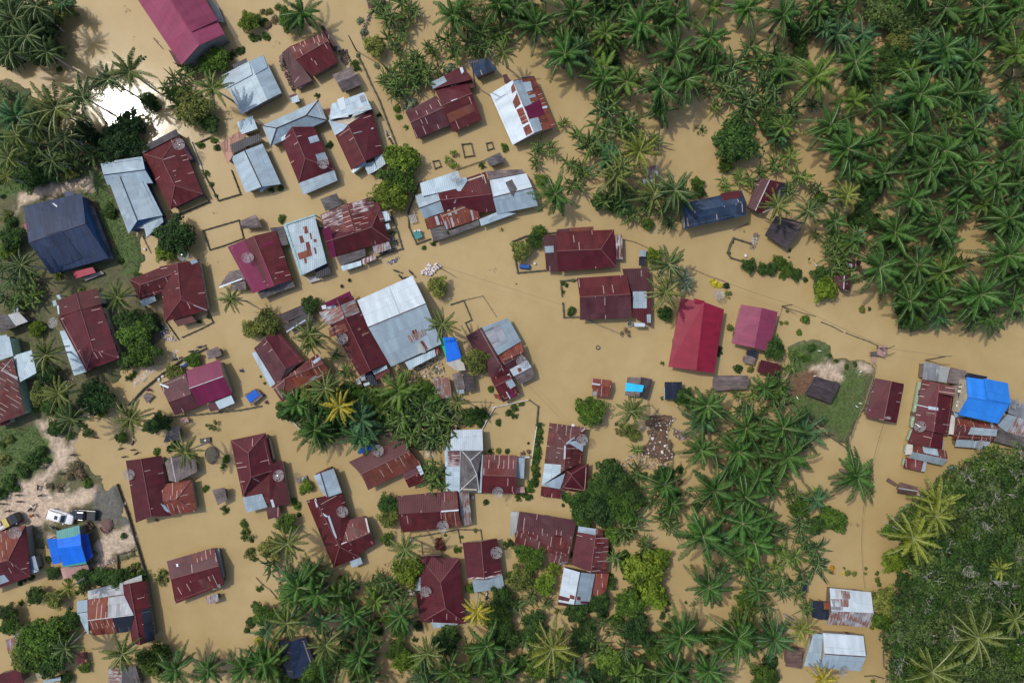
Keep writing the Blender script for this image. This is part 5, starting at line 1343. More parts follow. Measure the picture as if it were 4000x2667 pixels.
ORD = ['nearest', 'second nearest', 'third nearest', 'fourth nearest', 'fifth nearest', 'sixth nearest', 'seventh nearest', 'eighth nearest', 'ninth nearest', 'tenth nearest', 'eleventh nearest', 'twelfth nearest', 'thirteenth nearest', 'fourteenth nearest', 'fifteenth nearest', 'sixteenth nearest', 'seventeenth nearest', 'eighteenth nearest']
buckets = {}
for (o, kw, col, x, y, r) in VEG:
    nm, lx, ly = min(LAND, key=lambda a: (a[1] - x) ** 2 + (a[2] - y) ** 2)
    ang = math.degrees(math.atan2(y - ly, x - lx)) % 360
    d = ['right of', 'above', 'left of', 'below'][int(((ang + 45) % 360) // 90)]
    lk = LOOK[col or DEF[kw]]
    buckets.setdefault((kw, lk, d, nm), []).append(((x - lx) ** 2 + (y - ly) ** 2, o))
for (kw, lk, d, nm), lst in buckets.items():
    for i, (_, o) in enumerate(sorted(lst, key=lambda a: a[0])):
        extra = '' if len(lst) == 1 else (', ' + (ORD[i] if i < 18 else 'farthest') + '')
        if len(f'{lk} {kw.split()[-1]} {d} the {nm}{extra}'.split()) > 16: lk = lk.split()[-1]
        kx = kw.split()[-1] if len((lk + kw + nm).split()) > 9 or len(f'{lk} {kw} {d} the {nm}{extra}'.split()) > 16 else kw
        tag(o, f'{lk} {kx} {d} the {nm}{extra}', kw.replace('thin ', '').replace('leafy ', '').replace('bare ', ''), GRP[kw])
# ---------------------------------------------------------------- satellite dishes
def dish_meshes():
    b = MB(); n = 14; rr = [.12, .4, .75, 1.05]
    zf = lambda r: .28 * r * r
    for k in range(n):                       # mesh gores between ribs, with small gaps
        a0 = 2 * math.pi * k / n + .03; a1 = 2 * math.pi * (k + 1) / n - .03
        for i in range(3):
            q = [(rr[i], a0), (rr[i + 1], a0), (rr[i + 1], a1), (rr[i], a1)]
            if (k + i) % 5: b.poly([(r * math.cos(a), r * math.sin(a), zf(r)) for r, a in q])
    m1 = mesh('reflector', b.v, b.f, ['dishmesh'], b.m)
    b = MB()
    for k in range(n):
        a = 2 * math.pi * k / n; b.tube([(r * math.cos(a), r * math.sin(a), zf(r) + .01) for r in rr], .018, 0, 4)
    for R0 in (1.05, .72): b.tube([(R0 * math.cos(2 * math.pi * k / 28), R0 * math.sin(2 * math.pi * k / 28), zf(R0) + .01) for k in range(29)], .02, 0, 4, False)
    m2 = mesh('ribs', b.v, b.f, ['dishrib'], b.m)
    b = MB()
    for k in range(3):
        a = 2.1 * k; b.tube([(.9 * math.cos(a), .9 * math.sin(a), .23), (0, 0, .78)], .014, 0, 4)
    b.tube([(0, 0, .66), (0, 0, .86)], .07, 0, 8)
    m3 = mesh('feed_horn', b.v, b.f, ['chrome'], b.m)
    return m1, m2, m3
m, nt, bs = new_mat('dishmesh'); bs.inputs['Base Color'].default_value = (.34, .33, .33, 1); bs.inputs['Alpha'].default_value = .4; bs.inputs['Roughness'].default_value = .6; MATS['dishmesh'] = m
D1, D2, D3 = dish_meshes(); PM = MB(); PM.tube([(0, 0, 0), (0, 0, 1)], .045, 0, 6); POLE = mesh('pole', PM.v, PM.f, ['chrome'])
DS = [('00', 1645, 1330, 3.2, 'red roof near the sun glint', 52), ('10', 620, 1495, 2.9, 'maroon roof below the zinc T front', 52), ('01', 1688, 780, 2.7, 'top edge of the red L-shaped house', 52),
      ('01', 2275, 803, 3.3, 'magenta and dark red roof', 52), ('01', 495, 1398, 3.2, 'left edge of the red house with zinc strip', 50), ('11', 790, 1540, 3.1, 'long red roof left of the bright zinc house', 52),
      ('02', 1185, 1222, 2.3, 'left eave of the maroon house with rusty wing', 50), ('12', 213, 1232, 3.2, 'right side of the tall maroon hip roof', 52), ('12', 1117, 1000, 2.9, 'upper slope of the rust-streaked diagonal house', 52),
      ('13', 797, -10, 2.9, 'red cross-gabled roof', 52), ('12', 2217, 1382, 2.4, 'lower eave of the striped red wing', 50), ('13', 1715, 130, 2.5, 'lower eave of the long low red house', 53),
      ('13', 2207, 370, 2.6, 'right slope of the small maroon house', 53), ('13', 1558, 720, 3.1, 'left edge of the big maroon hip house', 52), ('22', 643, 903, 2.6, 'right edge of the red ribbed hip house', 52),
      ('22', 85, 180, 2.9, 'dark red wing beside the thatch annex', 48), ('32', 1390, 775, 2.6, 'left edge of the roof with green shutters', 52), ('32', 2270, 565, 3.3, 'grey roof right of the sky-blue roof', 52),
      ('32', 1945, 950, 2.3, 'lowest zinc sheets under the sky-blue roof', 52), ('33', 685, 1452, 2.4, 'lower eave of the two-part zinc house', 50), ('03', 140, 185, 3.6, 'rusty roof at the left edge', 54),
      ('21', 1898, 1140, 1.5, 'fence post above the crimson roof', 50), ('11', 1830, 60, 3.2, 'zinc end of the wide terrace', 48), ('23', 465, 458, 2.3, 'gap between the plum and red roofs', 42), ('03', 390, 1482, 1.0, 'bushes at the bottom left', 48)]
for i, (t, x, y, z, where, r) in enumerate(DS):
    p = P(t, x, y, z + .2); s = R(t, r) / 1.05 * .97; base = 0.9 if z > 2 else 0
    o = empty('satellite_dish', (p.x, p.y, p.z - 1.1)); tag(o, f'round grey mesh satellite dish at the {where}', 'satellite dish', 'satellite dishes on the roofs')
    link('pole', POLE, o).scale = (1, 1, 1.05)
    tilt = (rnd(-.25, .25), rnd(-.25, .25), rnd(0, 6)) if i != 23 else (1.0, .5, 0)
    for nm, me in (('reflector', D1), ('ribs', D2), ('feed_horn', D3)):
        q = link(nm, me, o, (0, 0, 1.05)); q.rotation_euler = tilt; q.scale = (s, s, s)
# ---------------------------------------------------------------- garden walls, fences, ponds
WL = r'''
10 .45 moss|mossy dark wall along the lane beside the parked motorbikes|940 520 1000 640 1060 780 1130 920 1190 1080 1285 1325
10 .35 moss|low square pond wall with a small plant inside, larger of two beside the lane tree|1890 1330 1975 1320 2003 1432 1915 1445 1890 1330
10 .3 moss|small square planter wall directly left of the feathery yellow sapling|1625 1485 1678 1475 1700 1530 1645 1552 1625 1485
10 .3 moss|tiny square planter wall holding a plank cross beside the patchwork house|2115 1320 2165 1310 2182 1365 2127 1382 2115 1320
10 .35 bamboo|thin low fence leading to the grey plank hut above the wide terrace|1840 1562 2110 1470
11 .4 moss|dark curved wall around the left front yard of the wide terrace|1500 120 1470 200 1400 380 1405 520 1475 672 1602 627
00 .35 moss|short wall from the red hip house to the brown tiled wing|1800 1325 1940 1262 2012 1310
01 .35 moss|three-sided garden wall right of the red hip house|1860 0 2010 277 2212 217 2130 0
00 .3 wallwh|pale wall running down beside the red hip house|1765 1310 1865 1568
01 .3 moss|rectangular garden wall left of the small grey thatched hut|1870 550 2197 455 2240 622 2050 692 1930 727 1870 550
01 .6 moss|front yard wall at the foot of the red hip house|1565 380 1605 420 1920 285 1875 212
01 .3 moss|long low wall with flowers at the foot of the red L-shaped house|1680 1527 1850 1450 1960 1392 1905 1275
01 .3 moss|short wall running down to the shallow road below the red L-shaped house|1530 1385 1645 1550
11 .4 moss|wall around the right yard of the wide red house with flaking roof|1110 792 1345 716 1300 560 1235 380
11 .35 moss|bent pond wall right of the bright zinc house|1790 1227 1905 1190 1980 1367 1922 1395 1960 1475
11 .2 bamboo|thin stake fence enclosing open water right of the bent pond wall|1915 1186 2082 1148 2205 1338
02 .5 moss|dark curved wall left of the magenta house|1190 580 1330 430 1500 290 1700 150 1900 60
02 .4 moss|straight wall below the magenta house|1550 690 1850 665 2200 627 2400 590
12 .35 wallwh|white curved wall along the flooded road left of the banana grove|245 580 300 690 395 785 490 862
12 .3 wallwh|short white wall at the corner of the rusty maroon house|248 577 400 550
12 .3 wallwh|white wall piece below the golden palm grove|725 882 838 846
12 .35 wallwh|white wall from the dark green garden to the open water|2175 603 2340 570 2508 532
12 .35 wallwh|white wall down the right side of the dark green garden|2190 603 2130 700 2080 800
22 .4 moss|dark wall corner enclosing the pond below the thatch annex|158 535 238 592 222 780
22 .35 wallwh|white fence beside the long leafy hedge|225 782 200 950 175 1130
12 .3 bamboo|bamboo rail behind the banana grove|930 490 1120 500 1300 497
12 .35 bamboo|pale plank rail below the long red house|1100 443 1210 400 1320 358
12 .25 bamboo|curved bamboo rail below the bright zinc house|1290 262 1400 285 1500 305 1590 350
12 .25 bamboo|thin rail behind the paired bathing huts|1930 552 2060 548 2180 558
02 .55 moss|long dark boundary wall right of the parked cars|1085 1310 1130 1440 1180 1568 1250 1806 1345 2120
03 .5 moss|short dark wall around the weedy plot below the scrap frame|1092 520 1088 385 1280 330
13 .25 moss|thin garden wall below the long low red house|1400 235 1620 200 1850 157 2062 160 2080 270
13 .25 moss|thin garden wall dropping beside the bare red shrub|1855 160 1878 280
13 .25 bamboo|thin stake line beside the coconut palm, bottom centre|1518 270 1530 392
21 .45 moss|curved dark yard wall left of the hip-ended house|300 915 50 937 22 780 5 650 130 600 400 568
21 .25 bamboo|thin fence right of the hip-ended house|1020 630 1130 655 1262 716
21 .5 moss|free-standing dark wall ring in open water right of the navy ribbed house|2180 668 2030 620 1998 680 1975 755 2005 800 2108 832
21 .4 moss|wall around the leafy yard left of the two-tone house|590 1002 445 1012 457 1152
21 .4 moss|dark L-shaped wall at the lower left of the two-tone house|465 1215 475 1345 622 1342
21 .2 bamboo|thin rail above the crimson roof|1635 892 1800 965 1950 1015
31 .25 bamboo|thin fence rail right of the rose-magenta house|130 1245 300 1300 432 1335
31 .15 bamboo|thin fence side dropping beside the rose-magenta house|128 1248 60 1500
31 .2 moss|broken floating fence rail by the plank platform, upper piece|490 1390 590 1430 682 1480
31 .2 moss|broken floating fence rail by the plank platform, lower piece|718 1490 820 1530 930 1570 1010 1608
32 .6 bamboo|tall bamboo fence on the right side of the grass island|980 212 930 400 880 560 830 660 760 860 722 968
32 .45 moss|dark plank wall on the lower left side of the grass island|718 975 500 828 360 730 232 650
32 .2 wood|floating ring of branches below the grey roofs, right side|2060 1055 2085 1010 2130 978 2220 985 2226 1045 2182 1088 2080 1100 2060 1055
13 .2 bamboo|crooked branch fence left of the big oil palms, bottom|0 595 60 660 130 710 200 790
'''
for ln in WL.strip().split('\n'):
    hd, lab, cs = ln.split('|'); t, h, mt = hd.split(); h = float(h); ps = pts(t, cs, 0); b = MB(); q0 = ps[0]
    th = (.16 if h > .36 else .12) if mt in ('moss', 'wallwh') else .07
    for i in range(len(ps) - 1):
        a, c = ps[i], ps[i + 1]; d = c - a; n = max(1, int(d.length / 1.1)); u = d.normalized(); nr = Vector((-u.y, u.x, 0)) * th / 2
        if th > .1:
            zz = h + (i % 2) * .004; e = .0 if i else .0
            b.prism([Vector((*(a - nr).xy, -1)), Vector((*(c + u * th * .5 - nr).xy, -1)), Vector((*(c + u * th * .5 + nr).xy, -1)), Vector((*(a + nr).xy, -1))],
                    [Vector((*(a - nr).xy, zz)), Vector((*(c + u * th * .5 - nr).xy, zz)), Vector((*(c + u * th * .5 + nr).xy, zz)), Vector((*(a + nr).xy, zz))])
            for k in range(n):
                p = a + d * (k / n); b.box((p.x, p.y, h / 2 + .03), (th * 1.5, th * 1.5, h + .06), 0, math.atan2(d.y, d.x))
        else:
            a2 = a + Vector((0, 0, h)); c2 = c + Vector((0, 0, h * rnd(.8, 1.1))); b.tube([a2, (a2 + c2) / 2 + Vector((0, 0, rnd(-.05, .05))), c2], .05, 0, 5)
            b.tube([a + Vector((0, 0, h * .4)), c + Vector((0, 0, h * .45))], .04, 0, 5)
            for k in range(n + 1):
                p = a + d * (k / n); b.tube([(p.x, p.y, -.9), (p.x + rnd(-.1, .1), p.y + rnd(-.1, .1), h * rnd(1.1, 1.7))], .045, 0, 5)
    nm = {'moss': 'garden_wall', 'wallwh': 'garden_wall', 'bamboo': 'bamboo_fence', 'wood': 'driftwood'}[mt]
    o = b.build(nm, mt, None, ps[0]); o['kind'] = 'thing'; o.location = ps[0]; tag(o, lab, 'wall' if 'wall' in nm else 'fence' if 'fence' in nm else 'driftwood')
# ---------------------------------------------------------------- poles, wires, fallen trunks
def pole_at(t, x, y, hgt, label, lean=(0, 0), arm=None):
    p = P(t, x, y, 0); b = MB(); b.tube([(0, 0, -1), (lean[0], lean[1], hgt)], [.13, .09], 0, 8); o = empty('utility_pole', p, 0, label, 'pole')
    b.build('post', 'wood', o)
    if arm:
        c = MB(); c.box((lean[0], lean[1], hgt - .3), (2.2, .12, .12), 0, arm)
        for s in (-1, -.4, .4, 1): c.tube([(lean[0] + s * math.cos(arm), lean[1] + s * math.sin(arm), hgt - .24), (lean[0] + s * math.cos(arm), lean[1] + s * math.sin(arm), hgt - .06)], .045, 0, 6)
        c.build('crossarm', 'wood', o)
    return Vector((p.x + lean[0], p.y + lean[1], hgt - .1))
A1 = pole_at('10', 2015, 800, 10.5, 'tall pale bare pole beside the sprawling dark red three-gable house', arm=.3)
A2 = pole_at('32', 1442, 178, 5.0, 'dark leaning utility pole with a crossarm above the shabby lean-tos', (.5, .9), arm=.05)
A3 = pole_at('32', 1000, 60, 4.0, 'thin pole at the plank platform', arm=.4)
A4 = pole_at('31', 128, 1243, 4.5, 'thin pole at the fence corner right of the rose-magenta house')
A5 = pole_at('10', 925, 470, 6.0, 'thin pole in the young tree beside the lane, top centre')
A6 = pole_at('11', 1690, 890, 5.0, 'slim pole standing in the pile of white sacks')
A7 = P('21', 20, 1000, 5.5); A8 = P('33', 870, 20, 5); A9 = P('32', 1000, 930, 5); A10 = P('12', 430, 560, 5); A11 = P('22', 460, 720, 4.5); A12 = P('10', 1290, 1340, 5)
for a, b_, lab in ((A4, A3, 'thin wire from the fence corner to the plank platform'), (A3, A2, 'thin wire from the plank platform to the leaning pole'), (A5, A12, 'thin wire over the lane between the top houses'),
                   (A6, Vector((P('21', 460, 1230, 5))), 'thin wire over open water from the white sacks to the two-tone house'), (P('32', 1060, 760, 5), A8, 'thin wire crossing the channel right of the star-shaped palm'),
                   (P('Z', 1100, 1100, 4), A11, 'thin wire from the thatch annex to the red ribbed house'), (P('21', 1950, 1020, 4), A4, 'thin wire above the crimson and rose-magenta roofs'), (P('33', 868, 50, 5), P('33', 890, 700, 4.5), 'thin wire over the channel toward the rusty patchwork house')):
    b = MB(); ps = [a.lerp(b_, k / 10) - Vector((0, 0, 1.2 * (1 - (2 * k / 10 - 1) ** 2) * .5)) for k in range(11)]; b.tube(ps, .022, 0, 4)
    o = b.build('power_wire', 'bikeblk', None, a); o.location = a; tag(o, lab, 'wire')
for t, cs, r, mt, lab in (('33', '1120 1508 1290 1512', .28, 'barkpale', 'thick pale fallen palm trunk at the forest edge'), ('31', '1810 375 2060 295', .16, 'barkpale', 'long pale fallen trunk among oil palms near the right edge'),
        ('31', '720 592 850 545', .22, 'barkpale', 'short thick pale log beside the plantation bananas'), ('22', '1280 578 1340 650 1390 730', .11, 'bamboo', 'bamboo pole lying across the top of the brown debris mound'),
        ('22', '1455 785 1560 840 1655 895', .10, 'bamboo', 'bamboo pole leaving the debris mound towards the palms'), ('22', '1180 800 1265 785', .12, 'barkpale', 'short pale log on the left side of the debris mound'),
        ('21', '700 1370 830 1430 980 1490', .09, 'bamboo', 'thin fallen pole below the two-tone house'), ('32', '1095 1265 1175 1315', .35, 'thatchbr', 'bundle of dark brush floating left of the thatch boat shelter'),
        ('33', '1060 1080 1075 1200 1058 1300 1065 1425', .12, 'moss', 'line of floating dark debris right of the two-part zinc house'), ('33', '885 1505 980 1500 1065 1525', .10, 'moss', 'floating dark twigs at the bottom edge, lower right'),
        ('33', '1270 680 1390 750', .10, 'barkpale', 'pale straight trunk leaning at the forest edge, upper one'), ('33', '1200 865 1360 975', .10, 'barkpale', 'pale straight trunk leaning at the forest edge, lower one'),
        ('21', '2030 545 2110 510 2170 485', .10, 'wood', 'floating dark branch below the navy ribbed house'), ('31', '480 372 590 305', .08, 'barkpale', 'thin pale trunk reaching toward the yellow-green palm'),
        ('32', '275 1340 330 1380', .09, 'barkpale', 'short pale stick among palms left of the star-shaped palm'), ('30', '640 1100 690 1000 722 915', .07, 'barkpale', 'pale dead frond standing in the upper plantation'),
        ('01', '1310 600 1345 680 1385 755', .10, 'bamboo', 'bundle of bamboo poles on the mud left of the round dark tree'), ('00', '1410 350 1450 400 1495 450', .07, 'wood', 'thin pole in the pale water beside the pink-roofed house')):
    ps = pts(t, cs, .12); b = MB(); b.tube(ps, [r * (1 - .25 * i / len(ps)) for i in range(len(ps))], 0, 8)
    for k in range(3):
        p = ps[0].lerp(ps[-1], rnd(.1, .9)); b.tube([p, p + Vector((rnd(-.5, .5), rnd(-.5, .5), rnd(.05, .3)))], [r * .4, r * .15], 0, 5)
    o = b.build('fallen_trunk' if r > .13 else 'pole', mt, None, ps[0]); o.location = ps[0]; tag(o, lab, 'log' if r > .13 else 'pole')
# ---------------------------------------------------------------- vehicles
def car(t, x, y, ang, paint, label, pickup=False):
    p = P(t, x, y, .6); g = gz(p); o = empty('parked_car', (p.x, p.y, g + .02), math.radians(ang), label, 'car', 'cars parked on the dirt yard')
    def loft(secs, m=0, nm='body', mats=None):   # sections: x, half width low, half width high, z0, z1
        b = MB(); K = 8; n0 = 0
        for (sx, w0, w1, z0, z1) in secs:
            b.v += [(sx, -w0, z0), (sx, -w0, (z0 + z1) / 2), (sx, -w1, z1 - .04), (sx, -w1 * .8, z1), (sx, w1 * .8, z1), (sx, w1, z1 - .04), (sx, w0, (z0 + z1) / 2), (sx, w0, z0)]
        for i in range(len(secs) - 1):
            for j in range(K): j2 = (j + 1) % K; b.face([i * K + j, i * K + j2, (i + 1) * K + j2, (i + 1) * K + j])
        b.face(list(range(K))[::-1]); b.face([(len(secs) - 1) * K + j for j in range(K)])
        return b.build(nm, mats or paint, o)
    loft([(-2.15, .78, .72, .38, .92), (-2.0, .87, .82, .3, .98), (-.9, .9, .84, .28, 1.0), (.9, .9, .84, .28, 1.0), (1.6, .88, .8, .28, .95), (2.05, .8, .72, .3, .85), (2.2, .66, .58, .38, .74)])
    if pickup:
        loft([(-.5, .80, .66, .9, 1.2), (-.3, .78, .64, .95, 1.62), (.7, .78, .64, .95, 1.64), (1.15, .80, .70, .9, 1.05)], nm='cabin')
        bb = MB(); bb.box((-1.35, 0, 1.05), (1.4, 1.5, .06), 0); bb.build('bed_cover', 'bikeblk', o)
        ws = [((.98, 0, 1.42), (.04, 1.15, .42), .75), ((-.46, 0, 1.35), (.04, 1.1, .3), -.4)]
    else:
        loft([(-2.05, .76, .68, .95, 1.25), (-1.85, .78, .66, .95, 1.62), (.35, .78, .66, .95, 1.66), (1.1, .82, .74, .9, 1.0)], nm='cabin')
        rr = MB(); rr.box((-.25, 0, 1.672), (.55, .62, .03), 0); rr.build('sunroof', 'glass', o)
        rl = MB()
        for s in (-1, 1): rl.tube([(-1.7, s * .6, 1.70), (.2, s * .6, 1.73)], .025, 0, 5)
        rl.build('roof_rails', 'chrome', o); ws = [((.76, 0, 1.39), (.05, 1.22, .62), .83), ((-2.0, 0, 1.42), (.04, 1.1, .3), -.35)]
    for c, d, ry in ws:
        wb = MB(); wb.box(c, d, 0, 0, 0, -ry); wb.build('windscreen', 'glass', o)
    for s in (-1, 1):
        wb = MB(); wb.box((-.5 if not pickup else .2, s * .745, 1.3), (1.9 if not pickup else .8, .04, .34), 0, 0, s * .28); wb.build('side_window', 'glass', o)
        hb = MB(); hb.box((2.1, s * .55, .72), (.16, .26, .12), 0); hb.build('headlight', 'lamp', o)
        mb = MB(); mb.box((.85, s * .98, 1.0), (.14, .2, .12), 0); mb.build('wing_mirror', paint, o)
        for xx in (-1.35, 1.4):
            w_ = MB(); w_.tube([(xx, s * .68, .32), (xx, s * .9, .32)], .33, 0, 16); w_.tube([(xx, s * .90, .32), (xx, s * .915, .32)], .19, 1, 12); w_.build('wheel', ['rubber', 'chrome'], o)
car('Y', 1195, 368, -17, 'carwhite', 'white estate car with a dark sunroof on the dirt yard')
car('Y', 1630, 335, 176, 'cardark', 'dark blue-black pickup truck nose to nose with the white car', True)
def truck():
    p = P('Y', 150, 490, .9); g = gz(p); o = empty('cargo_truck', (p.x, p.y, g), math.radians(28), 'small flatbed truck loaded with pale bags, a yellow crate and dark boxes', 'truck', )
    def bx(nm, c, d, m): b = MB(); b.box(c, d); return b.build(nm, m, o)
    bx('chassis', (0, 0, .55), (5.0, 1.5, .25), 'bikeblk'); bx('cargo_bed', (-.4, 0, .78), (3.9, 1.75, .16), 'wood'); bx('cab', (2.0, 0, 1.15), (1.0, 1.6, 1.2), 'cardark'); bx('windscreen', (2.49, 0, 1.4), (.05, 1.3, .45), 'glass')
    for xx in (-1.5, 1.8):
        for s in (-1, 1): b = MB(); b.tube([(xx, s * .6, .38), (xx, s * .85, .38)], .38, 0, 14); b.build('wheel', 'rubber', o)
    b = MB(); b.box((.35, 0, 1.25), (.85, 1.5, .75)); q = b.build('cargo_crate', 'yellow'); q.parent = None; q.location = o.location; q.rotation_euler = o.rotation_euler; tag(q, 'yellow slatted crate standing on the flatbed truck', 'crate')
    b = MB(); b.box((1.1, 0, 1.15), (.6, 1.5, .55)); q = b.build('cargo_box', 'bikeblk'); q.location = o.location; q.rotation_euler = o.rotation_euler; tag(q, 'dark box on the truck bed right of the yellow crate', 'box')
    random.seed(3)
    for k in range(7):
        b = MB(); c = (-1.9 + (k % 4) * .45, -.45 + (k // 4) * .8, 1.05 + rnd(0, .15)); sack_mesh(b, c, (.32, .42, .2)); q = b.build('cargo_bag', 'sack', smooth=True); q.location = o.location; q.rotation_euler = o.rotation_euler
        tag(q, 'pale bag heaped on the left half of the flatbed truck', 'bag', 'pale bags on the truck')
def sack_mesh(b, c, d):
    n = len(b.v); K = 8
    for i, (f, zz) in enumerate(((.35, -1), (.95, -.5), (1, .2), (.7, .8), (.15, 1.0))):
        for j in range(K):
            a = 2 * math.pi * j / K; k = f * (1 + .1 * math.sin(3 * a + c[0] * 9)); b.v.append((c[0] + math.cos(a) * d[0] * k, c[1] + math.sin(a) * d[1] * k, c[2] + zz * d[2]))
    for i in range(4):
        for j in range(K): j2 = (j + 1) % K; b.face([n + i * K + j, n + i * K + j2, n + (i + 1) * K + j2, n + (i + 1) * K + j])
    b.face([n + j for j in range(K)][::-1]); b.face([n + 4 * K + j for j in range(K)])
truck()
def bike(t, x, y, ang, col, label, grp='motorbikes parked in the shallow water', zz=None):
    p = P(t, x, y, .5); g = max(gz(p), -.28) if zz is None else zz; o = empty('motorbike', (p.x, p.y, g), math.radians(ang), label, 'motorbike', grp)
    o.rotation_euler = (rnd(-.15, .15), 0, math.radians(ang))
    for xx in (-.62, .62):
        b = MB(); ps = [(xx + .27 * math.cos(k * math.pi / 8), 0, .29 + .27 * math.sin(k * math.pi / 8)) for k in range(17)]; b.tube(ps, .05, 0, 5, False); b.build('wheel', 'rubber', o)
    b = MB(); b.tube([(-.55, 0, .35), (-.1, 0, .45), (.2, 0, .5), (.5, 0, .85)], [.09, .13, .12, .07], 0, 6); b.tube([(.62, 0, .29), (.47, 0, .95)], .04, 0, 5); b.tube([(-.85, 0, .55), (-.55, 0, .62)], [.06, .1], 0, 5); b.build('body', col, o)
    b = MB(); b.tube([(-.72, 0, .78), (-.35, 0, .78), (.05, 0, .72)], [.11, .13, .08], 0, 7); b.build('seat', 'bikeblk', o)
    b = MB(); b.tube([(.38, -.34, .98), (.47, 0, .95), (.38, .34, .98)], .025, 0, 5); b.build('handlebar', 'chrome', o)
    b = MB(); b.tube([(.55, 0, .86), (.64, 0, .86)], [.09, .07], 0, 8); b.build('headlight', 'lamp', o)
for a in (('10', 1195, 1228, 108, 'carwhite', 'black and white motorbike at the lower end of the lane wall'), ('10', 1235, 1285, 118, 'bikeblk', 'dark motorbike directly below the black and white one at the lane wall'), ('11', 1150, 0, 0, '', ''),
          ('11', 1298, 925, -18, 'bikeblk', 'dark motorbike nearest the wet rubbish heap on the road'), ('11', 1435, 940, -48, 'bikeblk', 'dark motorbike nearest the white sack pile'), ('11', 1335, 985, -50, 'bikeblk', 'dark motorbike touching the corner of the bright zinc roof'),
          ('11', 1378, 976, 8, 'bikeblk', 'dark motorbike lying along the edge of the bright zinc roof'), ('02', 1765, 85, 12, 'bikeblk', 'dark motorbike above the yellow-green tree, left of a pair'), ('02', 1840, 42, 14, 'bikeblk', 'dark motorbike above the yellow-green tree, right of a pair'),
          ('02', 1620, 158, 20, 'bikeblk', 'dark motorbike between the wall and the blue board'), ('02', 800, 842, 25, 'bikered', 'red-black motorbike where the dirt track meets the water'), ('02', 415, 1132, 35, 'bikered', 'red motorbike beside the long hedge on the dirt track'),
          ('Y', 1740, 525, -55, 'bikered', 'red and white motorbike right of the blue tarpaulin shelter'), ('Y', 1070, 590, -25, 'bikeblk', 'dark motorbike at the upper left corner of the blue tarpaulin shelter'), ('13', 2112, 768, 80, 'carwhite', 'pale motorbike below the zinc foot of the small maroon house'),
          ('Y', 630, 205, 50, 'bikeblk', 'dark motorbike above the person in orange')):
    if a[5]: bike(*a)
# ---------------------------------------------------------------- people
def skin_to_mesh(name, nodes, edges, mats, root=0, sub=2):
    me = bpy.data.meshes.new(name); me.from_pydata([n[0] for n in nodes], edges, []); o = bpy.data.objects.new(name, me); C.objects.link(o)
    md = o.modifiers.new('s', 'SKIN'); md.use_smooth_shade = True
    for i, n in enumerate(nodes):
        r = n[1]; me.skin_vertices[0].data[i].radius = (r, r) if not isinstance(r, tuple) else r; me.skin_vertices[0].data[i].use_root = (i == root)
    o.modifiers.new('d', 'SUBSURF').levels = sub
    dg = bpy.context.evaluated_depsgraph_get(); ev = o.evaluated_get(dg); out = bpy.data.meshes.new_from_object(ev); out.name = name
    bpy.data.objects.remove(o); out.materials.clear()
    for k in mats: out.materials.append(MATS[k])
    return out
def person_meshes(reach=0.0, stride=.15):
    n = []; e = []
    def add(p, r, par=None): n.append((p, r)); (e.append((par, len(n) - 1)) if par is not None else None); return len(n) - 1
    pel = add((0, 0, .93), (.15, .12)); sp = add((0, 0, 1.15), (.14, .11), pel); ch = add((.01, 0, 1.36), (.17, .12), sp); nk = add((0, 0, 1.5), .06, ch); hb = add((.01, 0, 1.6), .085, nk); ht = add((.01, 0, 1.7), .08, hb)
    add((.095, 0, 1.62), .02, hb)
    for s in (-1, 1):
        add((.02, s * .085, 1.63), .018, hb)
        hp = add((0, s * .10, .88), .10, pel); kn = add((stride * s + .03, s * .11, .50), .065, hp); an = add((stride * s * 1.3 - .03, s * .11, .09), .04, kn); add((stride * s * 1.3 + .14, s * .12, .03), .035, an)
        sh = add((0, s * .20, 1.40), .065, ch); el = add((.05 + reach * .1, s * .27, 1.12 + reach * .15), .045, sh); wr = add((.18 + reach * .2, s * .24, .90 + reach * .35), .028, el); pm = add((.23 + reach * .22, s * .235, .85 + reach * .36), .034, wr)
        for k, l in enumerate((.062, .075, .08, .068)):
            kx = (k - 1.5) * .021
            f = add((.255 + reach * .24, s * .235 + kx, .80 + reach * .36), .010, pm); f2 = add((.262 + reach * .26, s * .235 + kx, .80 - l * .5 + reach * .38), .009, f); add((.25 + reach * .27, s * .235 + kx, .80 - l + reach * .38), .008, f2)
        th = add((.265 + reach * .22, s * .20, .835 + reach * .36), .011, pm); add((.285 + reach * .22, s * .19, .80 + reach * .36), .009, th)
    return skin_to_mesh('body', n, e, ['skin'])
PB = person_meshes(); PR = person_meshes(.6, .05)
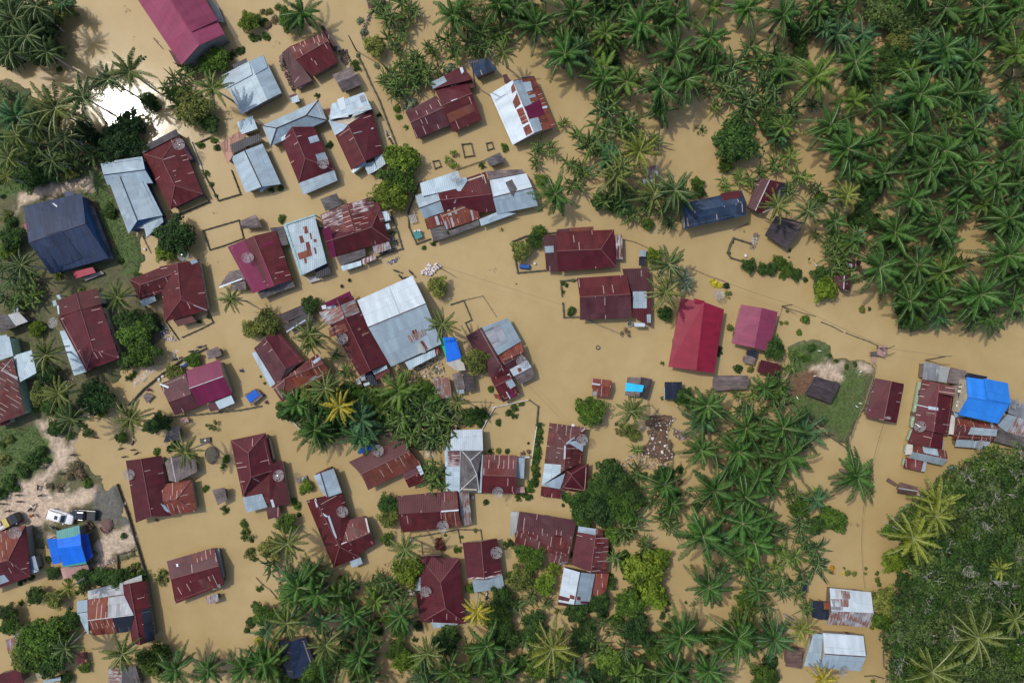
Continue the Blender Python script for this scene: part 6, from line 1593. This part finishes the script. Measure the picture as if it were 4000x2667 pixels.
def clothes():
    b = MB()
    for z0, z1, r0, r1 in ((.95, 1.2, .2, .19), (1.2, 1.42, .19, .23)):
        n = len(b.v)
        for zz, r in ((z0, r0), (z1, r1)):
            for j in range(12): a = 2 * math.pi * j / 12; b.v.append((math.cos(a) * r * .78 + .005, math.sin(a) * r * 1.12, zz))
        for j in range(12): j2 = (j + 1) % 12; b.face([n + j, n + j2, n + 12 + j2, n + 12 + j])
    n = len(b.v)
    for j in range(12): a = 2 * math.pi * j / 12; b.v.append((math.cos(a) * .08, math.sin(a) * .09, 1.49))
    for j in range(12): j2 = (j + 1) % 12; b.face([n - 12 + j, n - 12 + j2, n + j2, n + j])
    for s in (-1, 1): b.tube([(0, s * .17, 1.42), (.02, s * .24, 1.3), (.045, s * .27, 1.17)], [.095, .085, .07], 0, 8, False)
    m1 = (b.v, b.f, b.m); b = MB()
    for s in (-1, 1): b.tube([(0, s * .09, .98), (.02, s * .105, .78), (s * .12 + .03, s * .112, .48)], [.15, .125, .095], 0, 10, False)
    m2 = (b.v, b.f, b.m); b = MB()
    for k, (z, r) in enumerate(((1.60, .098), (1.66, .105), (1.72, .095), (1.765, .05))):
        for j in range(10): a = 2 * math.pi * j / 10; b.v.append((math.cos(a) * r * 1.08 - .012, math.sin(a) * r, z))
    for k in range(3):
        for j in range(10): j2 = (j + 1) % 10; b.face([k * 10 + j, k * 10 + j2, (k + 1) * 10 + j2, (k + 1) * 10 + j])
    b.face([30 + j for j in range(10)]); m3 = (b.v, b.f, b.m); return m1, m2, m3
CL = clothes()
def person(t, x, y, ang, shirt, label, pose=0, ground=None, cap='hair'):
    p = P(t, x, y, 1); g = gz(p) if ground is None else ground; o = empty('person', (p.x, p.y, g), math.radians(ang), label, 'person', 'people out in the flooded village')
    link('body', PR if pose else PB, o); 
    for nm, (v, f, m_), mt in (('shirt', CL[0], shirt), ('shorts', CL[1], 'pants'), ('hair' if cap == 'hair' else 'cap', CL[2], cap)): link(nm, mesh(nm, v, f, [mt], m_, smooth=True), o)
person('11', 845, 1000, 160, 'sh_dark', 'person in dark clothes wading, right of two below the flat white roof')
person('11', 775, 1055, 165, 'sh_dark', 'person in dark clothes wading, left of two below the flat white roof')
person('11', 2250, 528, 200, 'sh_yellow', 'person in a yellow shirt wading below the wide terrace', 1)
person('02', 2200, 268, 120, 'sh_blue', 'person in a blue shirt wading right of the magenta house', 1)
person('12', 55, 492, 200, 'sh_blue', 'person in a blue shirt standing by the small hut with blue tarpaulin')
person('12', 78, 560, 20, 'sh_pink', 'person in a pink shirt at the lower corner of the hut with blue tarpaulin', 1)
person('Y', 620, 360, 70, 'sh_orange', 'person in an orange shirt with a white cap near the loaded truck', 1, cap='w_white')
person('Y', 395, 480, 150, 'sh_purple', 'person in purple with a pale cap beside the loaded truck', 0, cap='w_white')
person('02', 1348, 445, 40, 'sh_pink', 'person in a pink shirt sitting height on the dark curved wall', 1, ground=-.6)
# ---------------------------------------------------------------- goats and geese
gn = [((-.35, 0, .52), (.13, .15)), ((-.05, 0, .50), (.15, .16)), ((.25, 0, .52), (.13, .15)), ((.42, 0, .68), .075), ((.50, 0, .82), .07), ((.66, 0, .78), .04), ((-.48, 0, .58), .025), ((-.55, 0, .64), .015)]
ge = [(0, 1), (1, 2), (2, 3), (3, 4), (4, 5), (0, 6), (6, 7)]
for s in (-1, 1):
    i = len(gn); gn += [((-.36, s * .08, .34), .07), ((-.42, s * .085, .22), .035), ((-.37, s * .085, .03), .025)]; ge += [(0, i), (i, i + 1), (i + 1, i + 2)]
    i = len(gn); gn += [((.27, s * .08, .33), .055), ((.28, s * .08, .2), .03), ((.28, s * .08, .03), .025)]; ge += [(2, i), (i, i + 1), (i + 1, i + 2)]
    i = len(gn); gn += [((.46, s * .10, .88), .02)]; ge += [(4, i)]
GOAT = skin_to_mesh('goat', gn, ge, ['goat'], 1, 1)
en = [((-.28, 0, .27), .05), ((-.12, 0, .28), .12), ((.08, 0, .29), .14), ((.22, 0, .36), .07), ((.27, 0, .52), .035), ((.30, 0, .62), .045), ((-.4, 0, .31), .03)]
ee = [(0, 1), (1, 2), (2, 3), (3, 4), (4, 5), (0, 6)]
for s in (-1, 1): i = len(en); en += [((.02, s * .06, .15), .02), ((.03, s * .06, .02), .018)]; ee += [(2, i), (i, i + 1)]
GOOSE = skin_to_mesh('goose', en, ee, ['goose'], 2, 1); BK = MB(); BK.tube([(.33, 0, .62), (.41, 0, .60)], [.03, .012], 0, 6); BKM = mesh('beak', BK.v, BK.f, ['beak'])
for i, (t, x, y, a, w_) in enumerate((('02', 170, 1405, 10, 'upper left on the pale dirt yard'), ('02', 378, 1408, 20, 'in the middle of the pale dirt yard'), ('02', 182, 1465, 5, 'below its neighbour on the left of the dirt yard'), ('02', 32, 1485, 0, 'at the left edge of the dirt yard'),
        ('02', 82, 1550, 15, 'lowest on the left of the dirt yard'), ('02', 565, 1207, 10, 'beside the dry brown bush on the track'), ('02', 360, 1335, 80, 'on the track below the hedge'), ('02', 672, 1035, 15, 'on the shore left of the grassy kerb'),
        ('02', 870, 883, -5, 'at the water edge by the red-black motorbike'), ('02', 1097, 986, 20, 'leftmost of the group in shallow water'), ('02', 1212, 996, 5, 'top right of the group in shallow water'), ('02', 1243, 1028, 30, 'rightmost of the group in shallow water'), ('02', 1130, 1060, 10, 'lowest of the group in shallow water'), ('02', 1212, 932, 60, 'wading towards the coconut palm'))):
    p = P(t, x, y, .4); g = gz(p); o = link('goat', GOAT, None, (p.x, p.y, max(g, -.38))); o.rotation_euler = (0, 0, math.radians(a)); tag(o, f'small dark brown goat {w_}', 'goat', 'goats on and beside the dirt yard')
for i, (t, x, y, a, w_) in enumerate((('32', 472, 85, -5, 'alone on the upper grass lobe'), ('32', 463, 232, 40, 'on the pale soil, left of two'), ('32', 570, 222, 80, 'on the pale soil, right of two'), ('32', 850, 275, 40, 'near the top right corner of the grass'),
        ('32', 430, 315, 20, 'at the top corner of the thatched hut'), ('32', 268, 516, -60, 'alone at the left of the thatched hut'), ('32', 845, 566, -10, 'by the bamboo fence, upper of two'), ('32', 812, 595, -35, 'by the bamboo fence, lower of two'))):
    p = P(t, x, y, .5); o = empty('goose', (p.x, p.y, gz(p) + .02), math.radians(a), f'white goose on the grass island {w_}', 'goose', 'white geese on the grass island'); link('body', GOOSE, o).scale = (.85,) * 3; link('beak', BKM, o).scale = (.85,) * 3
# ---------------------------------------------------------------- sacks, rubbish, small things
random.seed(12)
cx = [(1545, 915), (1560, 895), (1580, 870), (1590, 855), (1600, 875), (1575, 905), (1598, 905), (1618, 895), (1640, 888), (1560, 935), (1545, 945), (1585, 930), (1605, 930), (1625, 918), (1570, 950), (1598, 952), (1635, 925), (1650, 905), (1650, 862), (1665, 858), (1680, 870), (1695, 880), (1660, 880), (1678, 888), (1525, 925), (1530, 940), (1612, 945), (1590, 890), (1615, 910), (1575, 962)]
for x, y in cx:
    p = P('11', x + rnd(-4, 4), y + rnd(-4, 4), .3); b = MB(); sack_mesh(b, (0, 0, 0), (rnd(.2, .27), rnd(.2, .3), rnd(.14, .2))); o = b.build('sack', 'sack', None, smooth=True); o.location = (p.x, p.y, rnd(.05, .3)); o.rotation_euler = (rnd(-.3, .3), rnd(-.3, .3), rnd(0, 6))
    tag(o, 'white tied sack in the pile on the flooded road', 'sack', 'white sacks piled on the flooded road')
def heap(name, label, t, cs, n, mats, smin, smax, z=.1, per=None):
    poly = pts(t, cs); xs = [p.x for p in poly]; ys = [p.y for p in poly]; b = MB(); k = 0
    while k < n:
        x, y = rnd(min(xs), max(xs)), rnd(min(ys), max(ys))
        if inside(x, y, poly) < 0: continue
        zz = max(gz((x, y)), 0) + z * random.random(); d = (rnd(smin, smax), rnd(smin, smax) * .6, rnd(.03, .12)); b.box((x, y, zz), d, random.randrange(len(mats)), rnd(0, 3), rnd(-.4, .4), rnd(-.4, .4)); k += 1
    o = b.build(name, mats); o['kind'] = 'stuff'; o['label'] = label; o['category'] = 'rubbish'; return o
heap('rubbish', 'mixed rubbish strewn over the brown debris mound', '22', '1260 670 1490 690 1500 740 1440 800 1430 880 1490 930 1470 1090 1250 1070 1190 1000 1260 900', 420, ['wood', 'w_plank', 'sack', 'moss', 'thatchbr', 'wood', 'moss'], .08, .38)
heap('rubbish', 'pale rubbish below the debris mound', '22', '1080 1040 1200 1040 1400 1100 1450 1170 1300 1180 1000 1130', 200, ['sack', 'w_plank', 'barkpale', 'wood', 'pinkwood'], .08, .35)
heap('rubbish', 'rubbish and offcuts in the muddy yard below the bright zinc house', '12', '1260 230 1700 120 1760 330 1640 420 1480 330 1330 480 1250 400', 320, ['wood', 'w_plank', 'barkpale', 'moss', 'sack'], .08, .4, .1)
heap('rubbish', 'white and coloured rubbish along the left bank', '01', '1470 1400 1540 1420 1630 1568 1500 1568', 90, ['sack', 'sack', 'tarp', 'wood', 'w_white'], .08, .3)
heap('rubbish', 'pale rubbish around the coconut palms, left', '02', '300 400 520 330 700 330 540 620 380 640', 170, ['sack', 'w_white', 'wood', 'w_plank', 'sh_blue'], .06, .3)
heap('rubbish', 'stone rubble and bricks in the yard right of the blue shelter', '03', '900 440 1060 420 1060 510 930 520', 150, ['concrete', 'sack', 'w_block', 'w_cream'], .06, .24)
heap('rubbish', 'dark firewood and scrap behind the long red house', '12', '1240 330 1340 340 1390 470 1330 500 1260 420', 160, ['wood', 'moss', 'w_plank', 'barkpale'], .08, .45, .3)
heap('rubbish', 'scrap and laundry under the wide red house roof edge', '11', '1200 560 1250 560 1320 700 1240 760 1100 790 1220 700', 120, ['wood', 'w_white', 'sh_blue', 'moss', 'sack'], .06, .3, .3)
heap('rubbish', 'wet bags and cuttings lying on the flooded road', '11', '1210 845 1230 825 1330 785 1300 830 1240 865', 80, ['sack', 'moss', 'sh_blue', 'wood', 'moss'], .08, .3, .1)
heap('rubbish', 'pale planks and scraps on the grey roof terrace at the right edge', '32', '2080 890 2250 920 2340 960 2330 985 2250 970', 50, ['sack', 'w_cream', 'pinkwood'], .1, .35, .2)
heap('rubbish', 'broken timber beside the half-ruined red house', '10', '250 480 360 800 350 850 290 740 220 600', 150, ['wood', 'pinkwood', 'w_plank', 'mauve'], .1, .6, .5)
heap('rubbish', 'dark leaf litter heap right of the half-ruined red house', '10', '785 455 840 460 870 560 820 600 780 560', 160, ['thatchbr', 'moss', 'wood'], .1, .3, .4)
heap('rubbish', 'dry cuttings along the small fence, top centre', '10', '1050 90 1090 100 1000 290 1030 400 990 420 960 300', 150, ['barkpale', 'moss', 'wood'], .08, .4, .2)
heap('rubbish', 'flood-borne branches beside the free-standing wall ring', '21', '2240 560 2275 600 2210 740 2180 700', 60, ['barkpale', 'bamboo', 'wood'], .15, .7, .1)
heap('rubbish', 'brush and branches at the palm side of the debris mound', '22', '1470 790 1560 820 1640 880 1560 900 1490 860', 120, ['wood', 'barkpale', 'thatchbr'], .12, .6, .2)
# grass blades
def grass(label, areas, per, seed):
    random.seed(seed); V_ = []; F_ = []; c_ = []
    for t, cs, dens, col in areas:
        poly = pts(t, cs); A = np.array([[p.x, p.y] for p in poly]); x0, y0 = A.min(0); x1, y1 = A.max(0); n = int((x1 - x0) * (y1 - y0) * dens)
        X = np.random.default_rng(seed).uniform(x0, x1, n); Y = np.random.default_rng(seed + 1).uniform(y0, y1, n); ok = sdist(X[None], Y[None], poly)[0] > 0
        for x, y in zip(X[ok], Y[ok]):
            g = gz((x, y))
            if g < .0: continue
            a = rnd(0, 6.28); h = rnd(.10, .34); w_ = rnd(.04, .10); lx, ly = rnd(-.14, .14), rnd(-.14, .14); k = len(V_)
            V_ += [(x - math.cos(a) * w_, y - math.sin(a) * w_, g), (x + math.cos(a) * w_, y + math.sin(a) * w_, g), (x + lx, y + ly, g + h)]; F_.append((k, k + 1, k + 2)); c_.append(min(1, max(0, col + rnd(-.3, .3))))
    me = mesh('grass', V_, F_, ['leaf'], None, None, c_); o = link('grass', me, None, None, (.085, .125, .030)); o['kind'] = 'stuff'; o['label'] = label; o['category'] = 'grass'
grass('short grass and weeds on the raised ground at the left', [('00', '0 850 160 820 330 960 330 1300 200 1568 0 1568', 14, .4), ('01', '560 0 930 20 1180 580 1260 560 1320 920 1180 960 1040 780 900 400 700 150 400 120 0 260 0 0', 14, .35), ('02', '0 800 330 760 440 960 470 1080 300 1200 60 1300 0 1450', 14, .45)], 1, 5)
grass('bright short grass covering the small island', [('32', '240 60 330 10 420 10 530 70 580 150 500 190 380 200 300 260 220 300', 16, .5), ('32', '700 250 860 260 880 330 850 560 760 820 650 880 560 780 400 680 220 600 170 500 330 480 560 600 660 400', 22, .7)], 1, 8)
grass('weedy ground cover between the plants of the garden plots', [('12', '1860 600 2190 600 2080 800 1860 800', 40, .3), ('12', '400 600 560 600 700 860 600 800 500 800', 14, .4), ('12', '1500 560 1850 600 1700 1000 1500 900 1200 850 1000 560', 14, .2), ('03', '1100 400 1290 350 1330 520 1100 500', 14, .4)], 1, 11)
# hand-placed bits
def thing(name, label, cat, t, x, y, z, parts, ang=0, grp=None):
    p = P(t, x, y, z); o = empty(name, p, math.radians(ang), label, cat, grp)
    for nm, mt, fn in parts: b = MB(); fn(b); b.build(nm, mt, o)
    return o
thing('water_drum', 'blue-black plastic drum lying at the curved yard wall', 'drum', '21', 115, 880, .3, [('barrel', 'sh_blue', lambda b: b.tube([(-.9, 0, 0), (-.8, 0, 0), (.8, 0, 0), (.95, 0, 0)], [.3, .42, .45, .3], 0, 12)), ('lid', 'bikeblk', lambda b: b.tube([(.95, 0, 0), (1.0, 0, 0)], .2, 0, 10))], -5)
thing('floating_box', 'white box on a dark ring drifting alone in open water', 'box', '22', 790, 55, .1, [('ring', 'moss', lambda b: b.tube([(.33 * math.cos(k * .524), .33 * math.sin(k * .524), 0) for k in range(13)], .08, 0, 6)), ('box', 'w_white', lambda b: b.box((.05, 0, .12), (.3, .26, .2)))], 20)
thing('water_tank', 'round grey-green concrete well ring below the two-tone house', 'well', '21', 1083, 1405, .2, [('rim', 'concrete', lambda b: b.tube([(.45 * math.cos(k * .393), .45 * math.sin(k * .393), 0) for k in range(17)], .10, 0, 6)), ('well_cover', 'moss', lambda b: b.tube([(0, 0, -.5), (0, 0, -.1)], .36, 0, 14))])
thing('zinc_raft', 'flat square zinc sheet floating below the green-shuttered house', 'raft', '32', 1690, 1180, .15, [('deck', 'zinc', lambda b: b.box((0, 0, 0), (1.35, 1.35, .07))), ('float', 'wood', lambda b: b.box((0, 0, -.12), (1.0, 1.0, .14))), ('knob', 'w_white', lambda b: b.box((.4, .35, .1), (.3, .2, .12)))], 22)
thing('floating_bottle', 'white container drifting below the zinc raft, upper one', 'container', '32', 1598, 1222, .05, [('bottle', 'w_white', lambda b: b.tube([(-.3, 0, 0), (.2, 0, 0), (.3, 0, 0)], [.1, .1, .04], 0, 8)), ('lid', 'sh_blue', lambda b: b.tube([(.3, 0, 0), (.35, 0, 0)], .045, 0, 8))], -10)
thing('floating_bottle', 'white container drifting below the zinc raft, lower one', 'container', '32', 1637, 1268, .05, [('bottle', 'w_white', lambda b: b.tube([(-.25, 0, 0), (.2, 0, 0), (.3, 0, 0)], [.14, .14, .05], 0, 8)), ('lid', 'beak', lambda b: b.tube([(.3, 0, 0), (.35, 0, 0)], .055, 0, 8))], -40)
thing('table', 'green table with plates under a white cloth edge in the terrace yard', 'table', '11', 1485, 585, .75, [('table_top', 'teal', lambda b: b.box((0, 0, 0), (1.3, 1.4, .06)))] + [('leg', 'wood', (lambda sx, sy: lambda b: b.box((sx * .55, sy * .6, -.6), (.07, .07, 1.15)))(sx, sy)) for sx in (-1, 1) for sy in (-1, 1)], 20)
for dx, dy in ((-25, -30), (5, -38), (20, -35)): thing('bundle', 'white bundle resting on the green table in the terrace yard', 'bundle', '11', 1485 + dx, 585 + dy, .9, [('cloth', 'sack', lambda b: sack_mesh(b, (0, 0, 0), (.2, .22, .12))), ('knot', 'w_white', lambda b: b.tube([(0, 0, .1), (0, 0, .18)], [.05, .03], 0, 6))], 0, 'white bundles on the green table')
thing('shelf_rack', 'pale slatted rack standing in the terrace yard', 'rack', '11', 1440, 440, .6, [('frame', 'barkpale', lambda b: [b.box((0, s * .6, 0), (1.2, .06, .06)) for s in (-1, 1)])] + [('slat', 'w_white', (lambda k: lambda b: b.box((-.5 + k * .25, 0, .05), (.1, 1.4, .04)))(k)) for k in range(5)] + [('leg', 'wood', (lambda s: lambda b: b.box((s * .5, 0, -.5), (.07, .07, 1)))(s)) for s in (-1, 1)], 15)
thing('notice_board', 'blue and white printed board leaning by the wall above the brown wing', 'board', '02', 1672, 225, .5, [('panel', 'sh_blue', lambda b: b.box((0, 0, 0), (1.7, .62, .05), 0, 0, .35)), ('stripe', 'w_white', lambda b: b.box((0, .17, .13), (1.6, .2, .03), 0, 0, .35)), ('leg', 'wood', lambda b: b.box((-.6, .2, -.4), (.06, .06, 1))), ('leg', 'wood', lambda b: b.box((.6, .2, -.4), (.06, .06, 1)))], 32)
thing('scrap_frame', 'rusty scrap metal frame beside a heap on the dirt yard', 'frame', '03', 960, 150, .6, [('beam', 'rust', lambda b: b.tube([(-.5, 1.0, 0), (.1, -.2, .1), (.9, -1.1, 0)], .07, 0, 6)), ('beam', 'rust', lambda b: b.tube([(-1.1, .8, 0), (-.6, -.4, 0), (.3, -1.3, 0)], .07, 0, 6)), ('panel', 'rust', lambda b: b.box((-.3, -.1, -.15), (.9, 1.4, .08), 0, .6)), ('panel', 'pinkwood', lambda b: b.box((-.7, .7, .05), (.5, .7, .06), 0, .5))], 10)
thing('dry_heap', 'round heap of dark red-brown scrap behind the rusty frame', 'heap', '03', 985, 120, .2, [('pile', 'thatchbr', lambda b: sack_mesh(b, (0, 0, .1), (1.15, 1.3, .45))), ('branch', 'wood', lambda b: b.tube([(-1, .2, .4), (1, -.3, .6)], .06, 0, 5))])
thing('fish_cage', 'dark round basket cage of branches and reeds near the thatch hut', 'cage', '02', 1945, 1040, .15, [('netting', 'moss', lambda b: sack_mesh(b, (0, 0, 0), (1.15, 1.5, .2))), ('rim', 'wood', lambda b: b.tube([(1.15 * math.cos(k * .393), 1.5 * math.sin(k * .393), .1) for k in range(17)], .05, 0, 5))])
thing('boat_box', 'dark oblong trough floating above the round basket cage', 'trough', '02', 1888, 905, .2, [('hull', 'bikeblk', lambda b: b.box((0, 0, 0), (1.8, .85, .35))), ('inside', 'moss', lambda b: b.box((0, 0, .18), (1.6, .65, .04))), ('bundle', 'sack', lambda b: sack_mesh(b, (.1, 0, .3), (.25, .2, .12)))], 8)
thing('cement_trough', 'small grey concrete trough with two pots, right of the tall maroon hip house', 'trough', '12', 425, 1262, .3, [('base', 'concrete', lambda b: b.box((0, 0, -.2), (1.7, .8, .6))), ('pot', 'w_white', lambda b: b.tube([(.3, .1, .1), (.3, .1, .32)], [.16, .2], 0, 10)), ('pot', 'w_block', lambda b: b.tube([(-.4, -.05, .1), (-.4, -.05, .3)], [.12, .15], 0, 10))], 15)
for t, x, y, lab in (('12', 1990, 1430, 'white sack leaning by the long low red house'), ('22', 1290, 888, 'large white bag on the debris mound'), ('22', 1378, 1014, 'white bag on the lower debris mound'), ('22', 1405, 955, 'white bag right of the centre of the debris mound'), ('31', 445, 865, 'white bent sheet floating by the plantation'), ('22', 555, 757, 'white box at the top eave of the red ribbed house'), ('21', 212, 852, 'white bag beside the blue-black drum'), ('21', 2150, 780, 'white bag on the free-standing wall ring'), ('01', 1325, 720, 'white bag on the mud below the bamboo bundle'), ('02', 1490, 318, 'white bag on the dark curved wall, upper one'), ('02', 1455, 345, 'white bag on the dark curved wall, lower one'), ('02', 1140, 1490, 'white square sign plate by the boundary wall')):
    p = P(t, x, y, .3); b = MB(); sack_mesh(b, (0, 0, 0), (rnd(.22, .32), rnd(.25, .4), .18)); o = b.build('bag', 'sack', None, smooth=True); g = max(gz(p), 0) + .15
    if 'eave' in lab: g = 2.0
    o.location = (p.x, p.y, g); o.rotation_euler = (0, 0, rnd(0, 3)); tag(o, lab, 'bag')
